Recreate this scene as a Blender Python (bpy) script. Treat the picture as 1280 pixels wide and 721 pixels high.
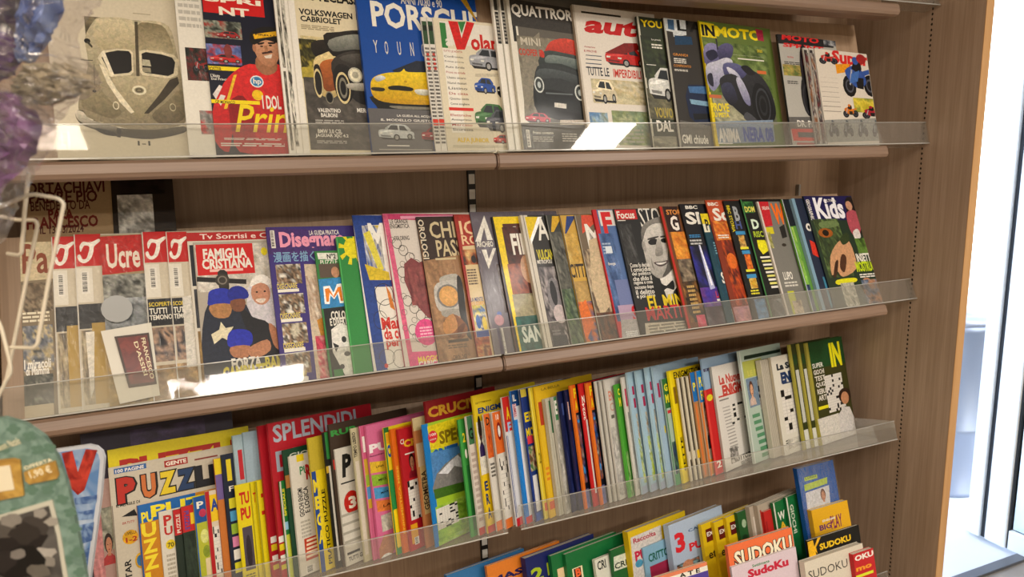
import bpy, bmesh, math, random
from mathutils import Matrix, Vector
R = math.radians
scene = bpy.context.scene
col = scene.collection
for o in list(bpy.data.objects):
    bpy.data.objects.remove(o)

# ------------------------------------------------------------------ camera
cam_data = bpy.data.cameras.new('camera')
cam = bpy.data.objects.new('camera', cam_data)
col.objects.link(cam)
scene.camera = cam
FPX, YAW, PITCH, ROLL = 868.07, R(22.303), R(-10.147), R(-1.490)
cam_data.sensor_width = 36
cam_data.lens = 36 * FPX / 1280
cam_data.clip_start = 0.02
fw = Vector((math.sin(YAW)*math.cos(PITCH), math.cos(YAW)*math.cos(PITCH), math.sin(PITCH)))
rt = Vector((math.cos(YAW), -math.sin(YAW), 0)); upv = rt.cross(fw)
r2 = rt*math.cos(ROLL) + upv*math.sin(ROLL); u2 = -rt*math.sin(ROLL) + upv*math.cos(ROLL)
cm = Matrix((r2, u2, -fw)).transposed().to_4x4(); cm.translation = (-1.5635, -1.4362, 0.0073)
cam.matrix_world = cm
cam_data.dof.use_dof = True
cam_data.dof.focus_distance = 1.35
cam_data.dof.aperture_fstop = 9

# ------------------------------------------------------------------ world and exposure
w = bpy.data.worlds.new('world'); scene.world = w; w.use_nodes = True
wn = w.node_tree.nodes; wl = w.node_tree.links
bg = wn['Background']
sky = wn.new('ShaderNodeTexSky'); sky.sky_type = 'NISHITA'; sky.sun_disc = False
sky.sun_elevation = R(48); sky.sun_rotation = R(200); sky.air_density = 1.0; sky.dust_density = 3.0
wl.new(sky.outputs[0], bg.inputs[0]); bg.inputs[1].default_value = 0.6
scene.view_settings.view_transform = 'Standard'
scene.view_settings.look = 'None'
scene.view_settings.exposure = 0.84
scene.view_settings.gamma = 1
scene.view_settings.use_curve_mapping = False

# ------------------------------------------------------------------ ceiling lamps of the shop, plus two added fill lamps
LAMPS = [(0.27, -1.9, 0.26, 0.5, 17, (1, 0.93, 0.84), 'warm ceiling lamp panel near the right end of the rack'), (-2.26, -1.85, 0.45, 0.4, 12, (1, 0.84, 0.66), 'warm ceiling lamp panel near the left end of the rack'), (-1.57, -2.5, 0.64, 0.2, 15, (1, 0.9, 0.78), 'long warm ceiling lamp in the middle of the shop'), (-0.2, -3.4, 0.9, 0.4, 26, (1, 0.95, 0.87), 'added fill lamp on the ceiling towards the shop front, right side'), (-2.6, -3.5, 0.9, 0.4, 20, (1, 0.9, 0.78), 'added fill lamp on the ceiling towards the shop front, left side')]  # last two are unseen fill lamps, added to brighten the back panels
def lamp_light(x, y, z, sx, sy, power, c):
    l = bpy.data.lights.new('ceiling_lamp_light', 'AREA'); l.shape = 'RECTANGLE'
    l.size = sx; l.size_y = sy; l.energy = power; l.color = c
    o = bpy.data.objects.new('ceiling_lamp_light', l); o.location = (x, y, z); col.objects.link(o)
    return o

# ------------------------------------------------------------------ materials
def lin(c):
    return c/12.92 if c <= .04045 else ((c+.055)/1.055)**2.4
def hexc(h):
    if len(h) == 3: h = h[0]*2+h[1]*2+h[2]*2
    return tuple(lin(int(h[i:i+2], 16)/255) for i in (0, 2, 4)) + (1,)
MATS = {}
def mat(name, c='808080', rough=.5, metal=0, spec=.5, coat=0, **k):
    if name in MATS: return MATS[name]
    m = bpy.data.materials.new(name); m.use_nodes = True; b = m.node_tree.nodes['Principled BSDF']
    b.inputs['Base Color'].default_value = hexc(c); b.inputs['Roughness'].default_value = rough
    b.inputs['Metallic'].default_value = metal; b.inputs['Specular IOR Level'].default_value = spec
    b.inputs['Coat Weight'].default_value = coat
    MATS[name] = m
    return m
def wood(name, c1, c2, axis, scale=1.0, rough=.45):
    m = mat(name, c1, rough); nt = m.node_tree; b = nt.nodes['Principled BSDF']
    tc = nt.nodes.new('ShaderNodeTexCoord'); mp = nt.nodes.new('ShaderNodeMapping')
    s = [60, 60, 60]; s[axis] = 2.2
    mp.inputs['Scale'].default_value = [v*scale for v in s]
    nt.links.new(tc.outputs['Object'], mp.inputs[0])
    n = nt.nodes.new('ShaderNodeTexNoise'); n.inputs['Scale'].default_value = 1; n.inputs['Detail'].default_value = 6; n.inputs['Distortion'].default_value = .6
    nt.links.new(mp.outputs[0], n.inputs['Vector'])
    mp2 = nt.nodes.new('ShaderNodeMapping'); s2 = [260, 260, 260]; s2[axis] = 7
    mp2.inputs['Scale'].default_value = s2; nt.links.new(tc.outputs['Object'], mp2.inputs[0])
    n2 = nt.nodes.new('ShaderNodeTexNoise'); n2.inputs['Scale'].default_value = 1; n2.inputs['Detail'].default_value = 3
    nt.links.new(mp2.outputs[0], n2.inputs['Vector'])
    mx = nt.nodes.new('ShaderNodeMath'); mx.operation = 'MULTIPLY_ADD'; mx.inputs[1].default_value = .45
    nt.links.new(n2.outputs[0], mx.inputs[0]); 
    sc = nt.nodes.new('ShaderNodeMath'); sc.operation = 'MULTIPLY'; sc.inputs[1].default_value = .6
    nt.links.new(n.outputs[0], sc.inputs[0]); nt.links.new(sc.outputs[0], mx.inputs[2])
    cr = nt.nodes.new('ShaderNodeValToRGB'); cr.color_ramp.elements[0].position = .36; cr.color_ramp.elements[1].position = .68
    cr.color_ramp.elements[0].color = hexc(c2); cr.color_ramp.elements[1].color = hexc(c1)
    nt.links.new(mx.outputs[0], cr.inputs[0]); nt.links.new(cr.outputs[0], b.inputs['Base Color'])
    bp = nt.nodes.new('ShaderNodeBump'); bp.inputs['Strength'].default_value = .15; bp.inputs['Distance'].default_value = .001
    nt.links.new(mx.outputs[0], bp.inputs['Height']); nt.links.new(bp.outputs[0], b.inputs['Normal'])
    return m
W_BACK = wood('wood_back', 'a3876c', '8a6e56', 2)
W_SHELF = wood('wood_shelf', '927866', '7b6352', 0, .7, .4)
W_BOARD = wood('wood_board', 'ac9074', '967a60', 2)
W_SIDE = wood('wood_side', 'b39a84', '99806a', 2, .8, .5)
W_EDGE = wood('wood_edge', 'c69a68', 'b48654', 2, .8, .4)
def print_mat():
    m = mat('printed_paper', 'ffffff', .45, spec=.3, coat=.08); nt = m.node_tree; b = nt.nodes['Principled BSDF']
    b.inputs['Coat Roughness'].default_value = .12
    a = nt.nodes.new('ShaderNodeVertexColor'); a.layer_name = 'Col'
    tc = nt.nodes.new('ShaderNodeTexCoord')
    n = nt.nodes.new('ShaderNodeTexNoise'); n.inputs['Scale'].default_value = 260; n.inputs['Detail'].default_value = 2
    nt.links.new(tc.outputs['Object'], n.inputs['Vector'])
    mr = nt.nodes.new('ShaderNodeMapRange'); mr.inputs[3].default_value = .86; mr.inputs[4].default_value = 1.1
    nt.links.new(n.outputs[0], mr.inputs[0])
    ga = nt.nodes.new('ShaderNodeGamma'); ga.inputs[1].default_value = 1.16; nt.links.new(a.outputs[0], ga.inputs[0])
    v = nt.nodes.new('ShaderNodeVectorMath'); v.operation = 'SCALE'
    nt.links.new(ga.outputs[0], v.inputs[0]); nt.links.new(mr.outputs[0], v.inputs['Scale'])
    nt.links.new(v.outputs[0], b.inputs['Base Color'])
    n3 = nt.nodes.new('ShaderNodeTexNoise'); n3.inputs['Scale'].default_value = 14; n3.inputs['Detail'].default_value = 1
    nt.links.new(tc.outputs['Object'], n3.inputs['Vector'])
    bp = nt.nodes.new('ShaderNodeBump'); bp.inputs['Strength'].default_value = .25; bp.inputs['Distance'].default_value = .004
    nt.links.new(n3.outputs[0], bp.inputs['Height']); nt.links.new(bp.outputs[0], b.inputs['Normal']); nt.links.new(bp.outputs[0], b.inputs['Coat Normal'])
    return m
PRINT = print_mat()
def photo_mat():
    m = PRINT.copy(); m.name = 'printed_photograph'; nt = m.node_tree
    v = [n for n in nt.nodes if n.bl_idname == 'ShaderNodeVectorMath'][0]; b = nt.nodes['Principled BSDF']
    tc = [n for n in nt.nodes if n.bl_idname == 'ShaderNodeTexCoord'][0]
    n1 = nt.nodes.new('ShaderNodeTexNoise'); n1.inputs['Scale'].default_value = 150; n1.inputs['Detail'].default_value = 5; n1.inputs['Roughness'].default_value = .75; n1.inputs['Distortion'].default_value = .8
    nt.links.new(tc.outputs['Object'], n1.inputs['Vector'])
    mr = nt.nodes.new('ShaderNodeMapRange'); mr.inputs[1].default_value = .3; mr.inputs[2].default_value = .7; mr.inputs[3].default_value = .68; mr.inputs[4].default_value = 1.26
    nt.links.new(n1.outputs[0], mr.inputs[0])
    w = nt.nodes.new('ShaderNodeVectorMath'); w.operation = 'SCALE'; nt.links.new(v.outputs[0], w.inputs[0]); nt.links.new(mr.outputs[0], w.inputs['Scale'])
    mx = nt.nodes.new('ShaderNodeMix'); mx.data_type = 'RGBA'; mx.blend_type = 'OVERLAY'; mx.inputs[0].default_value = .12
    nt.links.new(w.outputs[0], mx.inputs[6]); nt.links.new(n1.outputs['Color'], mx.inputs[7]); nt.links.new(mx.outputs[2], b.inputs['Base Color'])
    return m
PHOTO = photo_mat()
def pages_mat():
    m = mat('page_block', 'd9d2c0', .8); nt = m.node_tree; b = nt.nodes['Principled BSDF']
    tc = nt.nodes.new('ShaderNodeTexCoord'); mp = nt.nodes.new('ShaderNodeMapping'); mp.inputs['Scale'].default_value = (0, 2600, 0)
    nt.links.new(tc.outputs['Object'], mp.inputs[0])
    n = nt.nodes.new('ShaderNodeTexNoise'); n.inputs['Scale'].default_value = 1; nt.links.new(mp.outputs[0], n.inputs['Vector'])
    cr = nt.nodes.new('ShaderNodeValToRGB'); cr.color_ramp.elements[0].position = .35; cr.color_ramp.elements[1].position = .6
    cr.color_ramp.elements[0].color = hexc('8f8672'); cr.color_ramp.elements[1].color = hexc('ddd6c6')
    nt.links.new(n.outputs[0], cr.inputs[0]); nt.links.new(cr.outputs[0], b.inputs['Base Color'])
    return m
PAGES = pages_mat()
def clear_mat(name, tint, rough, bump=0, scale=60, gl=1.0, haze=0.0):
    m = bpy.data.materials.new(name); m.use_nodes = True; nt = m.node_tree; nt.nodes.clear()
    out = nt.nodes.new('ShaderNodeOutputMaterial'); mix = nt.nodes.new('ShaderNodeMixShader')
    tr = nt.nodes.new('ShaderNodeBsdfTransparent'); tr.inputs[0].default_value = hexc(tint)
    gs = nt.nodes.new('ShaderNodeBsdfGlossy'); gs.inputs['Roughness'].default_value = rough
    fr = nt.nodes.new('ShaderNodeFresnel'); fr.inputs[0].default_value = 1.5
    mu = nt.nodes.new('ShaderNodeMath'); mu.operation = 'MULTIPLY'; mu.inputs[1].default_value = gl
    nt.links.new(fr.outputs[0], mu.inputs[0]); nt.links.new(mu.outputs[0], mix.inputs[0])
    base = tr
    if haze:
        df = nt.nodes.new('ShaderNodeBsdfDiffuse'); df.inputs[0].default_value = hexc('e8e4dc')
        m2 = nt.nodes.new('ShaderNodeMixShader'); m2.inputs[0].default_value = haze
        nt.links.new(tr.outputs[0], m2.inputs[1]); nt.links.new(df.outputs[0], m2.inputs[2]); base = m2
    nt.links.new(base.outputs[0], mix.inputs[1]); nt.links.new(gs.outputs[0], mix.inputs[2]); nt.links.new(mix.outputs[0], out.inputs[0])
    if bump:
        tc = nt.nodes.new('ShaderNodeTexCoord'); mp = nt.nodes.new('ShaderNodeMapping'); mp.inputs['Rotation'].default_value = (0, R(35), 0); mp.inputs['Scale'].default_value = (1, 1, .35)
        nt.links.new(tc.outputs['Object'], mp.inputs[0])
        n = nt.nodes.new('ShaderNodeTexNoise'); n.inputs['Scale'].default_value = scale; n.inputs['Detail'].default_value = 3; n.inputs['Distortion'].default_value = 1.5
        nt.links.new(mp.outputs[0], n.inputs['Vector'])
        bp = nt.nodes.new('ShaderNodeBump'); bp.inputs['Strength'].default_value = bump; bp.inputs['Distance'].default_value = .01
        nt.links.new(n.outputs[0], bp.inputs['Height']); nt.links.new(bp.outputs[0], gs.inputs['Normal']); nt.links.new(bp.outputs[0], fr.inputs['Normal'])
    return m
ACRYL = clear_mat('clear_acrylic', 'fafaf8', .03, haze=.06, gl=.42)
ACRYL_E = clear_mat('acrylic_edge_glint', 'e8e8e0', .15, haze=.45)  # whitish mix stands in for light caught along the acrylic edges
FILM = clear_mat('clear_film', 'fdfdfc', .16, bump=.35, scale=70, gl=.28)
BAG = clear_mat('bag_film', 'f6f4f6', .14, bump=.25, scale=60, gl=.4, haze=.045)

# ------------------------------------------------------------------ mesh helpers
def link(name, verts, faces, m, parent=None, cols=None, smooth=False, loc=None):
    me = bpy.data.meshes.new(name); me.from_pydata([tuple(v) for v in verts], [], faces)
    if cols:
        a = me.color_attributes.new('Col', 'FLOAT_COLOR', 'POINT')
        a.data.foreach_set('color', [x for c in cols for x in c])
    if smooth: me.polygons.foreach_set('use_smooth', [True]*len(me.polygons))
    me.materials.append(m)
    o = bpy.data.objects.new(name, me); col.objects.link(o)
    if parent is not None: o.parent = parent
    if loc: o.location = loc
    return o
def bm_link(name, bm, m, parent=None, smooth=False):
    me = bpy.data.meshes.new(name); bm.to_mesh(me); bm.free(); me.materials.append(m)
    if smooth: me.polygons.foreach_set('use_smooth', [True]*len(me.polygons))
    o = bpy.data.objects.new(name, me); col.objects.link(o)
    if parent is not None: o.parent = parent
    return o
BOXF = [(0,1,3,2),(4,6,7,5),(0,4,5,1),(2,3,7,6),(0,2,6,4),(1,5,7,3)]
def boxv(x0,y0,z0,x1,y1,z1):
    return [(x,y,z) for x in (x0,x1) for y in (y0,y1) for z in (z0,z1)]
def box(name, a, b, m, parent=None, bev=0, M=None):
    bm = bmesh.new(); vs = [bm.verts.new(v) for v in boxv(*a, *b)]
    for f in BOXF: bm.faces.new([vs[i] for i in f])
    bmesh.ops.recalc_face_normals(bm, faces=bm.faces)
    if bev: bmesh.ops.bevel(bm, geom=bm.edges[:], offset=bev, segments=2, affect='EDGES', profile=.5)
    if M: bmesh.ops.transform(bm, matrix=M, verts=bm.verts)
    return bm_link(name, bm, m, parent)
def tube(name, pts, r, m, parent=None, n=8, closed=False):
    cu = bpy.data.curves.new(name, 'CURVE'); cu.dimensions = '3D'; cu.bevel_depth = r; cu.bevel_resolution = 2; cu.use_fill_caps = True
    sp = cu.splines.new('POLY'); sp.points.add(len(pts)-1)
    for p, q in zip(sp.points, pts): p.co = (*q, 1)
    sp.use_cyclic_u = closed
    t = bpy.data.objects.new(name, cu); me = bpy.data.meshes.new_from_object(t); me.name = name
    bpy.data.objects.remove(t)
    me.materials.clear(); me.materials.append(m); me.polygons.foreach_set('use_smooth', [True]*len(me.polygons))
    o = bpy.data.objects.new(name, me); col.objects.link(o)
    if parent is not None: o.parent = parent
    return o
def rounded(pts, rad=.006, n=4):
    out = []
    P = [Vector(p) for p in pts]
    for i, p in enumerate(P):
        if i in (0, len(P)-1): out.append(p); continue
        a = (P[i-1]-p); b = (P[i+1]-p); ra = min(rad, a.length*.45, b.length*.45)
        a = p+a.normalized()*ra; b = p+b.normalized()*ra
        for k in range(n+1):
            t = k/n; out.append(a*(1-t)**2 + p*2*t*(1-t) + b*t*t)
    return out
def tag(o, label, cat, group=None, kind=None):
    if label: o['label'] = label
    if cat: o['category'] = cat
    if group: o['group'] = group
    if kind: o['kind'] = kind
    return o
def empty(name, loc=(0,0,0), M=None):
    o = bpy.data.objects.new(name, None); o.empty_display_size = .03; col.objects.link(o)
    if M is not None: o.matrix_world = M
    else: o.location = loc
    return o
def structure(o, label=None):
    o['kind'] = 'structure'
    if label: o['label'] = label
    return o

# ------------------------------------------------------------------ flat print on covers
TXT = {}
def text_mesh(s, bold, shear):
    k = (s, bold, shear)
    if k not in TXT:
        cu = bpy.data.curves.new('t', 'FONT'); cu.body = s; cu.size = 1; cu.resolution_u = 2; cu.offset = bold*.85; cu.shear = shear; cu.fill_mode = 'FRONT'
        o = bpy.data.objects.new('t', cu); me = bpy.data.meshes.new_from_object(o); bpy.data.objects.remove(o)
        vs = [(v.co.x, v.co.y) for v in me.vertices]; fs = [tuple(p.vertices) for p in me.polygons]
        bpy.data.meshes.remove(me); bpy.data.curves.remove(cu)
        if not vs: vs = [(0,0),(1,0),(0,1)]; fs = [(0,1,2)]
        x0 = min(v[0] for v in vs); x1 = max(v[0] for v in vs); y0 = min(v[1] for v in vs); y1 = max(v[1] for v in vs)
        TXT[k] = ([((x-x0)/(x1-x0+1e-9), (y-y0)/(y1-y0+1e-9)) for x, y in vs], fs)
    return TXT[k]
def smooth_pts(P, n=3):
    out = []; L = len(P)                                    # closed Catmull-Rom curve through the points
    for i in range(L):
        a, b, c, d = P[i-1], P[i], P[(i+1)%L], P[(i+2)%L]
        for k in range(n):
            t = k/n
            out.append(tuple(.5*(2*b[z]+(c[z]-a[z])*t+(2*a[z]-5*b[z]+4*c[z]-d[z])*t*t+(3*b[z]-a[z]-3*c[z]+d[z])*t**3)*1.0 for z in (0, 1)))
    return out
class Canvas:
    last = 'r'
    def __init__(s, w, h):
        s.w, s.h, s.k, s.parts, s.join = w, h, 0, [], False
    def part(s, n):
        if s.parts and s.parts[-1][0] == n and s.join: return s.parts[-1][1]
        s.parts.append((n, [[], [], []])); s.join = True
        return s.parts[-1][1]
    def add(s, part, uv, faces, cols):
        V, F, C = s.part(part); b = len(V); s.k += 1; y = -(.0001 + s.k*.000006)
        V += [(u*s.w, y, (1-v)*s.h) for u, v in uv]
        F += [tuple(b+i for i in f) for f in faces]
        C += cols if isinstance(cols, list) else [hexc(cols)]*len(uv)
    def rect(s, part, u0, v0, u1, v1, c):
        s.add(part, [(u0,v0),(u0,v1),(u1,v1),(u1,v0)], [(0,1,2,3)], c)
    def ell(s, part, cu, cv, ru, rv, c, n=16):
        s.add(part, [(cu+ru*math.cos(i*2*math.pi/n), cv-rv*math.sin(i*2*math.pi/n)) for i in range(n)], [tuple(range(n))], c)
    def poly(s, part, pts, c):
        a = sum(pts[i][0]*pts[(i+1)%len(pts)][1]-pts[(i+1)%len(pts)][0]*pts[i][1] for i in range(len(pts)))
        if a > 0: pts = pts[::-1]
        s.add(part, pts, [tuple(range(len(pts)))], c)
    def op(s, o):
        t = o[0]
        s.join = t in 'qkeo' and s.last in 'qkeo'; s.last = t
        if t == 'r': s.rect('cover_panel', *o[1:5], o[5])
        elif t == 'q': s.poly('cover_picture', o[1], o[2])
        elif t == 'k':
            pts = smooth_pts(o[1]); a = sum(pts[i][0]*pts[(i+1)%len(pts)][1]-pts[(i+1)%len(pts)][0]*pts[i][1] for i in range(len(pts)))
            if a > 0: pts = pts[::-1]
            c1 = hexc(o[2]); c2 = hexc(o[3]) if len(o) > 3 else c1; v0 = min(p[1] for p in pts); v1 = max(p[1] for p in pts)
            s.add('cover_picture', pts, [tuple(range(len(pts)))], [tuple(c1[z]*(1-f)+c2[z]*f for z in range(4)) for f in ((p[1]-v0)/(v1-v0+1e-9) for p in pts)])
        elif t == 'e': s.ell('cover_picture', *o[1:5], o[5])
        elif t == 'o':
            u, v, ru, rv, c, th = o[1:7]; n = 20
            pts = [(u+ru*k*math.cos(i*2*math.pi/n), v-rv*k*math.sin(i*2*math.pi/n)) for k in (1, 1-th) for i in range(n)]
            s.add('cover_picture', pts, [(i, (i+1)%n, n+(i+1)%n, n+i) for i in range(n)], c)
        elif t in 'tvw':
            txt, u0, v0, u1, v1, c, bold = o[1:8]
            shear = o[8] if len(o) > 8 else 0
            uv, fs = text_mesh(txt, bold, shear)
            if t == 't': uv = [(u0+(u1-u0)*x, v1+(v0-v1)*y) for x, y in uv]
            elif t == 'v': uv = [(u0+(u1-u0)*(1-y), v1+(v0-v1)*x) for x, y in uv]
            else: uv = [(u0+(u1-u0)*y, v0+(v1-v0)*x) for x, y in uv]
            s.add('masthead' if len(o) > 9 and o[9] == 'm' else 'cover_lettering', uv, fs, c)
        elif t == 'l':
            u0, v0, u1, v1, n, c = o[1:7]; rnd = random.Random(int(v0*997))
            for i in range(n):
                a = v0+(v1-v0)*(i+.2)/n; b = v0+(v1-v0)*(i+.75)/n if n > 1 else v1
                x = u0
                while x < u1:
                    e = min(u1, x+(u1-u0)*rnd.uniform(.12, .35)) if n > 1 else u1
                    s.rect('small_print', x, a, e, b, c); x = e+(u1-u0)*.04
        elif t == 'b':
            u0, v0, u1, v1 = o[1:5]; s.rect('barcode', u0, v0, u1, v1, 'e8e4dc')
            rnd = random.Random(3); n = 14
            for i in range(n):
                a = v0+(v1-v0)*(.06+.88*i/n); s.rect('barcode', u0+(u1-u0)*.12, a, u0+(u1-u0)*.72, a+(v1-v0)*.88/n*rnd.uniform(.3,.75), '1c1a18')
        elif t == 'g':
            u0, v0, u1, v1, pal, seed, nx, ny = o[1:9]; pal = [hexc(p) for p in pal.split(',')]
            rnd = random.Random(seed*7+nx); nx *= 2; ny *= 2
            pts = []; cs = []
            base = [[rnd.random() for _ in range(nx//3+3)] for _ in range(ny//3+3)]
            for j in range(ny+1):
                for i in range(nx+1):
                    pts.append((u0+(u1-u0)*i/nx, v0+(v1-v0)*j/ny))
                    x, y = i/3, j/3; a, b_ = int(x), int(y); fx, fy = x-a, y-b_
                    q = (base[b_][a]*(1-fx)+base[b_][a+1]*fx)*(1-fy)+(base[b_+1][a]*(1-fx)+base[b_+1][a+1]*fx)*fy
                    q = min(.999, max(0, (q-.5)*1.5+.5+rnd.uniform(-.22,.22)))*(len(pal)-1)
                    k = int(q); f = q-k; k2 = min(k+1, len(pal)-1)
                    g = rnd.uniform(.82, 1.14)
                    cs.append(tuple((pal[k][z]*(1-f)+pal[k2][z]*f)*g for z in range(3))+(1,))
            s.add('cover_picture', pts, [(j*(nx+1)+i, (j+1)*(nx+1)+i, (j+1)*(nx+1)+i+1, j*(nx+1)+i+1) for j in range(ny) for i in range(nx)], cs)
        elif t == 'x':
            u0, v0, u1, v1, n, seed = o[1:7]; s.rect('crossword_grid', u0, v0, u1, v1, 'e2ded6')
            rnd = random.Random(seed); m = int(n*1.5)
            for i in range(1, n): s.rect('crossword_grid', u0+(u1-u0)*i/n, v0, u0+(u1-u0)*(i+.06)/n, v1, 'a8a4a0')
            for j in range(1, m): s.rect('crossword_grid', u0, v0+(v1-v0)*j/m, u1, v0+(v1-v0)*(j+.06)/m, 'a8a4a0')
            for j in range(m):
                for i in range(n):
                    if rnd.random() < .17: s.rect('crossword_grid', u0+(u1-u0)*i/n, v0+(v1-v0)*j/m, u0+(u1-u0)*(i+1)/n, v0+(v1-v0)*(j+1)/m, '1a1816')
        elif t == 'c':
            u0, v0, u1, v1, c, st = o[1:7]
            def p(*q): return [(u0+(u1-u0)*x, v0+(v1-v0)*y) for x, y in q]
            P = 'cover_picture'; base = hexc(c); dk = tuple(x*.35 for x in base[:3])+(1,); lt = tuple(min(1, x*1.3+.06) for x in base[:3])+(1,)
            def pl(q, cc):
                q = smooth_pts(p(*q), 3) if len(q) > 5 else p(*q); s.poly(P, q, [cc]*len(q))
            pl([(.02,.78),(.98,.86),(.94,.97),(.1,.94)], hexc('2a2724'))
            pl([(0,.45),(.08,.36),(.3,.33),(.8,.4),(1,.5),(1,.78),(.95,.88),(.1,.82),(0,.72)], base)
            pl([(.2,.36),(.34,.08),(.42,.03),(.72,.05),(.82,.12),(.9,.44)], base if st == 0 else lt)
            pl([(.26,.35),(.37,.1),(.55,.1),(.56,.38)], hexc('2c3236')); pl([(.6,.38),(.6,.11),(.74,.13),(.84,.42)], hexc('383e42'))
            pl([(.03,.47),(.3,.38),(.5,.42),(.3,.5),(.05,.54)], lt)
            pl([(.05,.68),(.34,.72),(.33,.8),(.07,.77)], dk); pl([(.02,.52),(.12,.52),(.11,.6),(.02,.6)], hexc('e8e8e0')); pl([(.3,.55),(.4,.56),(.38,.64),(.3,.63)], hexc('e8e8e0'))
            for cx, cy, r in ((.5,.82,.15),(.88,.76,.13)):
                s.ell(P, u0+(u1-u0)*cx, v0+(v1-v0)*cy, (u1-u0)*r*.6, (v1-v0)*r*1.35, '141210', 12); s.ell(P, u0+(u1-u0)*cx, v0+(v1-v0)*cy, (u1-u0)*r*.36, (v1-v0)*r*.85, 'a8a8a4', 10)
        elif t == 'm':
            u0, v0, u1, v1, c, c2 = o[1:7]
            def p(*q): return [(u0+(u1-u0)*x, v0+(v1-v0)*y) for x, y in q]
            P = 'cover_picture'
            for cx, cy in ((.2,.72),(.8,.68)):
                for rr, cc in ((1, '141216'), (.62, '5c5e68'), (.45, '1c1c24')): s.ell(P, u0+(u1-u0)*cx, v0+(v1-v0)*cy, (u1-u0)*.19*rr, (v1-v0)*.27*rr, cc, 12)
            s.poly(P, smooth_pts(p((.12,.35),(.42,.2),(.64,.35),(.7,.62),(.45,.76),(.25,.62))), c)
            s.poly(P, p((.4,.5),(.64,.5),(.6,.78),(.42,.76)), c2)
            s.poly(P, p((.6,.34),(.92,.24),(.9,.36),(.62,.46)), c)
            s.poly(P, p((.32,.28),(.44,.04),(.6,.06),(.62,.28),(.5,.4)), c2); s.ell(P, u0+(u1-u0)*.46, v0+(v1-v0)*.08, (u1-u0)*.09, (v1-v0)*.1, c, 10)
            s.poly(P, p((.2,.68),(.3,.3),(.34,.32),(.24,.7)), 'b8b8bc')
        elif t == 'f':
            u0, v0, u1, v1, sk, hr, cl = o[1:8]
            def p(*q): return [(u0+(u1-u0)*x, v0+(v1-v0)*y) for x, y in q]
            P = 'cover_picture'
            s.poly(P, p((0,1),(.05,.78),(.35,.66),(.68,.66),(.95,.78),(1,1)), cl)
            s.ell(P, u0+(u1-u0)*.5, v0+(v1-v0)*.32, (u1-u0)*.34, (v1-v0)*.32, hr)
            s.poly(P, p((.4,.5),(.62,.5),(.64,.72),(.38,.72)), sk); s.ell(P, u0+(u1-u0)*.52, v0+(v1-v0)*.38, (u1-u0)*.24, (v1-v0)*.25, sk)
            for ex in (.43, .62): s.ell(P, u0+(u1-u0)*ex, v0+(v1-v0)*.36, (u1-u0)*.035, (v1-v0)*.018, '1c1410', 8)
            s.poly(P, p((.45,.5),(.6,.5),(.57,.54),(.48,.54)), 'a04840')
    def build(s, parent):
        out = []
        for n, (V, F, C) in s.parts:
            o = link(n, V, F, PHOTO if n == 'cover_picture' else PRINT, parent, C)
            if min(v[0] for v in V) < -1e-5 or max(v[0] for v in V) > s.w+1e-5 or min(v[2] for v in V) < -1e-5 or max(v[2] for v in V) > s.h+1e-5:
                bm = bmesh.new(); bm.from_mesh(o.data)
                for co, no in (((0,0,0),(-1,0,0)), ((s.w,0,0),(1,0,0)), ((0,0,0),(0,0,-1)), ((0,0,s.h),(0,0,1))):
                    bmesh.ops.bisect_plane(bm, geom=bm.verts[:]+bm.edges[:]+bm.faces[:], plane_co=co, plane_no=no, clear_outer=True)
                bm.to_mesh(o.data); bm.free()
                if not o.data.polygons:
                    bpy.data.objects.remove(o); continue
            out.append(o)
        return out

def flat_cols(n, c): return [hexc(c)]*n
def magazine(it):
    """one magazine or book: origin at the bottom of its spine, x across the cover, z up the cover, y into the rack"""
    pub, label, cat, group, M4, wd, ht, th, base, sp, film, ops = it
    M = Matrix([M4[0:4], M4[4:8], M4[8:12], (0,0,0,1)])
    root = empty(pub, M=M); tag(root, label, cat, group)
    e = .0006 if th < .006 else .001
    # folded cover: front, spine and back, as one sheet
    t2 = .00025
    if not label.startswith('thick stack'):
        V = boxv(0,0,0,wd,t2,ht) + boxv(0,0,0,t2,th,ht) + boxv(0,th-t2,0,wd,th,ht)
        F = [tuple(i+8*k for i in f) for k in range(3) for f in BOXF]
        C = flat_cols(8, base) + flat_cols(8, sp) + flat_cols(8, base)
        link('cover', V, F, PRINT, root, C)
    # page block, slightly inset and with a softly bowed fore-edge
    a = .0004; n = 5
    V = []; F = []
    for k in range(n):
        y = a + (th-2*a)*k/(n-1); bow = .0012*math.sin(math.pi*k/(n-1))
        V += [(a, y, e), (wd-e-bow, y, e), (wd-e-bow, y, ht-e), (a, y, ht-e)]
    for k in range(n-1):
        for q in range(4): F.append((k*4+q, k*4+(q+1)%4, (k+1)*4+(q+1)%4, (k+1)*4+q))
    F += [(0,3,2,1), tuple((n-1)*4+i for i in range(4))]
    link('pages', V, F, PAGES, root)
    cv = Canvas(wd, ht)
    for o in ops: cv.op(o)
    cv.build(root)
    if film:
        m = .0025; r = random.Random(int(wd*1e4)+int(ht*1e5)); nx, nz = 10, 14; V = []; F = []
        for j in range(nz+1):
            for i in range(nx+1):
                ed = min(i, nx-i, j, nz-j)
                V.append((-m+(wd+2*m)*i/nx, -.0022-(.0012*r.random() if ed else 0), -m*.4+(ht+m+.006)*j/nz))
        F = [(j*(nx+1)+i, (j+1)*(nx+1)+i, (j+1)*(nx+1)+i+1, j*(nx+1)+i+1) for j in range(nz) for i in range(nx)]
        link('clear_wrapper', V, F, FILM, root, smooth=True)
    return root

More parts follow.
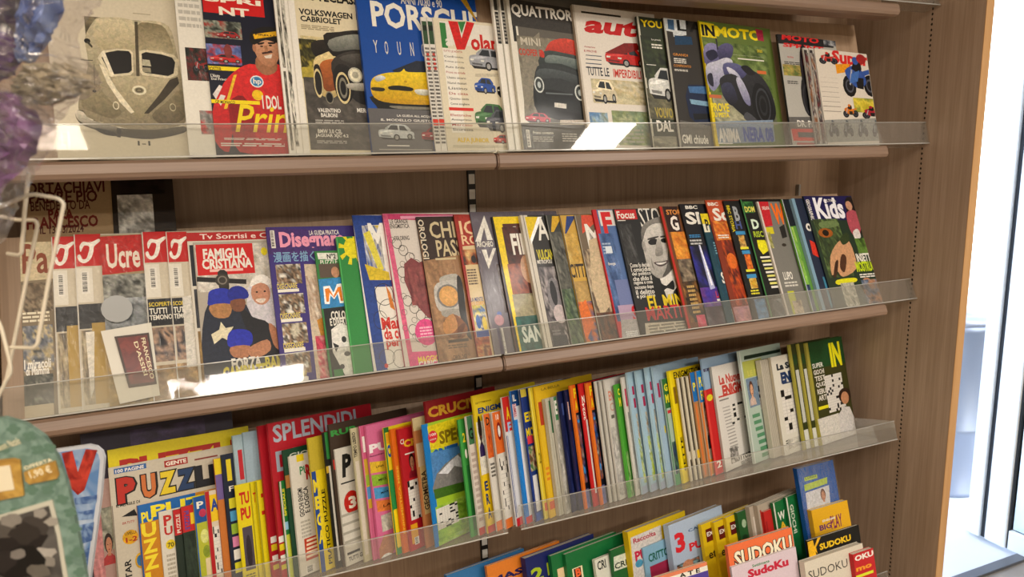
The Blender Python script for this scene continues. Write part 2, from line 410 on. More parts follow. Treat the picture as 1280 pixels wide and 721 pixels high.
# ------------------------------------------------------------------ the shop around the rack
FL, CE = -1.57, 1.13
PLASTER = mat('plaster', 'b9b0a2', .9)
def floor_mat():
    m = mat('floor_tile', '8f8578', .5); nt = m.node_tree; b = nt.nodes['Principled BSDF']
    tc = nt.nodes.new('ShaderNodeTexCoord'); n = nt.nodes.new('ShaderNodeTexNoise'); n.inputs['Scale'].default_value = 9; n.inputs['Detail'].default_value = 6
    nt.links.new(tc.outputs['Object'], n.inputs['Vector'])
    cr = nt.nodes.new('ShaderNodeValToRGB'); cr.color_ramp.elements[0].color = hexc('7c7266'); cr.color_ramp.elements[1].color = hexc('a1988a')
    nt.links.new(n.outputs[0], cr.inputs[0]); nt.links.new(cr.outputs[0], b.inputs['Base Color'])
    return m
structure(box('floor', (-4.2,-4.6,FL-.05), (1.45,.13,FL), floor_mat()), 'shop floor')
structure(box('ceiling', (-4.2,-4.6,CE), (1.45,.13,CE+.05), PLASTER))
structure(box('wall_back', (-4.2,.02,FL), (.03,.12,CE), PLASTER))
structure(box('wall_left', (-4.25,-4.6,FL), (-4.2,.12,CE), PLASTER))
structure(box('wall_front', (-4.2,-4.65,FL), (1.45,-4.6,CE), PLASTER))
structure(box('wall_right', (1.42,-4.6,FL), (1.47,.02,CE), PLASTER))
# entrance at the right of the rack: sill, jamb post, open leaf
WF = mat('white_frame', 'e4ebee', .35, coat=.3); GK = mat('dark_gasket', '23262a', .6)
sill = structure(box('trim_1', (.03,.10,FL), (1.24,.14,FL+.012), mat('sill_metal', '6c6d70', .4, .6), bev=.002), 'dark metal door sill strip')
door = empty('door_1', (1.235,.2,FL+.005)); structure(door, 'white framed glass entrance door, open')
def dpart(n, a, b, m, bev=.004):
    return box(n, tuple(a[i]-door.location[i] for i in range(3)), tuple(b[i]-door.location[i] for i in range(3)), m, door, bev)
dpart('jamb_post', (1.21,.292,FL+.005), (1.27,.345,CE), WF)
dpart('gasket', (1.225,.268,FL+.005), (1.26,.292,CE), GK, .001)
dpart('leaf_stile', (1.205,.185,FL+.01), (1.25,.266,CE-.06), WF)
dpart('edge_gasket', (1.215,.178,FL+.01), (1.24,.185,CE-.06), GK, .001)
dpart('bottom_rail', (1.21,-.7,FL+.01), (1.25,.178,FL+.09), WF)
dpart('glass_pane', (1.226,-.7,FL+.09), (1.234,.178,CE-.06), clear_mat('door_glass', 'eef6f6', .01))
# pavement, pale drum and facade outside
PAVE = mat('pale_pavement', 'cfd3d6', .7)
structure(box('ground', (-6,.13,FL-.06), (40,9,FL-.01), PAVE), 'pale pavement outside the door')
drum = empty('drum', (1.56,.72,FL-.01)); tag(drum, 'pale grey metal drum standing outside the door', 'bin')
def lathe(name, prof, m, parent, n=40):
    V = [(r*math.cos(2*math.pi*i/n), r*math.sin(2*math.pi*i/n), z) for r, z in prof for i in range(n)]
    F = [(k*n+i, k*n+(i+1)%n, (k+1)*n+(i+1)%n, (k+1)*n+i) for k in range(len(prof)-1) for i in range(n)]
    F += [tuple(range(n))[::-1], tuple((len(prof)-1)*n+i for i in range(n))]
    return link(name, V, F, m, parent, smooth=True)
DR = mat('drum_metal', '9aa2ae', .4, .4)
lathe('drum_body', [(.17,0),(.17,.02),(.165,.03),(.165,.3),(.17,.31),(.17,.33),(.165,.34),(.165,.78),(.172,.79),(.172,.82)], DR, drum)
lathe('drum_lid', [(.175,.82),(.175,.84),(.12,.855),(.04,.86),(.04,.88)], mat('drum_lid', 'a8acb4', .4, .3), drum)
fac = empty('building', (3,6.2,FL-.01)); tag(fac, 'white building facade across the street outside the door', 'building')
FW = mat('white_facade', 'eef2f2', .8)
box('wall', (-6,0,0), (36,.3,7), FW, fac)
box('cornice', (-6,-.12,6.6), (36,0,7), FW, fac)

# ceiling lamps, the added fill lamps included
LB = mat('lamp_body', 'd8d8d4', .4)
for x, y, sx, sy, pw, c, lab in LAMPS:
    r = empty('ceiling_lamp', (x, y, CE)); tag(r, lab, 'lamp', 'ceiling lamps of the shop')
    box('housing', (-sx/2-.03,-sy/2-.03,-.05), (sx/2+.03,sy/2+.03,0), LB, r, .004)
    dm = bpy.data.materials.get('lamp_diffuser')
    if not dm:
        dm = bpy.data.materials.new('lamp_diffuser'); dm.use_nodes = True; b = dm.node_tree.nodes['Principled BSDF']
        b.inputs['Base Color'].default_value = (.9,.85,.75,1); b.inputs['Emission Color'].default_value = (1,.86,.62,1); b.inputs['Emission Strength'].default_value = 1
    box('diffuser', (-sx/2,-sy/2,-.056), (sx/2,sy/2,-.05), dm, r)
    l = lamp_light(x, y, CE-.062, sx, sy, pw, c)
    l.parent = r; l.location = (0,0,-.062)

# ------------------------------------------------------------------ rack carcass
rack = empty('rack_carcass', (-1.0,-.02,FL)); tag(rack, 'brown wood-veneer carcass of the magazine rack, back panels and side panels', 'shelf')
def cpart(n, a, b, m, bev=0, par=None):
    L = rack.location
    return box(n, tuple(a[i]-L[i] for i in range(3)), tuple(b[i]-L[i] for i in range(3)), m, rack, bev)
JX = -1.0645
cpart('back_panel', (-1.94,0,FL), (JX-.006,.018,1.1), W_BACK)
cpart('back_panel', (JX+.006,0,FL), (0,.018,1.1), W_BACK)
cpart('side_panel', (0,-.3687,FL), (.024,.018,1.1), W_SIDE, .001)
cpart('side_panel', (-1.945,-.30,FL), (-1.921,.018,1.1), W_SIDE, .001)
o = cpart('edge_strip', (-.0005,-.3700,FL), (.0245,-.3687,1.1), W_EDGE); o['label'] = 'lighter veneer edge of the right side panel'
V = []; F = []
rnd = random.Random(5)
for k in range(190):
    z = FL+.35+k*.0118+rnd.uniform(-.0006,.0006); n = 6; b = len(V)
    for i in range(n): V.append((-.0006+1.0, -.244+.02+.0026*math.cos(2*math.pi*i/n)+rnd.uniform(-.0004,.0004), z-FL+.0034*math.sin(2*math.pi*i/n)))
    F.append(tuple(range(b, b+n)))
o = link('pin_holes', V, F, mat('hole_dark', '2a1c12', .9), rack); o['kind'] = 'stuff'
rail = empty('slotted_rail', (JX,-.003,FL)); tag(rail, 'black slotted upright rail between the two bays of the rack', 'rail')
box('channel', (-.0085,-.004,0), (.0085,.003,2.65), mat('rail_black', '191614', .5), rail)
for k in range(82):
    box('slot', (-.0065,-.0052,.01+k*.0325), (.0065,-.0041,.01+k*.0325+.021), mat('rail_slot', 'f0ece4', .5), rail)

for zz in (.262, -.105):
    cpart('shelf_bracket', (-.150,-.012,zz), (-.144,0,zz+.04), mat('bracket_metal', 'a8a49c', .4, .5), .001)
# ------------------------------------------------------------------ slanted display shelves
def frame(T):
    up = Vector((0, math.sin(T), math.cos(T))); n = Vector((0, -math.cos(T), math.sin(T)))
    return up, n
SHELF = [(0.0207, -0.2216, 0.2443, -1.9, -1.106, 0.3, 0.0413, 0.03, 'slanted wooden top shelf with a clear lip, left bay', -1.1075, 0.05, 0.0413), (0.0207, -0.2216, 0.2443, -1.103, -0.138, 0.3, 0.0413, 0.03, 'slanted wooden top shelf with a clear lip, right bay', -0.004, 0.05, 0.0413), (-0.3616, -0.2215, 0.4189, -1.9, -1.106, 0.3, 0.0432, 0.03, 'slanted wooden middle shelf with a clear lip, left bay', -1.1075, 0.05, 0.0429), (-0.3616, -0.2215, 0.4189, -1.103, -0.108, 0.3, 0.0432, 0.03, 'slanted wooden middle shelf with a clear lip, right bay', -0.004, 0.05, 0.0429), (-0.7392, -0.1237, 0.2618, -1.9, -1.0845, 0.265, 0.1, 0.012, 'slanted wooden lower shelf with a clear lip, left bay', -1.1075, 0.045, 0.1507), (-0.7392, -0.1237, 0.2618, -1.0815, -0.05, 0.265, 0.1, 0.012, 'slanted wooden lower shelf with a clear lip, right bay', -0.046, 0.045, 0.1507), (0.3479, -0.2216, 0.2443, -1.9, -1.106, 0.28, 0.0413, 0.03, 'slanted wooden uppermost shelf, left bay, its front edge above the picture', -1.1075, 0.05, 0.0413), (0.3309, -0.2216, 0.2443, -1.103, -0.132, 0.28, 0.0413, 0.03, 'slanted wooden uppermost shelf, right bay, cut by the top of the picture', -0.004, 0.05, 0.0413), (-1.1055, -0.1954, 0.2793, -1.9, -0.05, 0.1, 0.0872, 0.02, 'low rear step of the bottom shelf holding the pocket books', -0.05, 0.02, 0.0872), (-1.138, -0.3361, 0.2443, -1.9, -0.05, 0.06, 0.0446, 0.02, 'low front step of the bottom shelf holding the sudoku books', -0.05, 0.02, 0.0446)]
def shelf(z, yB, T, x0, x1, bh, depth, fas, label, lip_x1, liph, lipd, bx1=None, first=False):
    """B = front foot of the board at (yB, z); local axes x, z up the board, y into the board"""
    up, n = frame(T)
    M = Matrix(((1,0,0,x0),(0,-n.y,up.y,yB),(0,-n.z,up.z,z),(0,0,0,1)))
    r = empty('display_shelf', M=M); tag(r, label, 'shelf', 'slanted display shelves of the rack')
    L = x1-x0
    box('back_board', (0,.0005,-.0), (L,.016,bh), W_BOARD, r, .0015)
    # ledge with rounded nose
    bm = bmesh.new(); prof = [(.016,-.001),(.016,-fas*.6),(-depth+.012,-fas),(-depth+.004,-fas+.002),(-depth,-fas+.008),(-depth,-.008),(-depth+.003,-.003),(-depth+.009,-.001)]
    if fas < .015: prof = [(.016,-.001),(.016,-fas),(-depth+.002,-fas),(-depth,-fas*.5),(-depth+.002,-.001)]
    a = [bm.verts.new((0, y, zz)) for y, zz in prof]; b = [bm.verts.new((L, y, zz)) for y, zz in prof]
    k = len(prof)
    for i in range(k): bm.faces.new((a[i], a[(i+1)%k], b[(i+1)%k], b[i]))
    bm.faces.new(a[::-1]); bm.faces.new(b); bmesh.ops.recalc_face_normals(bm, faces=bm.faces)
    bmesh.ops.bevel(bm, geom=[e for e in bm.edges if abs(e.verts[0].co.x-e.verts[1].co.x) < 1e-6], offset=.0025, segments=2, affect='EDGES')
    bm_link('ledge', bm, W_SHELF, r)
    # clear acrylic tray: base plate, upright lip, pale edge strips imitating caught light
    Y = -lipd
    box('tray_base', (.002, Y, .0), (lip_x1-x0, -.004, .0018), ACRYL, r)
    box('tray_lip', (.002, Y-.0022, -.0), (lip_x1-x0, Y, liph), ACRYL, r)
    box('tray_edge_glint', (.002, Y-.0026, liph-.0005), (lip_x1-x0, Y+.0004, liph+.0008), ACRYL_E, r)
    box('tray_edge_glint', (.002, Y-.0034, -.0016), (lip_x1-x0, Y-.0022, .0008), ACRYL_E, r)
    if lip_x1 > x1: box('tray_end', (lip_x1-x0-.0018, Y, .0), (lip_x1-x0, -.03, liph), ACRYL, r)
    return r
for s in SHELF: shelf(*s)

# ------------------------------------------------------------------ magazines and books
ITEMS = [
('magazine','large cream magazine with a silver split-window coupe on its cover,leftmost on the top shelf','magazine','car and motorcycle magazines on the top shelf',[0.9954,-0.09585,0.0,-1.77595,0.093,0.96583,0.24192,-0.25,-0.02319,-0.24081,0.9703,0.03],0.215,0.3,0.012,'d9d0bb','b9ae96',0,[('g',0.224,0.276,0.711,0.832,'b0a48a,c8bfa6,8f8468,5a5240',3,12,10),('k',[(0.273,0.305),(0.315,0.278),(0.442,0.268),(0.54,0.278),(0.653,0.27),(0.748,0.293),(0.779,0.39),(0.798,0.542),(0.836,0.66),(0.81,0.788),(0.701,0.832),(0.526,0.852),(0.333,0.823),(0.167,0.778),(0.146,0.715),(0.195,0.601),(0.224,0.503),(0.217,0.39)],'cbc1a4','8d8268'),('k',[(0.283,0.304),(0.323,0.285),(0.441,0.281),(0.529,0.292),(0.513,0.43),(0.415,0.427),(0.316,0.441),(0.273,0.395)],'d8cdae','b9ad8c'),('k',[(0.548,0.299),(0.641,0.284),(0.726,0.308),(0.763,0.433),(0.666,0.422),(0.534,0.429)],'8f8467','b5a98a'),('q',[(0.283,0.484),(0.311,0.45),(0.405,0.432),(0.488,0.432),(0.501,0.447),(0.495,0.547),(0.474,0.565),(0.359,0.578),(0.331,0.571)],'ded4b8'),('q',[(0.307,0.483),(0.329,0.457),(0.409,0.44),(0.477,0.44),(0.491,0.456),(0.486,0.539),(0.465,0.553),(0.371,0.565),(0.347,0.558)],'17110d'),('q',[(0.543,0.437),(0.574,0.427),(0.685,0.433),(0.767,0.446),(0.795,0.474),(0.775,0.552),(0.721,0.571),(0.549,0.561),(0.535,0.545)],'ded4b8'),('q',[(0.556,0.449),(0.583,0.439),(0.684,0.446),(0.75,0.459),(0.768,0.484),(0.75,0.544),(0.712,0.559),(0.565,0.548),(0.552,0.536)],'1b1611'),('q',[(0.558,0.478),(0.603,0.48),(0.61,0.513),(0.554,0.511)],'c4bea6'),('q',[(0.553,0.52),(0.604,0.521),(0.606,0.546),(0.556,0.545)],'9c9680'),('q',[(0.53,0.283),(0.55,0.282),(0.527,0.62),(0.507,0.621)],'5c5340'),('q',[(0.305,0.458),(0.326,0.445),(0.375,0.569),(0.355,0.578)],'efe6cf'),('k',[(0.359,0.586),(0.498,0.568),(0.639,0.57),(0.72,0.579),(0.637,0.675),(0.546,0.761),(0.503,0.786),(0.457,0.755),(0.406,0.691)],'c2b799','9a8f70'),('q',[(0.289,0.516),(0.308,0.523),(0.382,0.642),(0.477,0.754),(0.456,0.763),(0.394,0.707),(0.327,0.612)],'e8dfc6'),('q',[(0.774,0.56),(0.72,0.579),(0.638,0.666),(0.536,0.761),(0.566,0.76),(0.677,0.682),(0.781,0.594)],'4a4232'),('k',[(0.193,0.617),(0.259,0.623),(0.337,0.701),(0.398,0.756),(0.336,0.79),(0.225,0.761),(0.163,0.73)],'a79c7e','7d7359'),('k',[(0.586,0.768),(0.685,0.698),(0.787,0.628),(0.819,0.711),(0.779,0.789),(0.651,0.816)],'9b9073','6e6450'),('o',0.368,0.724,0.019,0.021,'e8dfc6',0.25),('o',0.724,0.723,0.021,0.021,'c8bea0',0.25),('e',0.52,0.641,0.045,0.025,'e9e2c9'),('e',0.52,0.641,0.03,0.015,'8c846c'),('o',0.52,0.641,0.02,0.009,'3c3628',0.3),('e',0.23,0.402,0.019,0.013,'15130f'),('q',[(0.235,0.401),(0.26,0.428),(0.255,0.437),(0.224,0.41)],'4a4436'),('l',0.182,0.497,0.253,0.502,1,'4a4436'),('e',0.246,0.655,0.012,0.007,'15130f'),('q',[(0.256,0.518),(0.26,0.517),(0.251,0.655),(0.246,0.655)],'6a624e'),('k',[(0.122,0.763),(0.17,0.754),(0.202,0.801),(0.38,0.838),(0.607,0.842),(0.785,0.822),(0.781,0.856),(0.571,0.892),(0.375,0.879),(0.198,0.841),(0.136,0.811)],'6e654e','3a3428'),('k',[(0.123,0.759),(0.169,0.762),(0.212,0.801),(0.38,0.838),(0.382,0.862),(0.226,0.841),(0.137,0.803)],'e0d8c4','3a352c'),('q',[(0.36,0.838),(0.389,0.842),(0.379,0.887),(0.355,0.883)],'1f1c18'),('k',[(0.226,0.841),(0.329,0.855),(0.356,0.879),(0.28,0.872)],'15120e'),('t','1-1',0.48,0.902,0.558,0.926,'15130f',0.03,0,'m'),('b',0.03,0.86,0.078,0.93),('l',0.525,0.237,0.636,0.242,1,'b0a78f')]),
('magazine','white film-wrapped magazine with a small dark racing picture,behind the red racing one','magazine','car and motorcycle magazines on the top shelf',[0.9954,-0.09585,0.0,-1.60367,0.093,0.96583,0.24192,-0.25,-0.02319,-0.24081,0.9703,0.03],0.2,0.29,0.006,'ece8df','ece8df',1,[('g',0.041,0.402,0.229,0.582,'18201c,26302a,7a2020,3a403c',5,8,8),('m',0.085,0.457,0.2,0.539,'9a2a2a','333333'),('g',0.1,0.745,0.215,0.874,'7a7672,a8a4a0,c03030',4,6,6),('l',0.019,0.08,0.173,0.3,6,'c8c4bc')]),
('magazine','racing weekly with a driver in a red suit and yellow-banded cap','magazine','car and motorcycle magazines on the top shelf',[0.9954,-0.09585,0.0,-1.56524,0.093,0.96583,0.24192,-0.25004,-0.02319,-0.24081,0.9703,0.03001],0.215,0.29,0.00357,'171b33','171b33',0,[('r',0.007,0,0.433,0.203,'d01c1c'),('t','AUTO',0.021,-0.025,0.424,0.047,'f4ecdc',0.03,0,'m'),('t','SPRI',0.021,0.109,0.412,0.14,'f4ecdc',0.04,0,'m'),('t','NT',0.112,0.164,0.323,0.211,'f4ecdc',0.04,0,'m'),('g',0,0.245,0.256,0.343,'30342c,60645c,a8b0a0,a04038',7,9,6),('c',0.079,0.301,0.239,0.34,'b03434',0),('g',0,0.378,0.237,0.489,'5868a0,7c8cc0,b83c3c,4a5080',8,9,6),('c',0.02,0.429,0.233,0.48,'c83030',0),('e',0.147,0.413,0.028,0.04,'8c4440'),('r',0,0.501,0.284,0.523,'f4dc10'),('t','POSTER',0.001,0.505,0.09,0.527,'15130f',0.02),('t',"L'Aiuto",0.012,0.544,0.074,0.563,'ece8df',0.02),('t','Del Principato',0.015,0.566,0.165,0.582,'ece8df',0.02),('k',[(0,0.756),(0.073,0.621),(0.172,0.528),(0.289,0.477),(0.39,0.49),(0.485,0.467),(0.57,0.537),(0.596,0.786),(0.571,0.97),(0.16,0.973),(0.133,0.84),(0.084,0.973),(0,0.913)],'e03434','b81c20'),('q',[(0.014,0.658),(0.064,0.604),(0.085,0.612),(0.033,0.684)],'e8e0dc'),('q',[(0.042,0.693),(0.068,0.657),(0.1,0.664),(0.061,0.719)],'e8e0dc'),('k',[(0.115,0.717),(0.222,0.66),(0.283,0.793),(0.253,0.945),(0.142,0.946)],'8c1418','b41e22'),('q',[(0.169,0.546),(0.192,0.54),(0.102,0.735),(0.08,0.736)],'e8c030'),('k',[(0.352,0.428),(0.469,0.413),(0.481,0.504),(0.396,0.536),(0.333,0.493)],'a87858'),('k',[(0.329,0.339),(0.367,0.309),(0.497,0.291),(0.524,0.354),(0.501,0.439),(0.449,0.483),(0.381,0.472),(0.337,0.411)],'dcae8c','b88464'),('e',0.335,0.384,0.014,0.023,'b88464'),('k',[(0.307,0.34),(0.324,0.293),(0.396,0.261),(0.501,0.258),(0.53,0.307),(0.513,0.346),(0.422,0.333),(0.337,0.365)],'201b14'),('q',[(0.334,0.306),(0.51,0.276),(0.513,0.304),(0.342,0.333)],'e8b820'),('t','PIRELLI',0.351,0.301,0.488,0.31,'15130f',0.03),('k',[(0.362,0.355),(0.408,0.347),(0.401,0.357),(0.366,0.364)],'2c1c14'),('k',[(0.437,0.346),(0.49,0.342),(0.483,0.352),(0.442,0.355)],'2c1c14'),('q',[(0.383,0.408),(0.455,0.391),(0.465,0.404),(0.388,0.417)],'4a2a20'),('q',[(0.398,0.426),(0.458,0.413),(0.449,0.437),(0.408,0.439)],'e8dcd0'),('e',0.388,0.372,0.012,0.004,'15130f'),('e',0.452,0.363,0.012,0.005,'15130f'),('q',[(0.406,0.366),(0.429,0.364),(0.43,0.401),(0.407,0.402)],'b08060'),('e',0.328,0.575,0.048,0.034,'e8eef0'),('e',0.328,0.575,0.04,0.027,'3c88b8'),('t','hp',0.302,0.558,0.359,0.596,'ece8df',0.03),('e',0.324,0.652,0.04,0.03,'f0c820'),('r',0,0.686,0.334,0.706,'f4dc10'),('t','GP MONACO',0.027,0.689,0.16,0.707,'15130f',0.02),('t','I DOL',0.352,0.651,0.486,0.729,'ece8df',0.03),('t','Prin',0.144,0.707,0.527,0.861,'f2d818',0.01,0.3,'m'),('l',0.061,0.894,0.463,0.907,2,'e0dcd4'),('l',0.036,0.921,0.481,0.943,2,'e0dcd4')]),
('magazine','hindmost copy of the classic-car magazine with a convertible,white edge showing','magazine','car and motorcycle magazines on the top shelf',[0.9954,-0.09585,0.0,-1.45711,0.093,0.96583,0.24192,-0.25,-0.02319,-0.24081,0.9703,0.03],0.2,0.29,0.005,'ece8df','ece8df',0,[('g',0.019,0.05,0.042,0.5,'2a2620,5a5648,e0dcd0,15130f',2,4,14),('g',0.019,0.52,0.039,0.97,'c8c4b8,3a362c,8a8678',3,3,14)]),
('magazine','middle copy of the classic-car magazine with a convertible,printed edge showing','magazine','car and motorcycle magazines on the top shelf',[0.9954,-0.09585,0.0,-1.44599,0.093,0.96583,0.24192,-0.25028,-0.02319,-0.24081,0.9703,0.03007],0.2,0.29,0.0012,'ece8df','ece8df',0,[('g',0,0,0.028,0.95,'2a2620,d8d4c8,e8e4d8,35332c',5,3,26)]),
('magazine','classic-car magazine with a dark convertible on a country road,front copy','magazine','car and motorcycle magazines on the top shelf',[0.9954,-0.09585,0.0,-1.4348,0.093,0.96583,0.24192,-0.25054,-0.02319,-0.24081,0.9703,0.03014],0.2,0.29,0.0012,'e3d8bb','ece8df',0,[('t','RUOTECLASSICHE',0.05,0.039,0.786,0.097,'15130f',0.04,0,'m'),('t','VOLKSWAGEN 1',0.079,0.149,0.567,0.186,'1c1a18',0.04),('t','CABRIOLET',0.086,0.191,0.424,0.225,'1c1a18',0.04),('l',0.085,0.242,0.356,0.272,3,'a89c80'),('g',0.069,0.309,0.676,0.515,'e6d8ae,dccb9a,d8cca4,b8a66c',3,9,6),('g',0.053,0.328,0.196,0.544,'3c3c20,5c5828,24240f,c0b050',9,6,8),('q',[(0.035,0.496),(0.687,0.446),(0.671,0.544),(0.051,0.56)],'b8a848'),('g',0.059,0.55,0.645,0.969,'5c5650,4c4844,6c665e,544e48',6,9,10),('k',[(0.145,0.36),(0.215,0.328),(0.321,0.331),(0.322,0.407),(0.186,0.433)],'3a332a','1f1b17'),('k',[(0.157,0.453),(0.229,0.412),(0.351,0.396),(0.346,0.604),(0.297,0.662),(0.205,0.656),(0.151,0.583)],'ead8a4','c4ae78'),('k',[(0.259,0.297),(0.397,0.269),(0.564,0.249),(0.687,0.271),(0.727,0.376),(0.526,0.406),(0.321,0.416)],'3a3530','201c1a'),('k',[(0.302,0.323),(0.519,0.276),(0.655,0.292),(0.673,0.359),(0.491,0.369),(0.325,0.388)],'a8aaa0','686a64'),('k',[(0.207,0.469),(0.291,0.437),(0.356,0.453),(0.347,0.595),(0.236,0.627),(0.206,0.563)],'c8783c','8a4c22'),('k',[(0.302,0.455),(0.419,0.392),(0.601,0.373),(0.764,0.413),(0.778,0.589),(0.746,0.697),(0.522,0.694),(0.421,0.64),(0.323,0.577)],'4a4540','1a1715'),('k',[(0.374,0.423),(0.528,0.391),(0.693,0.407),(0.627,0.469),(0.477,0.456)],'6c6862','3a3632'),('k',[(0.305,0.521),(0.368,0.461),(0.459,0.486),(0.487,0.571),(0.444,0.667),(0.372,0.698),(0.315,0.634)],'2c2826','0f0d0c'),('o',0.38,0.603,0.061,0.095,'e0d0a0',0.16),('o',0.38,0.603,0.034,0.062,'8a8678',0.3),('e',0.494,0.522,0.062,0.046,'c8c4b4'),('e',0.494,0.522,0.049,0.037,'f0ead0'),('e',0.494,0.522,0.028,0.02,'b8b4a0'),('k',[(0.432,0.573),(0.738,0.571),(0.748,0.6),(0.59,0.615),(0.439,0.61)],'d0ccc0','8a8678'),('k',[(0.152,0.49),(0.199,0.479),(0.217,0.581),(0.191,0.666),(0.159,0.62)],'2a2420'),('o',0.177,0.582,0.036,0.085,'e0d0a0',0.18),('e',0.257,0.664,0.033,0.037,'161412'),('o',0.257,0.664,0.033,0.037,'8a8678',0.2),('t','VALENTINO',0.149,0.727,0.337,0.751,'ece8df',0.03),('t','BALBONI',0.171,0.755,0.306,0.779,'ece8df',0.03),('l',0.12,0.793,0.354,0.816,2,'b8b4ac'),('t','MERC',0.477,0.719,0.583,0.745,'ece8df',0.03),('t','BMW 3.0 CSL',0.131,0.848,0.331,0.873,'ece8df',0.03),('t','JAGUAR XJC 4.2',0.108,0.876,0.381,0.9,'ece8df',0.03),('l',0.115,0.913,0.362,0.933,2,'b8b4ac'),('r',0,0,0.05,1,'ece8df')]),
('magazine','bright blue special issue with a yellow sports car and huge white title','magazine','car and motorcycle magazines on the top shelf',[0.9954,-0.09585,0.0,-1.32355,0.093,0.96583,0.24192,-0.25222,-0.02319,-0.24081,0.9703,0.03055],0.225,0.3,0.009,'1656a8','1656a8',0,[('t','ANNI 70,80 e 90',0.355,0.058,0.7,0.117,'ece8df',0.02),('t','PORSCHE',0.106,0.108,1.022,0.263,'f0ece0',0.035,0,'m'),('t','Y',0.097,0.342,0.13,0.415,'e8e4d8',0),('t','O',0.184,0.342,0.211,0.42,'e8e4d8',0),('t','U',0.286,0.34,0.313,0.419,'e8e4d8',0),('t','N',0.39,0.338,0.417,0.418,'e8e4d8',0),('t','G',0.483,0.337,0.509,0.422,'e8e4d8',0),('q',[(0.836,0.006),(0.907,0.01),(1,0.166),(1,0.179)],'c8a030'),('q',[(0.222,0.513),(0.426,0.446),(0.668,0.443),(0.678,0.55),(0.28,0.548)],'2c3444'),('k',[(0.075,0.659),(0.7,0.666),(0.703,0.734),(0.589,0.761),(0.158,0.768),(0.065,0.724)],'2a261c','0e0c08'),('k',[(0.04,0.605),(0.078,0.557),(0.182,0.529),(0.285,0.52),(0.32,0.499),(0.35,0.517),(0.548,0.512),(0.736,0.533),(0.766,0.605),(0.725,0.685),(0.518,0.706),(0.193,0.706),(0.06,0.678)],'f6da2c','c89c08'),('k',[(0.182,0.609),(0.272,0.6),(0.374,0.611),(0.358,0.63),(0.255,0.629),(0.186,0.627)],'221e0a'),('k',[(0.077,0.562),(0.129,0.546),(0.164,0.563),(0.098,0.584)],'e4e8ea','a8b0b4'),('k',[(0.05,0.619),(0.143,0.62),(0.134,0.639),(0.053,0.637)],'3a3420'),('k',[(0.392,0.619),(0.518,0.619),(0.5,0.649),(0.408,0.647)],'f0f0e8','b8b8a8'),('e',0.321,0.575,0.013,0.007,'c8a018'),('k',[(0.174,0.665),(0.524,0.662),(0.66,0.658),(0.59,0.675),(0.26,0.681)],'d8b010'),('k',[(0.178,0.721),(0.449,0.722),(0.596,0.718),(0.513,0.735),(0.239,0.738)],'8a8678'),('r',0,0.74,0.491,1,'6d6b6c'),('t','LA GUIDA ALL ACQUISTO',0.221,0.771,0.558,0.786,'ece8df',0.02),('t','IL MODELLO GIUSTO',0.092,0.797,0.501,0.811,'ece8df',0.02),('c',0.063,0.825,0.339,0.923,'c8cccc',0),('c',0.404,0.837,0.63,0.929,'a02430',0),('l',0.119,0.949,0.295,0.956,1,'ece8df'),('l',0.053,0.972,0.474,0.978,1,'b8b4ac')]),
('magazine','small car monthly with a red V,hindmost copy of its pile','magazine','car and motorcycle magazines on the top shelf',[0.9954,-0.09585,0.0,-1.21305,0.093,0.96583,0.24192,-0.25,-0.02319,-0.24081,0.9703,0.03],0.2,0.243,0.004,'e4e0d8','e4e0d8',0,[('r',0.005,0.03,0.048,0.2,'3c5a3c'),('r',0.011,0.06,0.048,0.1,'1a2a1a'),('l',0.008,0.22,0.046,0.94,26,'6a6660'),('r',0.005,0.755,0.054,0.8,'d84020'),('l',0.016,0.26,0.038,0.4,4,'d04030')]),
('magazine','small car monthly with a red V,middle copy of its pile','magazine','car and motorcycle magazines on the top shelf',[0.9954,-0.09585,0.0,-1.20229,0.093,0.96583,0.24192,-0.25031,-0.02319,-0.24081,0.9703,0.03008],0.2,0.243,0.0012,'e4e0d8','e4e0d8',0,[('r',0.005,0.03,0.049,0.2,'3c5a3c'),('r',0.011,0.06,0.049,0.1,'1a2a1a'),('l',0.008,0.22,0.046,0.94,26,'6a6660'),('r',0.005,0.755,0.054,0.8,'d84020'),('l',0.016,0.26,0.038,0.4,4,'d04030')]),
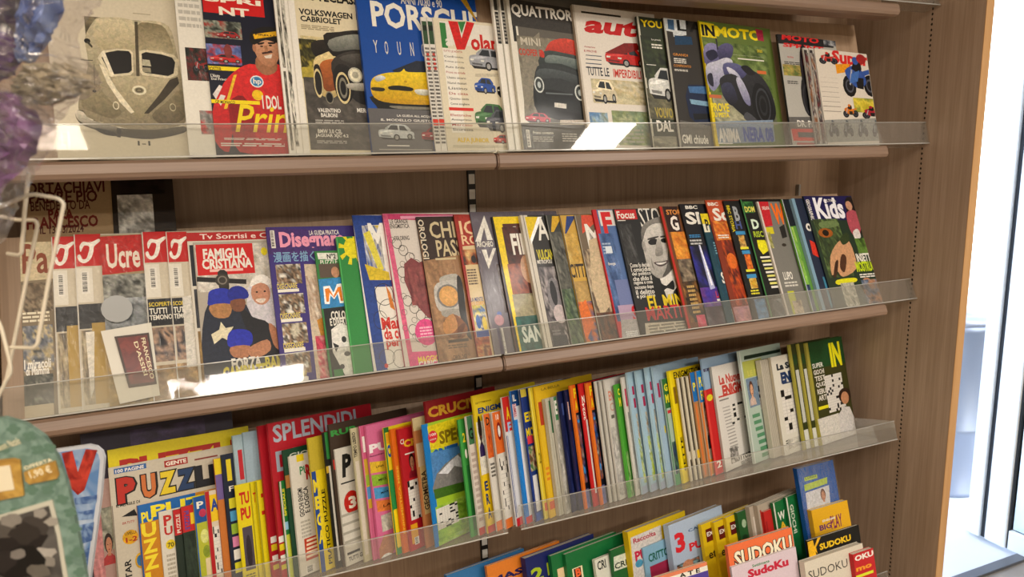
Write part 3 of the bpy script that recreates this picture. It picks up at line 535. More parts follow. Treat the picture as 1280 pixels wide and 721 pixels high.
('magazine','small car monthly with a big red V,front copy of its pile','magazine','car and motorcycle magazines on the top shelf',[0.9954,-0.09585,0.0,-1.19145,0.093,0.96583,0.24192,-0.25061,-0.02319,-0.24081,0.9703,0.03015],0.195,0.243,0.0012,'e2d9c2','cfcbc2',0,[('r',0.063,0.021,0.749,0.193,'e9e4da'),('r',0.061,0.033,0.119,0.221,'3f8a48'),('t','al',0.101,0.126,0.168,0.206,'ece8df',0.03,0,'m'),('q',[(0.15,0.014),(0.246,0.013),(0.266,0.139),(0.336,0.005),(0.416,0.011),(0.286,0.223),(0.205,0.228)],'d8241c'),('q',[(0.246,0.013),(0.327,0.006),(0.272,0.102)],'3f8a48'),('t','olante',0.354,0.096,0.787,0.222,'cc2418',0.04,0,'m'),('r',0.063,0.225,0.196,0.852,'eeeae0'),('t','TUTTE LE NOVITA',0.069,0.236,0.257,0.252,'b03028',0.01),('t','Confronto',0.07,0.276,0.258,0.292,'3a3632',0.01),('t','Prima prova',0.071,0.315,0.259,0.331,'3a3632',0.01),('t','Auto ibride',0.072,0.354,0.26,0.371,'3a3632',0.01),('t','Prova su strada',0.073,0.394,0.261,0.411,'b03028',0.01),('t','Usato sicuro',0.075,0.433,0.262,0.451,'3a3632',0.01),('t','Nuovi motori',0.076,0.472,0.263,0.491,'3a3632',0.01),('t','Listino',0.077,0.511,0.264,0.531,'3a3632',0.01),('t','Da citta',0.078,0.551,0.265,0.57,'b03028',0.01),('t','Quanto costa',0.079,0.59,0.266,0.61,'3a3632',0.01),('t','Come scegliere',0.08,0.629,0.267,0.65,'3a3632',0.01),('r',0.059,0.665,0.302,0.688,'d83018'),('t','Elettriche',0.067,0.713,0.271,0.731,'b03028',0.01),('t','Anteprima',0.069,0.748,0.272,0.767,'3a3632',0.01),('t','Mercato',0.07,0.784,0.274,0.803,'b03028',0.01),('t','Sicurezza',0.072,0.819,0.275,0.839,'3a3632',0.01),('c',0.322,0.196,0.702,0.371,'a8aab0',0),('c',0.343,0.426,0.554,0.551,'2456a8',0),('c',0.572,0.44,0.771,0.581,'1c1c20',0),('c',0.312,0.621,0.645,0.82,'4a7a44',0),('c',0.419,0.666,0.727,0.843,'5a5c64',0),('q',[(0.363,0.401),(0.752,0.381),(0.748,0.407),(0.359,0.425)],'cfc6b0'),('t','ALFA JUNIOR',0.103,0.889,0.426,0.933,'e8c818',0.04),('c',0.471,0.86,0.661,0.93,'c83020',0),('r',0.055,0.943,0.622,0.962,'c8c0a8')]),
('magazine','dark grey car monthly with white page edges showing,hindmost copy of its stack','magazine','car and motorcycle magazines on the top shelf',[0.9954,-0.09585,0.0,-1.07544,0.093,0.96583,0.24192,-0.25,-0.02319,-0.24081,0.9703,0.03],0.2,0.3,0.006,'ece8df','ece8df',0,[('r',0.021,0.03,0.057,0.12,'4a4842'),('r',0.021,0.13,0.057,0.33,'2c2a26'),('l',0.025,0.14,0.053,0.32,8,'a8a49a'),('r',0.06,0,0.071,1,'b8b4a8')]),
('magazine','dark grey car monthly with white page edges showing,middle copy of its stack','magazine','car and motorcycle magazines on the top shelf',[0.9954,-0.09585,0.0,-1.06131,0.093,0.96583,0.24192,-0.25011,-0.02319,-0.24081,0.9703,0.03003],0.2,0.3,0.00131,'ece8df','ece8df',0,[('r',0.019,0.03,0.05,0.12,'4a4842'),('r',0.019,0.13,0.05,0.33,'2c2a26'),('l',0.022,0.14,0.047,0.32,8,'a8a49a'),('r',0.054,0,0.063,1,'b8b4a8')]),
('magazine','dark grey car monthly with a black red-roofed small car,front copy of its stack','magazine','car and motorcycle magazines on the top shelf',[0.9954,-0.09585,0.0,-1.0487,0.093,0.96583,0.24192,-0.25587,-0.02319,-0.24081,0.9703,0.03146],0.215,0.3,0.007,'6f6a62','e0dccf',0,[('r',0,0,0.084,1,'e6e2d6'),('r',0.032,0.12,0.065,0.32,'2c2a26'),('q',[(0.031,0.05),(0.729,0.067),(0.729,0.238),(0.03,0.221)],'45413c'),('t','QUATTRORUOTE',0.041,0.079,0.954,0.164,'f2eee6',0.04,0,'m'),('g',0.058,0.28,0.623,0.799,'8a8578,98927f,7c766a,a09a8a',3,8,10),('q',[(0.098,0.358),(0.294,0.245),(0.29,0.347),(0.356,0.344),(0.043,0.812)],'958f80'),('t','MINI',0.095,0.288,0.292,0.337,'cfc8b8',0.02),('t','COOPER E',0.066,0.36,0.288,0.404,'c84028',0.03),('k',[(0.317,0.377),(0.397,0.3),(0.552,0.27),(0.7,0.292),(0.755,0.363),(0.726,0.418),(0.512,0.387),(0.311,0.408)],'dc5844','b0342a'),('k',[(0.319,0.366),(0.516,0.366),(0.731,0.397),(0.726,0.502),(0.496,0.471),(0.252,0.462)],'4a5654','1c2424'),('k',[(0.355,0.39),(0.528,0.391),(0.693,0.414),(0.681,0.473),(0.485,0.44),(0.321,0.438)],'8c9894','4c5856'),('k',[(0.19,0.536),(0.27,0.451),(0.498,0.46),(0.724,0.513),(0.802,0.637),(0.752,0.796),(0.527,0.812),(0.27,0.787),(0.155,0.719)],'3a4042','0f1112'),('k',[(0.248,0.483),(0.46,0.483),(0.687,0.525),(0.676,0.578),(0.45,0.535),(0.22,0.545)],'5c6466','2c3032'),('e',0.228,0.585,0.049,0.051,'d8dcd8'),('e',0.228,0.585,0.038,0.041,'3c4444'),('e',0.228,0.585,0.017,0.021,'c8d0d0'),('e',0.642,0.621,0.056,0.053,'d8dcd8'),('e',0.642,0.621,0.043,0.042,'3c4444'),('e',0.642,0.621,0.019,0.021,'c8d0d0'),('k',[(0.271,0.614),(0.433,0.618),(0.578,0.644),(0.536,0.687),(0.34,0.673),(0.263,0.655)],'0a0c0d','20262a'),('l',0.284,0.629,0.562,0.64,1,'70787a'),('q',[(0.361,0.693),(0.483,0.699),(0.477,0.73),(0.355,0.723)],'dcd8d0'),('k',[(0.191,0.698),(0.409,0.742),(0.606,0.758),(0.565,0.79),(0.29,0.766),(0.183,0.738)],'08090a'),('k',[(0.288,0.358),(0.317,0.377),(0.311,0.408),(0.272,0.4)],'c84028'),('k',[(0.174,0.618),(0.189,0.708),(0.207,0.778),(0.167,0.739)],'0a0a0a'),('c',0.053,0.762,0.294,0.827,'c04a58',0),('l',0.024,0.832,0.308,0.837,1,'d8d4cc'),('q',[(0,0.833),(0.687,0.819),(0.694,0.991),(0.001,0.996)],'3f3d3a'),('t','Primo contatto',0.108,0.88,0.313,0.897,'ece8df',0.02),('l',0.103,0.91,0.303,0.948,3,'b8b4ac'),('l',0.396,0.886,0.551,0.945,4,'b8b4ac'),('b',0.04,0.872,0.074,0.981),('q',[(0.396,0.804),(0.735,0.797),(0.728,0.828),(0.39,0.835)],'c8beb0')]),
('magazine','white car weekly with a red lower-case title and a red sports car','magazine','car and motorcycle magazines on the top shelf',[0.9954,-0.09585,0.0,-0.90925,0.093,0.96583,0.24192,-0.25,-0.02319,-0.24081,0.9703,0.03],0.2,0.285,0.007,'e7e0d6','b8aa98',0,[('r',0,0,0.021,1,'c8beb0'),('l',0.097,0.035,0.57,0.052,1,'3c3830'),('t','auto',0.107,0.073,1.005,0.187,'c81c1c',0.05,0.2,'m'),('t','Anteprima',0.082,0.281,0.209,0.296,'b03030',0.02),('t','E PROVE',0.076,0.309,0.222,0.324,'b03030',0.02),('l',0.088,0.342,0.273,0.349,1,'44546c'),('l',0.082,0.37,0.267,0.377,1,'44546c'),('l',0.076,0.398,0.261,0.406,1,'44546c'),('l',0.07,0.426,0.255,0.434,1,'44546c'),('c',0.321,0.262,0.81,0.408,'c82820',0),('q',[(0.318,0.318),(0.568,0.236),(0.73,0.227),(0.76,0.272),(0.53,0.318)],'8c1810'),('t','TUTTE LE',0.08,0.425,0.339,0.486,'2c3444',0.02),('t','IMPERDIBILI',0.39,0.428,0.731,0.487,'d03828',0.02),('g',0.109,0.507,0.789,0.676,'d8cfae,c8b88a,e6dfc8,b0a070',5,8,5),('c',0.109,0.507,0.394,0.676,'d8ccb0',1),('g',0.041,0.741,0.256,0.957,'8ab0d0,5c88b8,a8c4d8,98a088',5,6,6),('c',0.096,0.827,0.299,0.935,'2c5ca0',0),('g',0.307,0.723,0.754,0.964,'8aa088,a8b078,788c70,bcc09a',6,6,6),('t','Test',0.11,0.937,0.188,0.963,'c02020',0.02),('l',0.337,0.845,0.666,0.953,4,'b0b0a0')]),
('magazine','dark green youngtimer magazine with a yellow title and a white hatchback','magazine','car and motorcycle magazines on the top shelf',[0.9954,-0.09585,0.0,-0.76644,0.093,0.96583,0.24192,-0.25,-0.02319,-0.24081,0.9703,0.03],0.2,0.27,0.006,'38402f','38402f',0,[('r',0,0,0.025,1,'c8c4b4'),('t','YOUNGTIMER',0.041,0.021,0.876,0.076,'e6cc1c',0.04,0,'m'),('g',0.015,0.145,0.459,0.465,'39442c,2c3524,4c5636,232a1c',5,6,7),('t','La prova',0.153,0.16,0.272,0.177,'ece8df',0.02),('l',0.145,0.197,0.279,0.239,2,'ece8df'),('l',0.048,0.361,0.169,0.367,1,'ece8df'),('g',0.009,0.544,0.41,0.776,'6c6a58,5c5a48,7c785f,8a8468',5,6,6),('c',0.046,0.374,0.505,0.637,'dcdcd8',0),('t','VOLVO',0.078,0.687,0.307,0.766,'b8a850',0.03),('t','DAL 1990',0.078,0.783,0.537,0.872,'ece8df',0.04,0,'m'),('g',0.011,0.905,0.336,1,'8a8878,a8a490,6c6a5c',4,4,4)]),
('magazine','dark magazine with a white block initial and a dark blue car at its bottom','magazine','car and motorcycle magazines on the top shelf',[0.9954,-0.09585,0.0,-0.70372,0.093,0.96583,0.24192,-0.25,-0.02319,-0.24081,0.9703,0.03],0.2,0.27,0.00583,'3b3733','3b3733',0,[('r',0,0,0.027,1,'b4b0a4'),('q',[(0.009,0),(0.298,0),(0.286,0.116),(0.11,0.14),(0.108,0.103),(0.015,0.097)],'d6dadb'),('q',[(0.056,0.007),(0.14,0.007),(0.132,0.089),(0.05,0.082)],'4a6a8c'),('q',[(0.124,0.127),(0.349,0.125),(0.356,0.187),(0.117,0.202)],'1f4a6c'),('t',"L'A",0.174,-0.002,0.533,0.087,'15130f',0.03,0,'m'),('t','GRANDI',0.071,0.267,0.268,0.287,'d8943c',0.02),('l',0.073,0.303,0.234,0.345,3,'ece8df'),('t','CONFRONTO',0.062,0.354,0.292,0.373,'d8943c',0.02),('l',0.064,0.39,0.241,0.407,2,'ece8df'),('q',[(0.218,0.507),(0.437,0.499),(0.595,0.581),(0.579,0.835),(0.332,0.852),(0.182,0.756),(0.165,0.596)],'12294e'),('q',[(0.215,0.52),(0.456,0.511),(0.53,0.571),(0.225,0.569)],'4c78a8'),('q',[(0.213,0.619),(0.538,0.634),(0.529,0.672),(0.226,0.656)],'8ab0c8'),('q',[(0.231,0.73),(0.539,0.723),(0.53,0.761),(0.241,0.78)],'0a1018'),('q',[(0.049,0.784),(0.579,0.835),(0.585,1),(0.017,1)],'6a6864'),('t','GMI chiude',0.045,0.894,0.393,0.964,'ece8df',0.03),('l',0.046,0.98,0.319,1,1,'c0bcb4')]),
('magazine','yellow-edged motorcycle magazine with a black racing bike leaning through grass','magazine','car and motorcycle magazines on the top shelf',[0.9954,-0.09585,0.0,-0.61465,0.093,0.96583,0.24192,-0.25,-0.02319,-0.24081,0.9703,0.03],0.206,0.27,0.005,'6e8040','d8c010',0,[('q',[(0,0),(0,0.007),(0.049,1),(0,1)],'e4cc18'),('q',[(0,0.01),(0.195,0.017),(0.212,0.131),(0,0.129)],'e8d420'),('t','IN',0.019,0.03,0.193,0.119,'15130f',0.05,0,'m'),('t','MOTO',0.203,0.029,0.854,0.115,'f2dc18',0.05,0,'m'),('q',[(0.784,0.013),(0.889,0.019),(0.89,0.113),(0.797,0.106)],'b03050'),('g',0.012,0.157,0.908,0.565,'6c8444,586c34,8ea060,485c2c',6,9,8),('g',0.043,0.584,0.92,0.804,'a8a488,8a8a74,c0bca0,6a7050',6,8,5),('l',0.406,0.248,0.856,0.249,1,'ece8df'),('l',0.468,0.27,0.848,0.282,1,'ece8df'),('t','2025',0.765,0.187,0.842,0.209,'e8d020',0.02),('r',0.722,0.362,0.857,0.388,'d87840'),('k',[(0,0.259),(0.046,0.192),(0.159,0.173),(0.235,0.219),(0.214,0.31),(0.092,0.367),(0,0.334)],'9c98c0','54507c'),('k',[(0.032,0.257),(0.147,0.224),(0.201,0.272),(0.082,0.317)],'2c2c48'),('k',[(0.191,0.222),(0.315,0.163),(0.422,0.182),(0.377,0.275),(0.233,0.322)],'6c6890','3c3a5c'),('q',[(0.19,0.132),(0.212,0.131),(0.213,0.22),(0.191,0.222)],'3a3a44'),('k',[(0,0.411),(0.033,0.345),(0.17,0.312),(0.31,0.279),(0.391,0.313),(0.257,0.41),(0.172,0.49),(0.07,0.557),(0,0.497)],'d4d4e0','8c8cb0'),('k',[(0.013,0.434),(0.081,0.418),(0.079,0.519),(0.02,0.497)],'2c2c40'),('k',[(0.253,0.333),(0.456,0.323),(0.622,0.393),(0.673,0.469),(0.464,0.478),(0.27,0.448)],'70709c','34345c'),('k',[(0.291,0.357),(0.398,0.377),(0.473,0.439),(0.36,0.444)],'e4e4ec','a0a0c0'),('k',[(0.181,0.452),(0.346,0.406),(0.496,0.437),(0.628,0.366),(0.78,0.412),(0.891,0.539),(0.92,0.711),(0.8,0.806),(0.592,0.798),(0.405,0.725),(0.25,0.627),(0.182,0.54)],'3c3d42','101114'),('k',[(0.673,0.469),(0.825,0.515),(0.885,0.659),(0.804,0.793),(0.645,0.77),(0.587,0.629)],'1c1d20','08080a'),('o',0.745,0.65,0.107,0.145,'4a4c52',0.14),('o',0.745,0.65,0.059,0.086,'34363a',0.3),('k',[(0.402,0.455),(0.473,0.439),(0.557,0.565),(0.558,0.656),(0.475,0.62)],'c8c8d8','7c7ca0'),('k',[(0.191,0.502),(0.328,0.484),(0.387,0.61),(0.285,0.664),(0.192,0.591)],'4a4c68','24242c'),('k',[(0.495,0.347),(0.591,0.329),(0.692,0.389),(0.595,0.407)],'26262a'),('k',[(0.499,0.709),(0.642,0.783),(0.589,0.811),(0.441,0.762)],'55565c'),('r',0,0.585,0.166,0.611,'c8744c'),('t','PROVE',0.006,0.648,0.251,0.716,'ecd820',0.04),('t','SU PISTA',0.011,0.723,0.24,0.761,'ecd820',0.04),('q',[(0.036,0.797),(0.858,0.765),(0.849,0.943),(0.039,0.972)],'8ea0b4'),('t','ANIMA',0.057,0.847,0.349,0.956,'ece8df',0.05,0,'m'),('t','NERA 08',0.403,0.827,0.835,0.95,'2050b0',0.05,0,'m'),('l',0.042,0.959,0.235,0.97,1,'ece8df'),('r',0.057,0.984,0.817,1,'a8a498')]),
('magazine','grey motorcycle weekly with a red title standing behind the small one','magazine','car and motorcycle magazines on the top shelf',[0.9954,-0.09585,0.0,-0.40972,0.093,0.96583,0.24192,-0.25,-0.02319,-0.24081,0.9703,0.03],0.19,0.25,0.005,'b7b4ad','3a3836',0,[('q',[(0,0),(0.957,0),(0.952,0.068),(0,0.085)],'2a2a2c'),('t','MOTO',0.063,-0.008,0.701,0.046,'d83030',0.05,0.1,'m'),('t','SPRINT',0.069,0.071,0.769,0.109,'d83030',0.05,0.1,'m'),('g',0.783,0,1,0.052,'20242c,60646c,c0c0c0',4,5,4),('t','NUOVA',0.117,0.191,0.219,0.207,'c03030',0.02),('l',0.052,0.238,0.311,0.268,2,'4a4844'),('g',0.018,0.268,0.339,0.368,'8a9c50,b8a058,60783c',4,5,4),('l',0.061,0.41,0.237,0.445,2,'4a4844'),('e',0.405,0.321,0.098,0.251,'2a1c24'),('e',0.374,0.542,0.111,0.19,'18161c'),('q',[(0.373,0.133),(0.517,0.109),(0.501,0.273),(0.366,0.265)],'8c3040'),('q',[(0.389,0.278),(0.529,0.271),(0.505,0.464),(0.366,0.469)],'381c28'),('o',0.38,0.571,0.097,0.146,'3c3a40',0.2),('q',[(0,0.741),(0.743,0.722),(0.768,0.84),(0,0.854)],'6c6a68'),('t','DR. PECCO',0.127,0.765,0.63,0.827,'ece8df',0.03),('q',[(0.014,0.846),(0.713,0.833),(0.739,0.944),(0.025,0.952)],'d8382c'),('r',0.112,0.873,0.383,0.919,'4a4a50'),('r',0.075,0.966,0.521,1,'b85048')]),
('magazine','small motorcycle bargain magazine,hindmost copy of its pile of three','magazine','car and motorcycle magazines on the top shelf',[0.9954,-0.09585,0.0,-0.3411,0.093,0.96583,0.24192,-0.25,-0.02319,-0.24081,0.9703,0.03],0.2,0.222,0.0035,'c8c4bc','c8c4bc',0,[('r',0.008,0.02,0.057,0.98,'3a3230'),('g',0.016,0.05,0.073,0.95,'7a3030,2a2628,b8b0a8,8c5a30',0,3,20)]),
('magazine','small motorcycle bargain magazine,middle copy of its pile of three','magazine','car and motorcycle magazines on the top shelf',[0.9954,-0.09585,0.0,-0.32486,0.093,0.96583,0.24192,-0.2501,-0.02319,-0.24081,0.9703,0.03002],0.2,0.222,0.00151,'c8c4bc','c8c4bc',0,[('r',0.008,0.02,0.057,0.98,'3a3230'),('g',0.016,0.05,0.074,0.95,'7a3030,2a2628,b8b0a8,8c5a30',1,3,20)]),
('magazine','small motorcycle magazine crowded with bikes,front copy at the right end of the top shelf','magazine','car and motorcycle magazines on the top shelf',[0.9954,-0.09585,0.0,-0.30849,0.093,0.96583,0.24192,-0.2502,-0.02319,-0.24081,0.9703,0.03005],0.18,0.222,0.00152,'dcd3c6','b8b0a8',0,[('t','Super',0.303,-0.005,1.036,0.176,'d8302c',0.05,0.1,'m'),('m',0.057,0.028,0.412,0.158,'c83830','2a2a2c'),('q',[(0.355,0.144),(0.635,0.128),(0.581,0.216),(0.359,0.245)],'e8a020'),('m',0.439,0.054,1.114,0.486,'3c60a8','1a1a20'),('e',0.874,0.063,0.097,0.053,'a82828'),('q',[(0.639,0.23),(0.808,0.188),(0.744,0.311),(0.58,0.335)],'4c78b8'),('l',0.029,0.294,0.356,0.295,1,'8a8078'),('l',0.027,0.344,0.354,0.346,1,'8a8078'),('l',0.024,0.393,0.351,0.396,1,'8a8078'),('l',0.022,0.443,0.349,0.447,1,'8a8078'),('l',0.02,0.493,0.346,0.497,1,'8a8078'),('l',0.017,0.542,0.344,0.547,1,'8a8078'),('l',0.015,0.591,0.341,0.598,1,'8a8078'),('l',0.013,0.641,0.339,0.648,1,'8a8078'),('g',0.602,0.487,1,0.641,'c8b838,e0cc50,8a9840',4,6,4),('m',0.367,0.563,0.669,0.706,'d88020','30281c'),('m',0.738,0.568,1.15,0.711,'b02438','1c1c20'),('q',[(0,0.74),(1,0.695),(1,0.937),(0,0.969)],'9c9c96'),('m',0.052,0.738,0.245,0.916,'606468','2a2c30'),('m',0.323,0.732,0.52,0.912,'606468','2a2c30'),('m',0.601,0.725,0.804,0.908,'606468','2a2c30'),('m',0.888,0.718,1.097,0.903,'606468','2a2c30')]),
('placard','beige film-wrapped placard with brown keyring lettering behind the leftmost religious weekly','sign',None,[1.0,-0.0,0.0,-1.86068,0.0,0.91355,0.40674,-0.22515,0.0,-0.40674,0.91355,-0.35777],0.148,0.3925,0.003,'b59b78','b59b78',1,[('t','PORTACHIAVI',-0.045,0.01,0.775,0.062,'5c1c14',0.03),('t','PADRE PIO',0.041,0.051,0.698,0.105,'5c1c14',0.03),('t','BENEDETTO DA',0.053,0.094,0.623,0.137,'5c1c14',0.02),('t','PAPA',0.215,0.133,0.455,0.177,'7c2418',0.04),('t','FRANCESCO',0.01,0.164,0.692,0.218,'7c2418',0.04),('t','IL 13/03/2024',0.133,0.205,0.548,0.24,'5c1c14',0.02)]),
('placard','dark card holding a shiny silver keyring packet,behind the red-topped weeklies','sign',None,[1.0,-0.0,0.0,-1.73629,0.0,0.91355,0.40674,-0.22606,0.0,-0.40674,0.91355,-0.35736],0.095,0.3906,0.004,'3c332c','3c332c',1,[('g',0.085,0.076,0.652,0.262,'b8b4ac,8a8680,e8e6e0,d0cdc6',3,6,7),('g',0.126,0.001,0.858,0.076,'241c1a,3a302c,18120f',3,6,3)]),
('magazine','cream religious weekly with a brown title,leftmost on the middle shelf','magazine','magazines on the middle shelf',[0.99452,-0.10453,0.0,-1.8634,0.09549,0.90854,0.40674,-0.25,-0.04252,-0.40451,0.91355,-0.3467],0.2,0.2769,0.006,'8a7c66','8a7c66',0,[('q',[(0,0),(0.222,0),(0.221,0.222),(0.002,0.231)],'cdbf9f'),('t','Padre',0.015,0.01,0.462,0.189,'8c4a2c',0.02,0,'m'),('g',0.007,0.241,0.202,0.41,'6c5c48,9c8c74,4a3e30,b8a890',5,7,6),('l',0.006,0.407,0.178,0.473,3,'e6dec8'),('g',0.003,0.489,0.196,0.747,'5c6068,8c9098,c8b890,484c50',6,7,8),('t','I miracoli',0.006,0.678,0.176,0.732,'ece8df',0.03),('t','di Mamma',0.015,0.719,0.164,0.767,'ece8df',0.03),('g',0.003,0.766,0.187,0.942,'6a6a60,4c4e48,8c8c80',6,7,6),('r',0,0.931,0.183,1,'c0b49c')]),
('magazine','film-wrapped weekly with a white script T on red,left copy of the left pair','magazine','magazines on the middle shelf',[0.99452,-0.10453,0.0,-1.82034,0.09549,0.90854,0.40674,-0.25001,-0.04252,-0.40451,0.91355,-0.34669],0.2,0.2833,0.00437,'cfc6b4','cfc6b4',1,[('r',0,0,0.154,0.19,'c42424'),('k',[(0.034,0.105),(0.031,0.07),(0.052,0.045),(0.093,0.05),(0.144,0.03),(0.15,0.045),(0.114,0.075),(0.108,0.11),(0.09,0.15),(0.056,0.172),(0.025,0.16),(0.015,0.13),(0.031,0.12),(0.043,0.148),(0.065,0.145),(0.08,0.11),(0.086,0.075),(0.059,0.068),(0.046,0.085)],'f2ece4'),('r',0.006,0.2,0.096,0.4,'e2ddd2'),('b',0.031,0.22,0.077,0.35),('g',0.008,0.41,0.154,0.55,'1a1a1c,4a4c50,2a2a2e',3,3,4),('r',0.077,0.52,0.154,0.97,'b89c58'),('g',0.015,0.56,0.077,0.97,'c8bda4,a89a80,5a544c',3,4,8),('r',0,0,0.006,1,'d8d4cc')]),
('magazine','film-wrapped weekly with a white script T,right copy of the left pair','magazine','magazines on the middle shelf',[0.99452,-0.10453,0.0,-1.78947,0.09549,0.90854,0.40674,-0.25006,-0.04252,-0.40451,0.91355,-0.34667],0.2,0.2853,0.00313,'cfc6b4','cfc6b4',1,[('r',0,0,0.185,0.19,'c42424'),('k',[(0.041,0.105),(0.037,0.07),(0.063,0.045),(0.111,0.05),(0.172,0.03),(0.179,0.045),(0.137,0.075),(0.129,0.11),(0.107,0.15),(0.067,0.172),(0.03,0.16),(0.018,0.13),(0.037,0.12),(0.052,0.148),(0.078,0.145),(0.096,0.11),(0.103,0.075),(0.07,0.068),(0.055,0.085)],'f2ece4'),('r',0.007,0.2,0.115,0.4,'e2ddd2'),('b',0.037,0.22,0.092,0.35),('g',0.009,0.41,0.185,0.55,'1a1a1c,4a4c50,2a2a2e',3,3,4),('r',0.092,0.52,0.185,0.97,'b89c58'),('g',0.018,0.56,0.092,0.97,'c8bda4,a89a80,5a544c',3,4,8),('r',0,0,0.007,1,'d8d4cc'),('q',[(0.047,0.568),(0.107,0.568),(0.086,0.882),(0.061,0.937)],'e4dfd4')]),
('magazine','weekly in crinkled clear film with a dark red booklet taped to its front','magazine','magazines on the middle shelf',[0.99452,-0.10453,0.0,-1.75252,0.09549,0.90854,0.40674,-0.25009,-0.04252,-0.40451,0.91355,-0.34666],0.2,0.2815,0.00375,'a89474','a89474',1,[('q',[(0,0.009),(0.295,0),(0.298,0.224),(0,0.241)],'bf2a26'),('t','Ucre',0.036,0.055,0.276,0.204,'e8dcd0',0.03,0,'m'),('g',0,0.241,0.318,0.4,'3a3c38,8a8a84,b8b8b0,1f2220',3,8,5),('g',0,0.383,0.354,0.641,'8c9094,a0a4a8,6a6e70,b8bcc0',4,8,6),('g',0,0.595,0.345,0.992,'a8905c,8c784c,c4ac74,b09860',5,8,8)]),
('magazine','film-wrapped weekly with a script T,right after the dark red booklet','magazine','magazines on the middle shelf',[0.99452,-0.10453,0.0,-1.69207,0.09549,0.90854,0.40674,-0.25,-0.04252,-0.40451,0.91355,-0.3467],0.2,0.2832,0.005,'cfc6b4','cfc6b4',1,[('r',0,0,0.179,0.19,'c42424'),('k',[(0.039,0.105),(0.036,0.07),(0.061,0.045),(0.107,0.05),(0.166,0.03),(0.174,0.045),(0.132,0.075),(0.125,0.11),(0.104,0.15),(0.064,0.172),(0.029,0.16),(0.018,0.13),(0.036,0.12),(0.05,0.148),(0.075,0.145),(0.093,0.11),(0.1,0.075),(0.068,0.068),(0.054,0.085)],'f2ece4'),('r',0.007,0.2,0.111,0.4,'e2ddd2'),('b',0.036,0.22,0.089,0.35),('r',0.005,0.41,0.179,0.57,'22242c'),('t','SCOPERTO',0.014,0.43,0.197,0.455,'e8d040',0.02),('t','TUTTI',0.014,0.465,0.143,0.5,'ece8df',0.03),('t','TEMONO',0.014,0.505,0.179,0.535,'ece8df',0.03),('g',0.018,0.58,0.179,0.78,'3c3c50,8c7c74,c8a890,2c2c38',7,4,6),('g',0.009,0.8,0.179,1,'b08c58,c8a870,8c6c44,a89070',8,3,5),('r',0,0,0.007,1,'d8d4cc')]),
('magazine','film-wrapped weekly with a script T,one place left of the plain white-sided one','magazine','magazines on the middle shelf',[0.99452,-0.10453,0.0,-1.65628,0.09549,0.90854,0.40674,-0.25003,-0.04252,-0.40451,0.91355,-0.34668],0.2,0.2808,0.00363,'cfc6b4','cfc6b4',1,[('r',0,0,0.158,0.19,'c42424'),('k',[(0.035,0.105),(0.032,0.07),(0.054,0.045),(0.095,0.05),(0.147,0.03),(0.153,0.045),(0.117,0.075),(0.11,0.11),(0.092,0.15),(0.057,0.172),(0.025,0.16),(0.016,0.13),(0.032,0.12),(0.044,0.148),(0.066,0.145),(0.082,0.11),(0.088,0.075),(0.06,0.068),(0.047,0.085)],'f2ece4'),('r',0.006,0.2,0.098,0.4,'e2ddd2'),('b',0.032,0.22,0.079,0.35),('r',0.005,0.41,0.158,0.57,'22242c'),('t','SCOPERTO',0.013,0.43,0.174,0.455,'e8d040',0.02),('t','TUTTI',0.013,0.465,0.126,0.5,'ece8df',0.03),('t','TEMONO',0.013,0.505,0.158,0.535,'ece8df',0.03),('g',0.016,0.58,0.158,0.78,'3c3c50,8c7c74,c8a890,2c2c38',7,4,6),('g',0.008,0.8,0.158,1,'b08c58,c8a870,8c6c44,a89070',8,3,5),('r',0,0,0.006,1,'d8d4cc'),('q',[(0.086,0.407),(0.154,0.4),(0.174,0.826),(0.079,0.828)],'dcd8d0')]),
('magazine','white-sided weekly with a red top just behind the one with the pope','magazine','magazines on the middle shelf',[0.99452,-0.10453,0.0,-1.62471,0.09549,0.90854,0.40674,-0.25008,-0.04252,-0.40451,0.91355,-0.34666],0.2,0.2774,0.0032,'d8d2c6','d8d2c6',0,[('r',0,0,0.043,0.05,'c83030'),('r',0,0,1,0.055,'b83030'),('t','Tv Sorrisi e Canzoni',0.1,0.01,0.9,0.045,'f0dcd4',0.02),('r',0.013,0.08,0.043,0.34,'2c3038'),('g',0.019,0.36,0.043,0.6,'1c1c20,3a3a40,585860',3,3,5),('g',0.021,0.62,0.043,1,'b09460,8a7048',3,3,5)]),
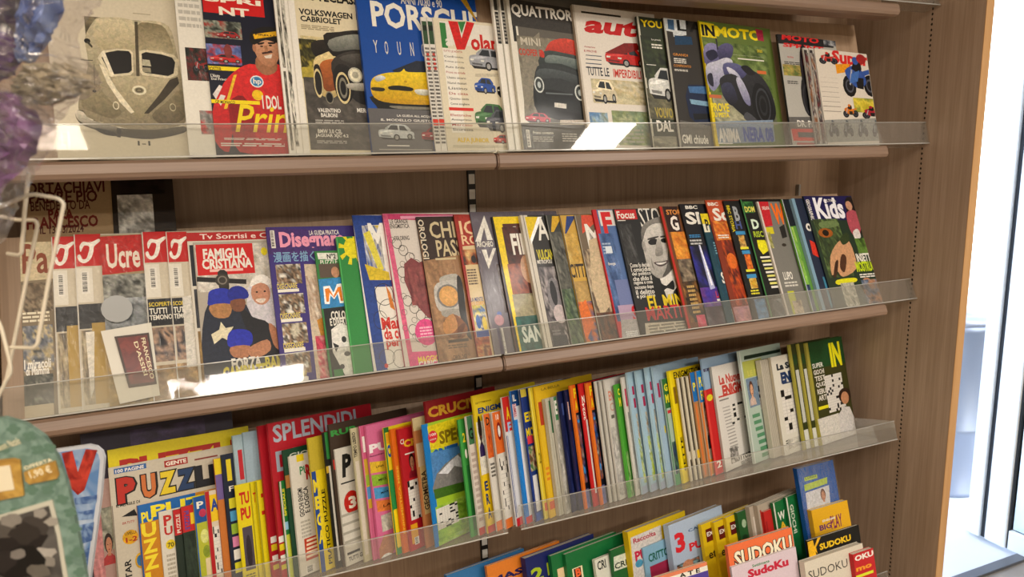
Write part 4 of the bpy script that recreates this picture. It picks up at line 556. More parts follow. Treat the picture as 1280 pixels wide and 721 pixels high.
('magazine','family weekly with a red title box,the pope and boys in blue caps','magazine','magazines on the middle shelf',[0.99452,-0.10453,0.0,-1.61613,0.09549,0.90854,0.40674,-0.25049,-0.04252,-0.40451,0.91355,-0.34648],0.19,0.2594,0.0012,'b8b0a4','b8b0a4',0,[('g',0.011,0.017,0.629,0.34,'dcd8d0,c8c0b4,e8e4dc,b0a898',3,8,5),('r',0.018,0.017,0.498,0.228,'d02828'),('t','FAMIGLIA',0.074,0.046,0.442,0.119,'ece8df',0.045,0,'m'),('t','CRISTIANA',0.059,0.117,0.482,0.188,'ece8df',0.045,0,'m'),('l',0.118,0.185,0.397,0.207,1,'f0c8c0'),('e',0.595,0.078,0.028,0.029,'e8d820'),('q',[(0.008,0.235),(0.416,0.269),(0.412,0.302),(0.004,0.267)],'2f2c2a'),('k',[(0.181,0.209),(0.26,0.213),(0.257,0.355),(0.191,0.352)],'3a3632'),('e',0.214,0.266,0.06,0.043,'4a443e'),('o',0.214,0.266,0.04,0.03,'8a8278',0.3),('k',[(0.422,0.33),(0.51,0.29),(0.615,0.339),(0.652,0.673),(0.656,0.932),(0.479,0.927),(0.42,0.763),(0.394,0.547)],'d4d0d6'),('e',0.527,0.369,0.084,0.082,'c9957a'),('k',[(0.444,0.32),(0.473,0.26),(0.559,0.241),(0.624,0.278),(0.624,0.329),(0.537,0.297)],'f0ece6'),('k',[(0.48,0.41),(0.564,0.409),(0.539,0.436),(0.498,0.433)],'e8d8cc'),('e',0.494,0.361,0.01,0.006,'15130f'),('e',0.563,0.359,0.011,0.006,'15130f'),('k',[(0.094,0.4),(0.346,0.392),(0.468,0.606),(0.606,0.8),(0.626,0.951),(0.035,0.927),(0,0.679)],'2c3446'),('k',[(0.328,0.435),(0.437,0.528),(0.58,0.592),(0.631,0.823),(0.532,0.836),(0.394,0.655)],'26262c'),('k',[(0.568,0.58),(0.643,0.64),(0.64,0.759),(0.589,0.723)],'c08868'),('k',[(0.082,0.389),(0.101,0.336),(0.181,0.319),(0.259,0.333),(0.273,0.388),(0.274,0.432),(0.09,0.432)],'2d3cae'),('k',[(0.242,0.365),(0.274,0.323),(0.343,0.31),(0.407,0.34),(0.414,0.396),(0.277,0.41)],'28349a'),('k',[(0.09,0.432),(0.261,0.431),(0.238,0.516),(0.12,0.509)],'b88a5c'),('k',[(0.264,0.41),(0.385,0.405),(0.362,0.48),(0.282,0.476)],'8a5c44'),('q',[(0.082,0.622),(0.15,0.595),(0.169,0.544),(0.203,0.588),(0.269,0.582),(0.224,0.632),(0.243,0.686),(0.169,0.649),(0.1,0.686)],'e4dcc0'),('k',[(0.207,0.663),(0.239,0.612),(0.32,0.602),(0.398,0.623),(0.419,0.667),(0.386,0.718),(0.227,0.717)],'2f3cb8'),('k',[(0.227,0.717),(0.386,0.718),(0.363,0.791),(0.245,0.781)],'b88464'),('k',[(0.37,0.738),(0.539,0.687),(0.556,0.763),(0.415,0.805)],'c08c6c'),('t','FORZA',0.224,0.79,0.474,0.869,'ece8df',0.045),('t','BAMBINI',0.503,0.802,0.804,0.886,'d8cc28',0.045),('t','CAMBIATE IL',0.147,0.84,0.587,0.937,'d8cc28',0.045)]),
('magazine','purple drawing-course magazine with a pink title','magazine','magazines on the middle shelf',[0.99452,-0.10453,0.0,-1.49725,0.09549,0.90854,0.40674,-0.25,-0.04252,-0.40451,0.91355,-0.3467],0.2,0.2796,0.006,'4a3c86','4a3c86',0,[('q',[(0.006,0.005),(0.615,0.033),(0.599,0.21),(0.008,0.181)],'553a7c'),('t','Disegnare',0.104,0.034,0.68,0.168,'f0a8c0',0.045,0,'m'),('t','LA GUIDA PRATICA',0.37,0.028,0.64,0.061,'ece8df',0.02),('b',0.031,0.022,0.068,0.14),('t','漫画を描く',0.037,0.166,0.393,0.236,'8fb6d2',0.02,0,'m'),('q',[(0.291,0.254),(0.517,0.262),(0.515,0.997),(0.28,0.996)],'d6c6b0'),('g',0.045,0.25,0.257,0.38,'d8d0bc,4a4038,b89c80,2a2420,e8e4da',11,7,5),('t','DISEGNARE',0.04,0.375,0.211,0.409,'e8d870',0.02),('l',0.042,0.407,0.222,0.431,1,'ece8df'),('g',0.044,0.443,0.254,0.573,'d8d0bc,4a4038,b89c80,2a2420,e8e4da',12,7,5),('t','DISEGNARE',0.039,0.565,0.208,0.601,'e8d870',0.02),('l',0.041,0.596,0.219,0.622,1,'ece8df'),('g',0.043,0.631,0.251,0.762,'d8d0bc,4a4038,b89c80,2a2420,e8e4da',13,7,5),('t','DISEGNARE',0.038,0.752,0.206,0.789,'e8d870',0.02),('l',0.04,0.782,0.216,0.81,1,'ece8df'),('g',0.041,0.817,0.248,0.948,'d8d0bc,4a4038,b89c80,2a2420,e8e4da',14,7,5),('t','DISEGNARE',0.037,0.935,0.203,0.974,'e8d870',0.02),('l',0.039,0.964,0.213,0.995,1,'ece8df'),('g',0.292,0.334,0.383,0.627,'d8c8b4,b89c84,e8dccc',5,5,7),('q',[(0.342,0.625),(0.401,0.608),(0.407,0.732),(0.363,0.75)],'c89030'),('g',0.311,0.726,0.47,1,'b03850,d8506c,e8c8b8,8c2c40',6,5,7)]),
('magazine','small children’s activity magazine with an orange M on blue and spotted dogs','magazine','magazines on the middle shelf',[0.99452,-0.10453,0.0,-1.41943,0.09549,0.90854,0.40674,-0.25,-0.04252,-0.40451,0.91355,-0.3467],0.17,0.2292,0.004,'3f8a4c','3f8a4c',0,[('q',[(0.023,0.014),(0.258,0.021),(0.258,0.074),(0.031,0.067)],'e8e8e0'),('t','N°2',0.122,0.024,0.216,0.066,'15130f',0.04),('t','PUZZLE',0.046,0.074,0.225,0.113,'ece8df',0.02),('r',0.025,0.106,0.241,0.219,'6a5c50'),('e',0.189,0.178,0.042,0.045,'c89878'),('q',[(0.005,0.229),(0.283,0.221),(0.285,0.456),(0,0.465)],'3f94cc'),('q',[(0.038,0.429),(0.045,0.289),(0.112,0.285),(0.144,0.345),(0.189,0.276),(0.249,0.272),(0.256,0.429),(0.196,0.432),(0.184,0.354),(0.143,0.397),(0.107,0.363),(0.087,0.432)],'fff'),('q',[(0.058,0.411),(0.058,0.309),(0.1,0.304),(0.139,0.371),(0.193,0.302),(0.228,0.297),(0.233,0.415),(0.208,0.413),(0.196,0.335),(0.145,0.384),(0.102,0.343),(0.082,0.413)],'f09020'),('q',[(0.016,0.466),(0.302,0.457),(0.305,1),(0.024,1)],'2a2c2c'),('t','COLORI',0.086,0.49,0.283,0.559,'ece8df',0.04),('t','E DIVERTITI',0.068,0.546,0.292,0.605,'ece8df',0.04),('q',[(0.07,0.634),(0.16,0.59),(0.289,0.624),(0.305,1),(0.155,1),(0.057,0.808)],'e8e6e0'),('q',[(0.07,0.735),(0.13,0.764),(0.09,0.811)],'3a3a38'),('e',0.188,0.718,0.025,0.025,'3a3a38'),('e',0.202,0.832,0.032,0.019,'5a5a58'),('e',0.135,0.926,0.025,0.019,'4a4a48'),('r',0.043,0.943,0.137,1,'3f8a4c')]),
('magazine','plain bright green booklet with a yellow sun at the top','magazine','magazines on the middle shelf',[0.99452,-0.10453,0.0,-1.37879,0.09549,0.90854,0.40674,-0.25265,-0.04252,-0.40451,0.91355,-0.34552],0.2,0.2528,0.007,'37924a','58b868',0,[('e',0.132,0.089,0.074,0.078,'e8dc20'),('q',[(0.132,0.089),(0.258,0.093),(0.246,0.13)],'e8dc20'),('q',[(0.132,0.089),(0.205,0.182),(0.171,0.203)],'e8dc20'),('q',[(0.132,0.089),(0.111,0.215),(0.075,0.208)],'e8dc20'),('q',[(0.132,0.089),(0.03,0.175),(0.013,0.144)],'e8dc20'),('q',[(0.132,0.089),(0.008,0.085),(0.02,0.048)],'e8dc20'),('q',[(0.132,0.089),(0.059,0),(0.092,0)],'e8dc20'),('q',[(0.132,0.089),(0.153,0),(0.19,0)],'e8dc20'),('q',[(0.132,0.089),(0.236,0),(0.254,0.032)],'e8dc20'),('r',0,0,0.01,1,'58b868')]),
('magazine','colouring book with a broad blue edge,a big M and red lettering','magazine','magazines on the middle shelf',[0.99452,-0.10453,0.0,-1.34479,0.09549,0.90854,0.40674,-0.25269,-0.04252,-0.40451,0.91355,-0.3455],0.2,0.2927,0.00345,'e6e2da','35589f',0,[('q',[(0,0),(0.462,0.005),(0.464,0.066),(0.001,0.07)],'2c4c98'),('q',[(0,0),(0.109,0.017),(0.127,1),(0.026,1)],'2d4f9a'),('g',0.076,0.071,0.241,0.447,'e0c838,3460a8,d8dce0,c8c4bc,2c50a0',3,6,6),('t','M',0.132,0.055,0.279,0.268,'f0eee8',0.05,0,'m'),('q',[(0.08,0.124),(0.145,0.104),(0.228,0.362),(0.179,0.382)],'e4d858'),('q',[(0.055,0.325),(0.269,0.385),(0.271,0.448),(0.078,0.43)],'d8c030'),('q',[(0.049,0.429),(0.288,0.438),(0.287,0.48),(0.054,0.475)],'2c4c98'),('o',0.193,0.528,0.09,0.072,'3a3834',0.06),('o',0.218,0.623,0.09,0.065,'3a3834',0.06),('o',0.129,0.689,0.066,0.06,'3a3834',0.06),('q',[(0.221,0.467),(0.255,0.521),(0.276,0.636),(0.235,0.613)],'d88830'),('t','Mandala',0.132,0.674,0.512,0.753,'d03828',0.04),('t','da colorare',0.14,0.74,0.513,0.816,'d03828',0.04),('t','per tutti',0.148,0.807,0.466,0.879,'d03828',0.04),('o',0.139,0.921,0.073,0.049,'4a4844',0.06),('o',0.254,0.94,0.067,0.058,'4a4844',0.06),('e',0.12,0.974,0.018,0.014,'c84038')]),
('magazine','pink doodle colouring magazine with a brown heart and a pink spot','magazine','magazines on the middle shelf',[0.99452,-0.10453,0.0,-1.28821,0.09549,0.90854,0.40674,-0.25267,-0.04252,-0.40451,0.91355,-0.34551],0.2,0.2928,0.00574,'d8d0c8','c8587c',0,[('q',[(0,0),(1,0.015),(1,0.068),(0.007,0.038)],'cf4c7c'),('q',[(0,0),(0.047,0),(0.089,1),(0.044,1)],'d8688c'),('l',0.17,0.013,0.915,0.038,1,'e8a8c0'),('t','LE GRANDE',0.062,0.039,0.237,0.069,'3a3230',0.02),('t','ENIGMISTICA',0.055,0.072,0.245,0.102,'3a3230',0.02),('t','COLORING',0.076,0.153,0.226,0.184,'3a3230',0.02),('o',0.096,0.203,0.047,0.037,'5a544c',0.12),('o',0.149,0.253,0.047,0.037,'5a544c',0.12),('o',0.202,0.303,0.048,0.037,'5a544c',0.12),('o',0.256,0.353,0.047,0.037,'5a544c',0.12),('o',0.106,0.396,0.047,0.036,'5a544c',0.12),('o',0.159,0.445,0.046,0.037,'5a544c',0.12),('o',0.212,0.495,0.047,0.037,'5a544c',0.12),('o',0.265,0.545,0.047,0.037,'5a544c',0.12),('o',0.116,0.585,0.046,0.036,'5a544c',0.12),('o',0.168,0.635,0.047,0.036,'5a544c',0.12),('o',0.221,0.685,0.046,0.036,'5a544c',0.12),('o',0.273,0.735,0.047,0.036,'5a544c',0.12),('o',0.126,0.772,0.045,0.035,'5a544c',0.12),('o',0.178,0.822,0.046,0.035,'5a544c',0.12),('o',0.054,0.18,0.027,0.022,'6a645c',0.15),('o',0.139,0.236,0.027,0.022,'6a645c',0.15),('o',0.224,0.292,0.027,0.022,'6a645c',0.15),('o',0.121,0.343,0.027,0.021,'6a645c',0.15),('o',0.206,0.399,0.027,0.022,'6a645c',0.15),('o',0.104,0.448,0.027,0.021,'6a645c',0.15),('o',0.187,0.505,0.028,0.021,'6a645c',0.15),('o',0.086,0.553,0.027,0.02,'6a645c',0.15),('o',0.17,0.609,0.027,0.021,'6a645c',0.15),('o',0.069,0.656,0.027,0.02,'6a645c',0.15),('o',0.152,0.712,0.027,0.02,'6a645c',0.15),('o',0.053,0.757,0.026,0.02,'6a645c',0.15),('o',0.135,0.814,0.026,0.02,'6a645c',0.15),('o',0.217,0.87,0.027,0.02,'6a645c',0.15),('q',[(0.135,0.343),(0.215,0.303),(0.287,0.338),(0.355,0.318),(0.394,0.46),(0.361,0.724),(0.28,0.699),(0.165,0.588),(0.117,0.46)],'8c4a4c'),('g',0.154,0.365,0.332,0.618,'8c4a4c,a05c58,74383c',3,5,6),('e',0.249,0.795,0.109,0.086,'dd5290'),('l',0.188,0.756,0.31,0.836,4,'f0b8cc'),('q',[(0.061,0.91),(0.368,0.922),(0.374,1),(0.044,1)],'df5a92'),('t','MAGGIO',0.129,0.945,0.336,0.986,'f0e050',0.03),('t','CARICA',0.129,0.975,0.344,1.018,'ece8df',0.04)]),
('magazine','brown watch magazine with a steel square-dialled wristwatch','magazine','magazines on the middle shelf',[0.99452,-0.10453,0.0,-1.22459,0.09549,0.90854,0.40674,-0.2513,-0.04252,-0.40451,0.91355,-0.34612],0.2,0.2834,0.005,'a07c5a','3a2a20',0,[('q',[(0,0),(0.399,0),(0.38,0.278),(0.009,0.312)],'3f2c20'),('q',[(0,0.017),(0.036,0.018),(0.071,0.291),(0.028,0.301)],'1f1612'),('w','OROLOGI',0.008,0.02,0.068,0.3,'d8ccb8',0.03),('t','CHI',0.114,0.036,0.376,0.156,'cfc09c',0.02,0,'m'),('t','PASSA',0.156,0.169,0.513,0.288,'cfc09c',0.02,0,'m'),('l',0.127,0.293,0.338,0.311,1,'cfc09c'),('t','IL TEMPO',0.052,0.335,0.208,0.363,'c8b890',0.02),('g',0.009,0.312,0.319,1,'8c6c50,a88460,b89470,94704e',6,7,10),('k',[(0.152,0.429),(0.312,0.413),(0.331,0.47),(0.149,0.473)],'b8b4ac'),('k',[(0.101,0.471),(0.317,0.458),(0.364,0.539),(0.333,0.66),(0.211,0.686),(0.081,0.657),(0.056,0.557)],'c4c0ba'),('e',0.2,0.564,0.122,0.082,'8a8884'),('e',0.2,0.564,0.098,0.071,'d8a868'),('e',0.2,0.564,0.073,0.055,'e0b070'),('k',[(0.112,0.659),(0.3,0.658),(0.305,0.703),(0.126,0.703)],'a8a49c'),('k',[(0.315,0.435),(0.361,0.482),(0.346,0.738),(0.361,0.871),(0.308,0.823),(0.281,0.668)],'2a2420'),('k',[(0.1,0.745),(0.211,0.686),(0.324,0.759),(0.324,0.824),(0.232,0.862),(0.113,0.821)],'8a5c38'),('k',[(0.211,0.686),(0.235,0.786),(0.113,0.821),(0.1,0.745)],'c0905c'),('k',[(0.235,0.786),(0.324,0.759),(0.232,0.862)],'6c4428'),('l',0.121,0.854,0.326,0.879,1,'4a3c30'),('l',0.112,0.891,0.299,0.92,2,'6a5c4c'),('t','OROLOGI',0.142,0.962,0.28,0.994,'5a4838',0.02)]),
('magazine','red-topped illustrated monthly with small figures,just right of the watch magazine','magazine','magazines on the middle shelf',[0.99452,-0.10453,0.0,-1.14869,0.09549,0.90854,0.40674,-0.25,-0.04252,-0.40451,0.91355,-0.3467],0.2,0.2847,0.005,'d8c49c','8c2818',0,[('q',[(0,0),(0.215,0.002),(0.208,0.225),(0.009,0.232)],'ae3828'),('q',[(0,0),(0.042,0),(0.013,1),(0,1)],'a83222'),('t','IC',0.039,0.047,0.211,0.149,'e8c8a0',0.02,0,'m'),('t','RO',0.038,0.152,0.227,0.22,'e8c8a0',0.02,0,'m'),('g',0.02,0.255,0.222,0.365,'d8b880,b86030,483028',3,5,4),('e',0.129,0.327,0.026,0.028,'281c18'),('l',0.036,0.392,0.132,0.509,6,'6a5848'),('t','LA MENTE',0.025,0.594,0.153,0.623,'3c4c80',0.02),('t','E IL CORPO',0.027,0.622,0.162,0.651,'d8a020',0.02),('g',0.028,0.649,0.155,0.866,'3c70b0,d8c838,e8e0d0,2c4c80',6,5,8),('e',0.065,0.762,0.025,0.048,'2c68b0'),('e',0.128,0.777,0.025,0.048,'d8c030'),('r',0.023,0.825,0.155,0.866,'2c50a0'),('g',0.004,0.867,0.147,1,'8c3c28,b86038,c8a068,6c2c20',6,5,6)]),
('magazine','grey-violet film-wrapped monthly with a white A and V','magazine','magazines on the middle shelf',[0.99452,-0.10453,0.0,-1.11508,0.09549,0.90854,0.40674,-0.25004,-0.04252,-0.40451,0.91355,-0.34668],0.2,0.2879,0.00341,'6c6470','6c6470',1,[('g',0,0.202,0.024,1,'6c6470,7c7280,5a5260,8a7c80',6,5,12),('q',[(0.004,0.214),(0.151,0.025),(0.198,0.207),(0.136,0.206),(0.127,0.113),(0.064,0.216)],'eeeae2'),('t','ARCHEO',0.012,0.214,0.194,0.254,'ece8df',0.03),('q',[(0.057,0.273),(0.109,0.274),(0.116,0.343),(0.182,0.265),(0.217,0.266),(0.097,0.411)],'eeeae2'),('g',0.185,0.38,0.263,0.723,'3a2c2c,5c4440,281c1c',3,4,6),('e',0.122,0.726,0.025,0.016,'3858a8'),('e',0.11,0.769,0.051,0.038,'b88890'),('b',0.111,0.824,0.13,0.999)]),
('magazine','yellow-bordered magazine with a dark red cover picture and black edge','magazine','magazines on the middle shelf',[0.99452,-0.10453,0.0,-1.07178,0.09549,0.90854,0.40674,-0.25005,-0.04252,-0.40451,0.91355,-0.34668],0.2,0.2754,0.00439,'5e3024','181410',0,[('q',[(0,0),(0.036,0),(0.061,1),(0.015,1)],'15130f'),('q',[(0.018,0),(0.107,0.001),(0.129,1),(0.04,1)],'f0d414'),('q',[(0.018,0),(0.632,0),(0.634,0.052),(0.021,0.056)],'f0d414'),('q',[(0.051,0.968),(0.876,0.994),(0.875,1),(0.04,1)],'f0d414'),('t','FIR',0.165,0.12,0.408,0.299,'ece8df',0.03),('t','SAN',0.213,0.077,0.425,0.112,'ece8df',0.02),('g',0.094,0.081,0.617,0.602,'4a241c,6c3828,3a1c18,7c4434',3,8,8),('t','FIRENZE',0.171,0.132,0.713,0.295,'ece8df',0.04),('g',0.08,0.361,0.269,0.585,'8c4c34,a85c3c,6c3428',4,5,5),('e',0.303,0.405,0.082,0.108,'c09878'),('g',0.071,0.587,0.607,0.783,'9c9478,b0a888,7c7860',3,8,4),('g',0.06,0.75,0.598,1,'2f6c62,3c7c70,24544c,487068',4,8,5),('t','SANTUARI',0.101,0.822,0.661,0.943,'dce4dc',0.045)]),
('magazine','thick dark archaeology magazine with a yellow corner ribbon and yellow lettering','magazine','magazines on the middle shelf',[0.99452,-0.10453,0.0,-1.01103,0.09549,0.90854,0.40674,-0.25353,-0.04252,-0.40451,0.91355,-0.34513],0.2,0.2741,0.01,'34302e','d8d2c4',0,[('r',0,0,0.08,1,'d2ccc0'),('r',0.028,0,0.037,1,'8a847a'),('q',[(0.052,0.013),(0.201,0.015),(0.132,0.121),(0.055,0.194)],'e8cc20'),('q',[(0.201,0.015),(0.248,0.015),(0.062,0.232),(0.068,0.182)],'fff'),('t','A',0.162,0.021,0.297,0.2,'ece8df',0.02,0,'m'),('t','VULCANI',0.107,0.27,0.308,0.351,'d8cc28',0.04),('t','METROPOLI',0.093,0.35,0.261,0.38,'ece8df',0.02),('g',0.086,0.405,0.314,0.994,'4a464c,7c7478,2c2a30,b8b0b0,5c565c',7,6,10),('e',0.222,0.63,0.083,0.141,'8c888c'),('e',0.211,0.605,0.037,0.095,'2c2c30'),('e',0.237,0.763,0.074,0.07,'c8bcbc'),('l',0.11,0.874,0.204,0.986,5,'8a8688'),('r',0.096,0.92,0.266,1,'3a3c44')]),
('magazine','dark archaeology magazine with a gold corner ribbon and grey stone faces','magazine','magazines on the middle shelf',[0.99452,-0.10453,0.0,-0.95414,0.09549,0.90854,0.40674,-0.2528,-0.04252,-0.40451,0.91355,-0.34545],0.2,0.2712,0.005,'3e403c','3e403c',0,[('q',[(0.074,0.007),(0.191,0.009),(0.055,0.136),(0,0.197)],'d8b028'),('g',0,0.134,0.185,0.582,'6a6a60,3c3e3a,8a887c,2a2a28',3,5,8),('g',0,0.582,0.18,1,'4c6848,6c8058,34483a,7c8c70',4,5,8),('r',0,0,0.009,1,'8a8880')]),
('magazine','yellow-covered archaeology magazine with a blue corner ribbon and an orange figure','magazine','magazines on the middle shelf',[0.99452,-0.10453,0.0,-0.92346,0.09549,0.90854,0.40674,-0.25285,-0.04252,-0.40451,0.91355,-0.34543],0.2,0.2695,0.00311,'cfa94c','cfa94c',0,[('q',[(0.086,0.008),(0.194,0.009),(0.041,0.15),(0,0.2)],'2c4888'),('g',0.002,0.149,0.287,0.429,'d8b45c,c49c40,e0c478',3,5,5),('t','CITTA',-0.006,0.392,0.223,0.503,'3a2c18',0.03),('g',0,0.53,0.254,0.707,'c8a868,b89858',3,4,3),('g',0,0.69,0.275,0.994,'4a6c98,c86828,e08838,3c5c88',5,5,6),('q',[(0,0.727),(0.108,0.674),(0.143,0.862),(0.028,0.976),(0,0.932)],'df7a2c'),('r',0,0,0.01,1,'6a6050')]),
('magazine','magazine with a pale marble statue,directly left of the red-spined one','magazine','magazines on the middle shelf',[0.99452,-0.10453,0.0,-0.8886,0.09549,0.90854,0.40674,-0.25288,-0.04252,-0.40451,0.91355,-0.34542],0.2,0.2676,0.00354,'7c6c58','7c6c58',0,[('q',[(0.082,0),(0.223,0),(0.217,0.076),(0.051,0.153)],'d8583c'),('t','M',0.096,0.074,0.292,0.278,'ece8df',0.02,0,'m'),('g',0,0.281,0.217,0.855,'b8a488,d8c4a4,8c7860,5c4c40,c8b494',3,6,9),('q',[(0.113,0.207),(0.242,0.183),(0.248,0.408),(0.22,0.729),(0.069,0.821),(0.027,0.591)],'cdb999'),('g',0,0.788,0.231,1,'4a3c34,8c5c40,2c2824',3,5,4),('t','Y',0.238,0.882,0.285,0.948,'d8cc28',0.03),('r',0,0,0.011,1,'a8a090')]),
('magazine','science magazine with a wide red edge,blue sky and a giant red F','magazine','magazines on the middle shelf',[0.99452,-0.10453,0.0,-0.84455,0.09549,0.90854,0.40674,-0.25289,-0.04252,-0.40451,0.91355,-0.34541],0.2,0.2778,0.00447,'5c78a8','c01c28',0,[('r',0,0,0.052,1,'c42430'),('r',0.069,0.007,0.264,0.133,'e0dcd8'),('t','F',0.096,0.02,0.22,0.198,'d42424',0.05,0,'m'),('g',0.015,0.193,0.199,0.877,'3c5888,4c6898,5878a8,7088b8',3,5,8),('l',0.031,0.264,0.14,0.362,4,'a8b8d0'),('r',0.061,0.297,0.144,0.35,'dce4ec'),('t','Energia',0.057,0.423,0.149,0.451,'ece8df',0.02),('r',0.089,0.562,0.404,0.778,'7884b0'),('r',0.059,0.758,0.403,0.89,'b8a0b8'),('t','S',0.219,0.767,0.296,0.895,'d02030',0.05,0,'m'),('q',[(0.059,0.868),(0.305,0.871),(0.291,1),(0.028,1)],'b8b4b4'),('l',0.088,0.955,0.235,1,3,'e0e0e0')]),
('magazine','black history monthly with the portrait of a man in a bow tie','magazine','magazines on the middle shelf',[0.99452,-0.10453,0.0,-0.79223,0.09549,0.90854,0.40674,-0.25288,-0.04252,-0.40451,0.91355,-0.34542],0.2,0.2769,0.0053,'2e2e2e','2e2e2e',0,[('r',0.008,0.007,0.288,0.089,'c82c30'),('t','Focus',0.024,0.02,0.258,0.082,'ece8df',0.03),('l',0.019,0.092,0.122,0.1,1,'ece8df'),('t','STORIA',0.317,-0.018,0.854,0.165,'e8e4dc',0.01,0,'m'),('g',0.029,0.125,0.183,0.454,'3a3a3a,4c4c4c,2c2c2c,606060',4,5,6),('k',[(0.261,0.585),(0.441,0.515),(0.655,0.537),(0.831,0.663),(0.851,0.939),(0.425,0.937),(0.235,0.925)],'262626','0e0e0e'),('k',[(0.414,0.527),(0.605,0.495),(0.668,0.616),(0.548,0.689),(0.464,0.787),(0.423,0.67)],'f0ece6','c4c0ba'),('k',[(0.4,0.617),(0.468,0.64),(0.574,0.599),(0.564,0.676),(0.471,0.659),(0.397,0.681)],'0c0c0c'),('k',[(0.283,0.274),(0.323,0.17),(0.447,0.105),(0.636,0.08),(0.774,0.137),(0.787,0.273),(0.693,0.445),(0.54,0.545),(0.394,0.578),(0.29,0.509),(0.271,0.392)],'dedad4','a8a49e'),('k',[(0.283,0.274),(0.317,0.156),(0.474,0.092),(0.661,0.073),(0.799,0.13),(0.804,0.26),(0.74,0.218),(0.7,0.149),(0.528,0.126),(0.377,0.171)],'9a9690','706c68'),('k',[(0.672,0.216),(0.758,0.259),(0.698,0.432),(0.556,0.533),(0.442,0.567),(0.549,0.467)],'8a8680','5c5854'),('k',[(0.359,0.276),(0.434,0.252),(0.495,0.266),(0.471,0.299),(0.381,0.303)],'2a2828'),('k',[(0.542,0.261),(0.625,0.249),(0.699,0.264),(0.643,0.29),(0.553,0.288)],'242222'),('k',[(0.369,0.25),(0.508,0.233),(0.503,0.246),(0.374,0.263)],'4a4644'),('k',[(0.552,0.234),(0.704,0.224),(0.698,0.237),(0.558,0.248)],'4a4644'),('k',[(0.484,0.266),(0.528,0.267),(0.53,0.374),(0.465,0.398),(0.416,0.383)],'bcb8b2','8c8882'),('k',[(0.369,0.447),(0.469,0.444),(0.584,0.435),(0.524,0.472),(0.432,0.482)],'5c5050'),('k',[(0.4,0.452),(0.477,0.451),(0.546,0.447),(0.494,0.465),(0.427,0.466)],'e4e0dc'),('k',[(0.351,0.407),(0.353,0.46),(0.365,0.512),(0.337,0.472)],'8c8882'),('e',0.29,0.314,0.026,0.045,'a8a49e'),('t','Come fu deciso',0.049,0.443,0.303,0.477,'e8e4dc',0.02),('t','l omicidio',0.049,0.478,0.301,0.513,'e8e4dc',0.02),('t','del politico',0.048,0.514,0.298,0.55,'e8e4dc',0.02),('t','che sfido il',0.047,0.549,0.296,0.585,'e8e4dc',0.02),('t','regime e cosa',0.047,0.585,0.294,0.621,'e8e4dc',0.02),('t','successe dopo',0.046,0.62,0.292,0.657,'e8e4dc',0.02),('t','il delitto',0.045,0.655,0.29,0.693,'e8e4dc',0.02),('t','e poi altro',0.045,0.69,0.288,0.728,'e8e4dc',0.02),('t','EL MIN',0.171,0.708,0.655,0.811,'e0c828',0.03,0,'m'),('t','MARTIRI',0.117,0.793,0.731,0.899,'c8303c',0.02),('q',[(0.071,0.914),(0.717,0.93),(0.73,1),(0.054,1)],'c8c0b0'),('l',0.107,0.929,0.658,1,3,'8a8478')]),
('magazine','red-edged history magazine with an orange sunset and a large white G','magazine','magazines on the middle shelf',[0.99452,-0.10453,0.0,-0.67441,0.09549,0.90854,0.40674,-0.25,-0.04252,-0.40451,0.91355,-0.3467],0.2,0.2777,0.005,'7a4c24','7a4c24',0,[('r',0,0,0.032,1,'c03020'),('q',[(0.045,0),(0.251,0.002),(0.23,0.22),(0.049,0.216)],'3a1c14'),('t','STORIA',0.079,0.028,0.362,0.071,'e8a050',0.03),('t','G',0.103,0.082,0.213,0.206,'f0e8e0',0.04,0,'m'),('g',0.071,0.217,0.318,0.451,'c87020,e09030,f0b048,d88428',3,4,6),('g',0.069,0.443,0.353,0.639,'6a5c50,a89880,3a302a',3,5,5),('g',0.061,0.626,0.378,0.954,'3a2c20,5c4830,1f1a14,a87840',4,5,6),('l',0.117,0.654,0.22,0.893,7,'c8a868'),('g',0.148,0.901,0.344,1,'d85070,e08090,c84058',4,4,3)]),
('magazine','black astronomy magazine with a white comet trail over violet-blue','magazine','magazines on the middle shelf',[0.99452,-0.10453,0.0,-0.62059,0.09549,0.90854,0.40674,-0.25,-0.04252,-0.40451,0.91355,-0.3467],0.2,0.2808,0.005,'1e1c22','1e1c22',0,[('t','BBC',0.076,0.014,0.253,0.043,'ece8df',0.04),('t','Sky',0.041,0.068,0.521,0.205,'ece8df',0.04,0,'m'),('l',0.031,0.257,0.194,0.287,2,'4898d0'),('l',0.025,0.297,0.191,0.348,2,'c8c8c8'),('g',0,0.356,0.336,0.712,'18182c,202050,2c2c80,38389c',3,5,7),('g',0,0.695,0.388,0.859,'4838a0,6040a0,804890,503c9c',3,5,4),('q',[(0.132,0.346),(0.156,0.347),(0.22,0.707),(0.145,0.716)],'b8bce0'),('q',[(0.144,0.347),(0.156,0.347),(0.197,0.679),(0.171,0.685)],'f4f4fc'),('t','LA LUNA',0.208,0.732,0.472,0.785,'d84848',0.02),('l',0.205,0.791,0.339,0.811,1,'ece8df'),('g',0,0.85,0.381,1,'3c2c40,5c4450,6c6870',3,5,4)]),
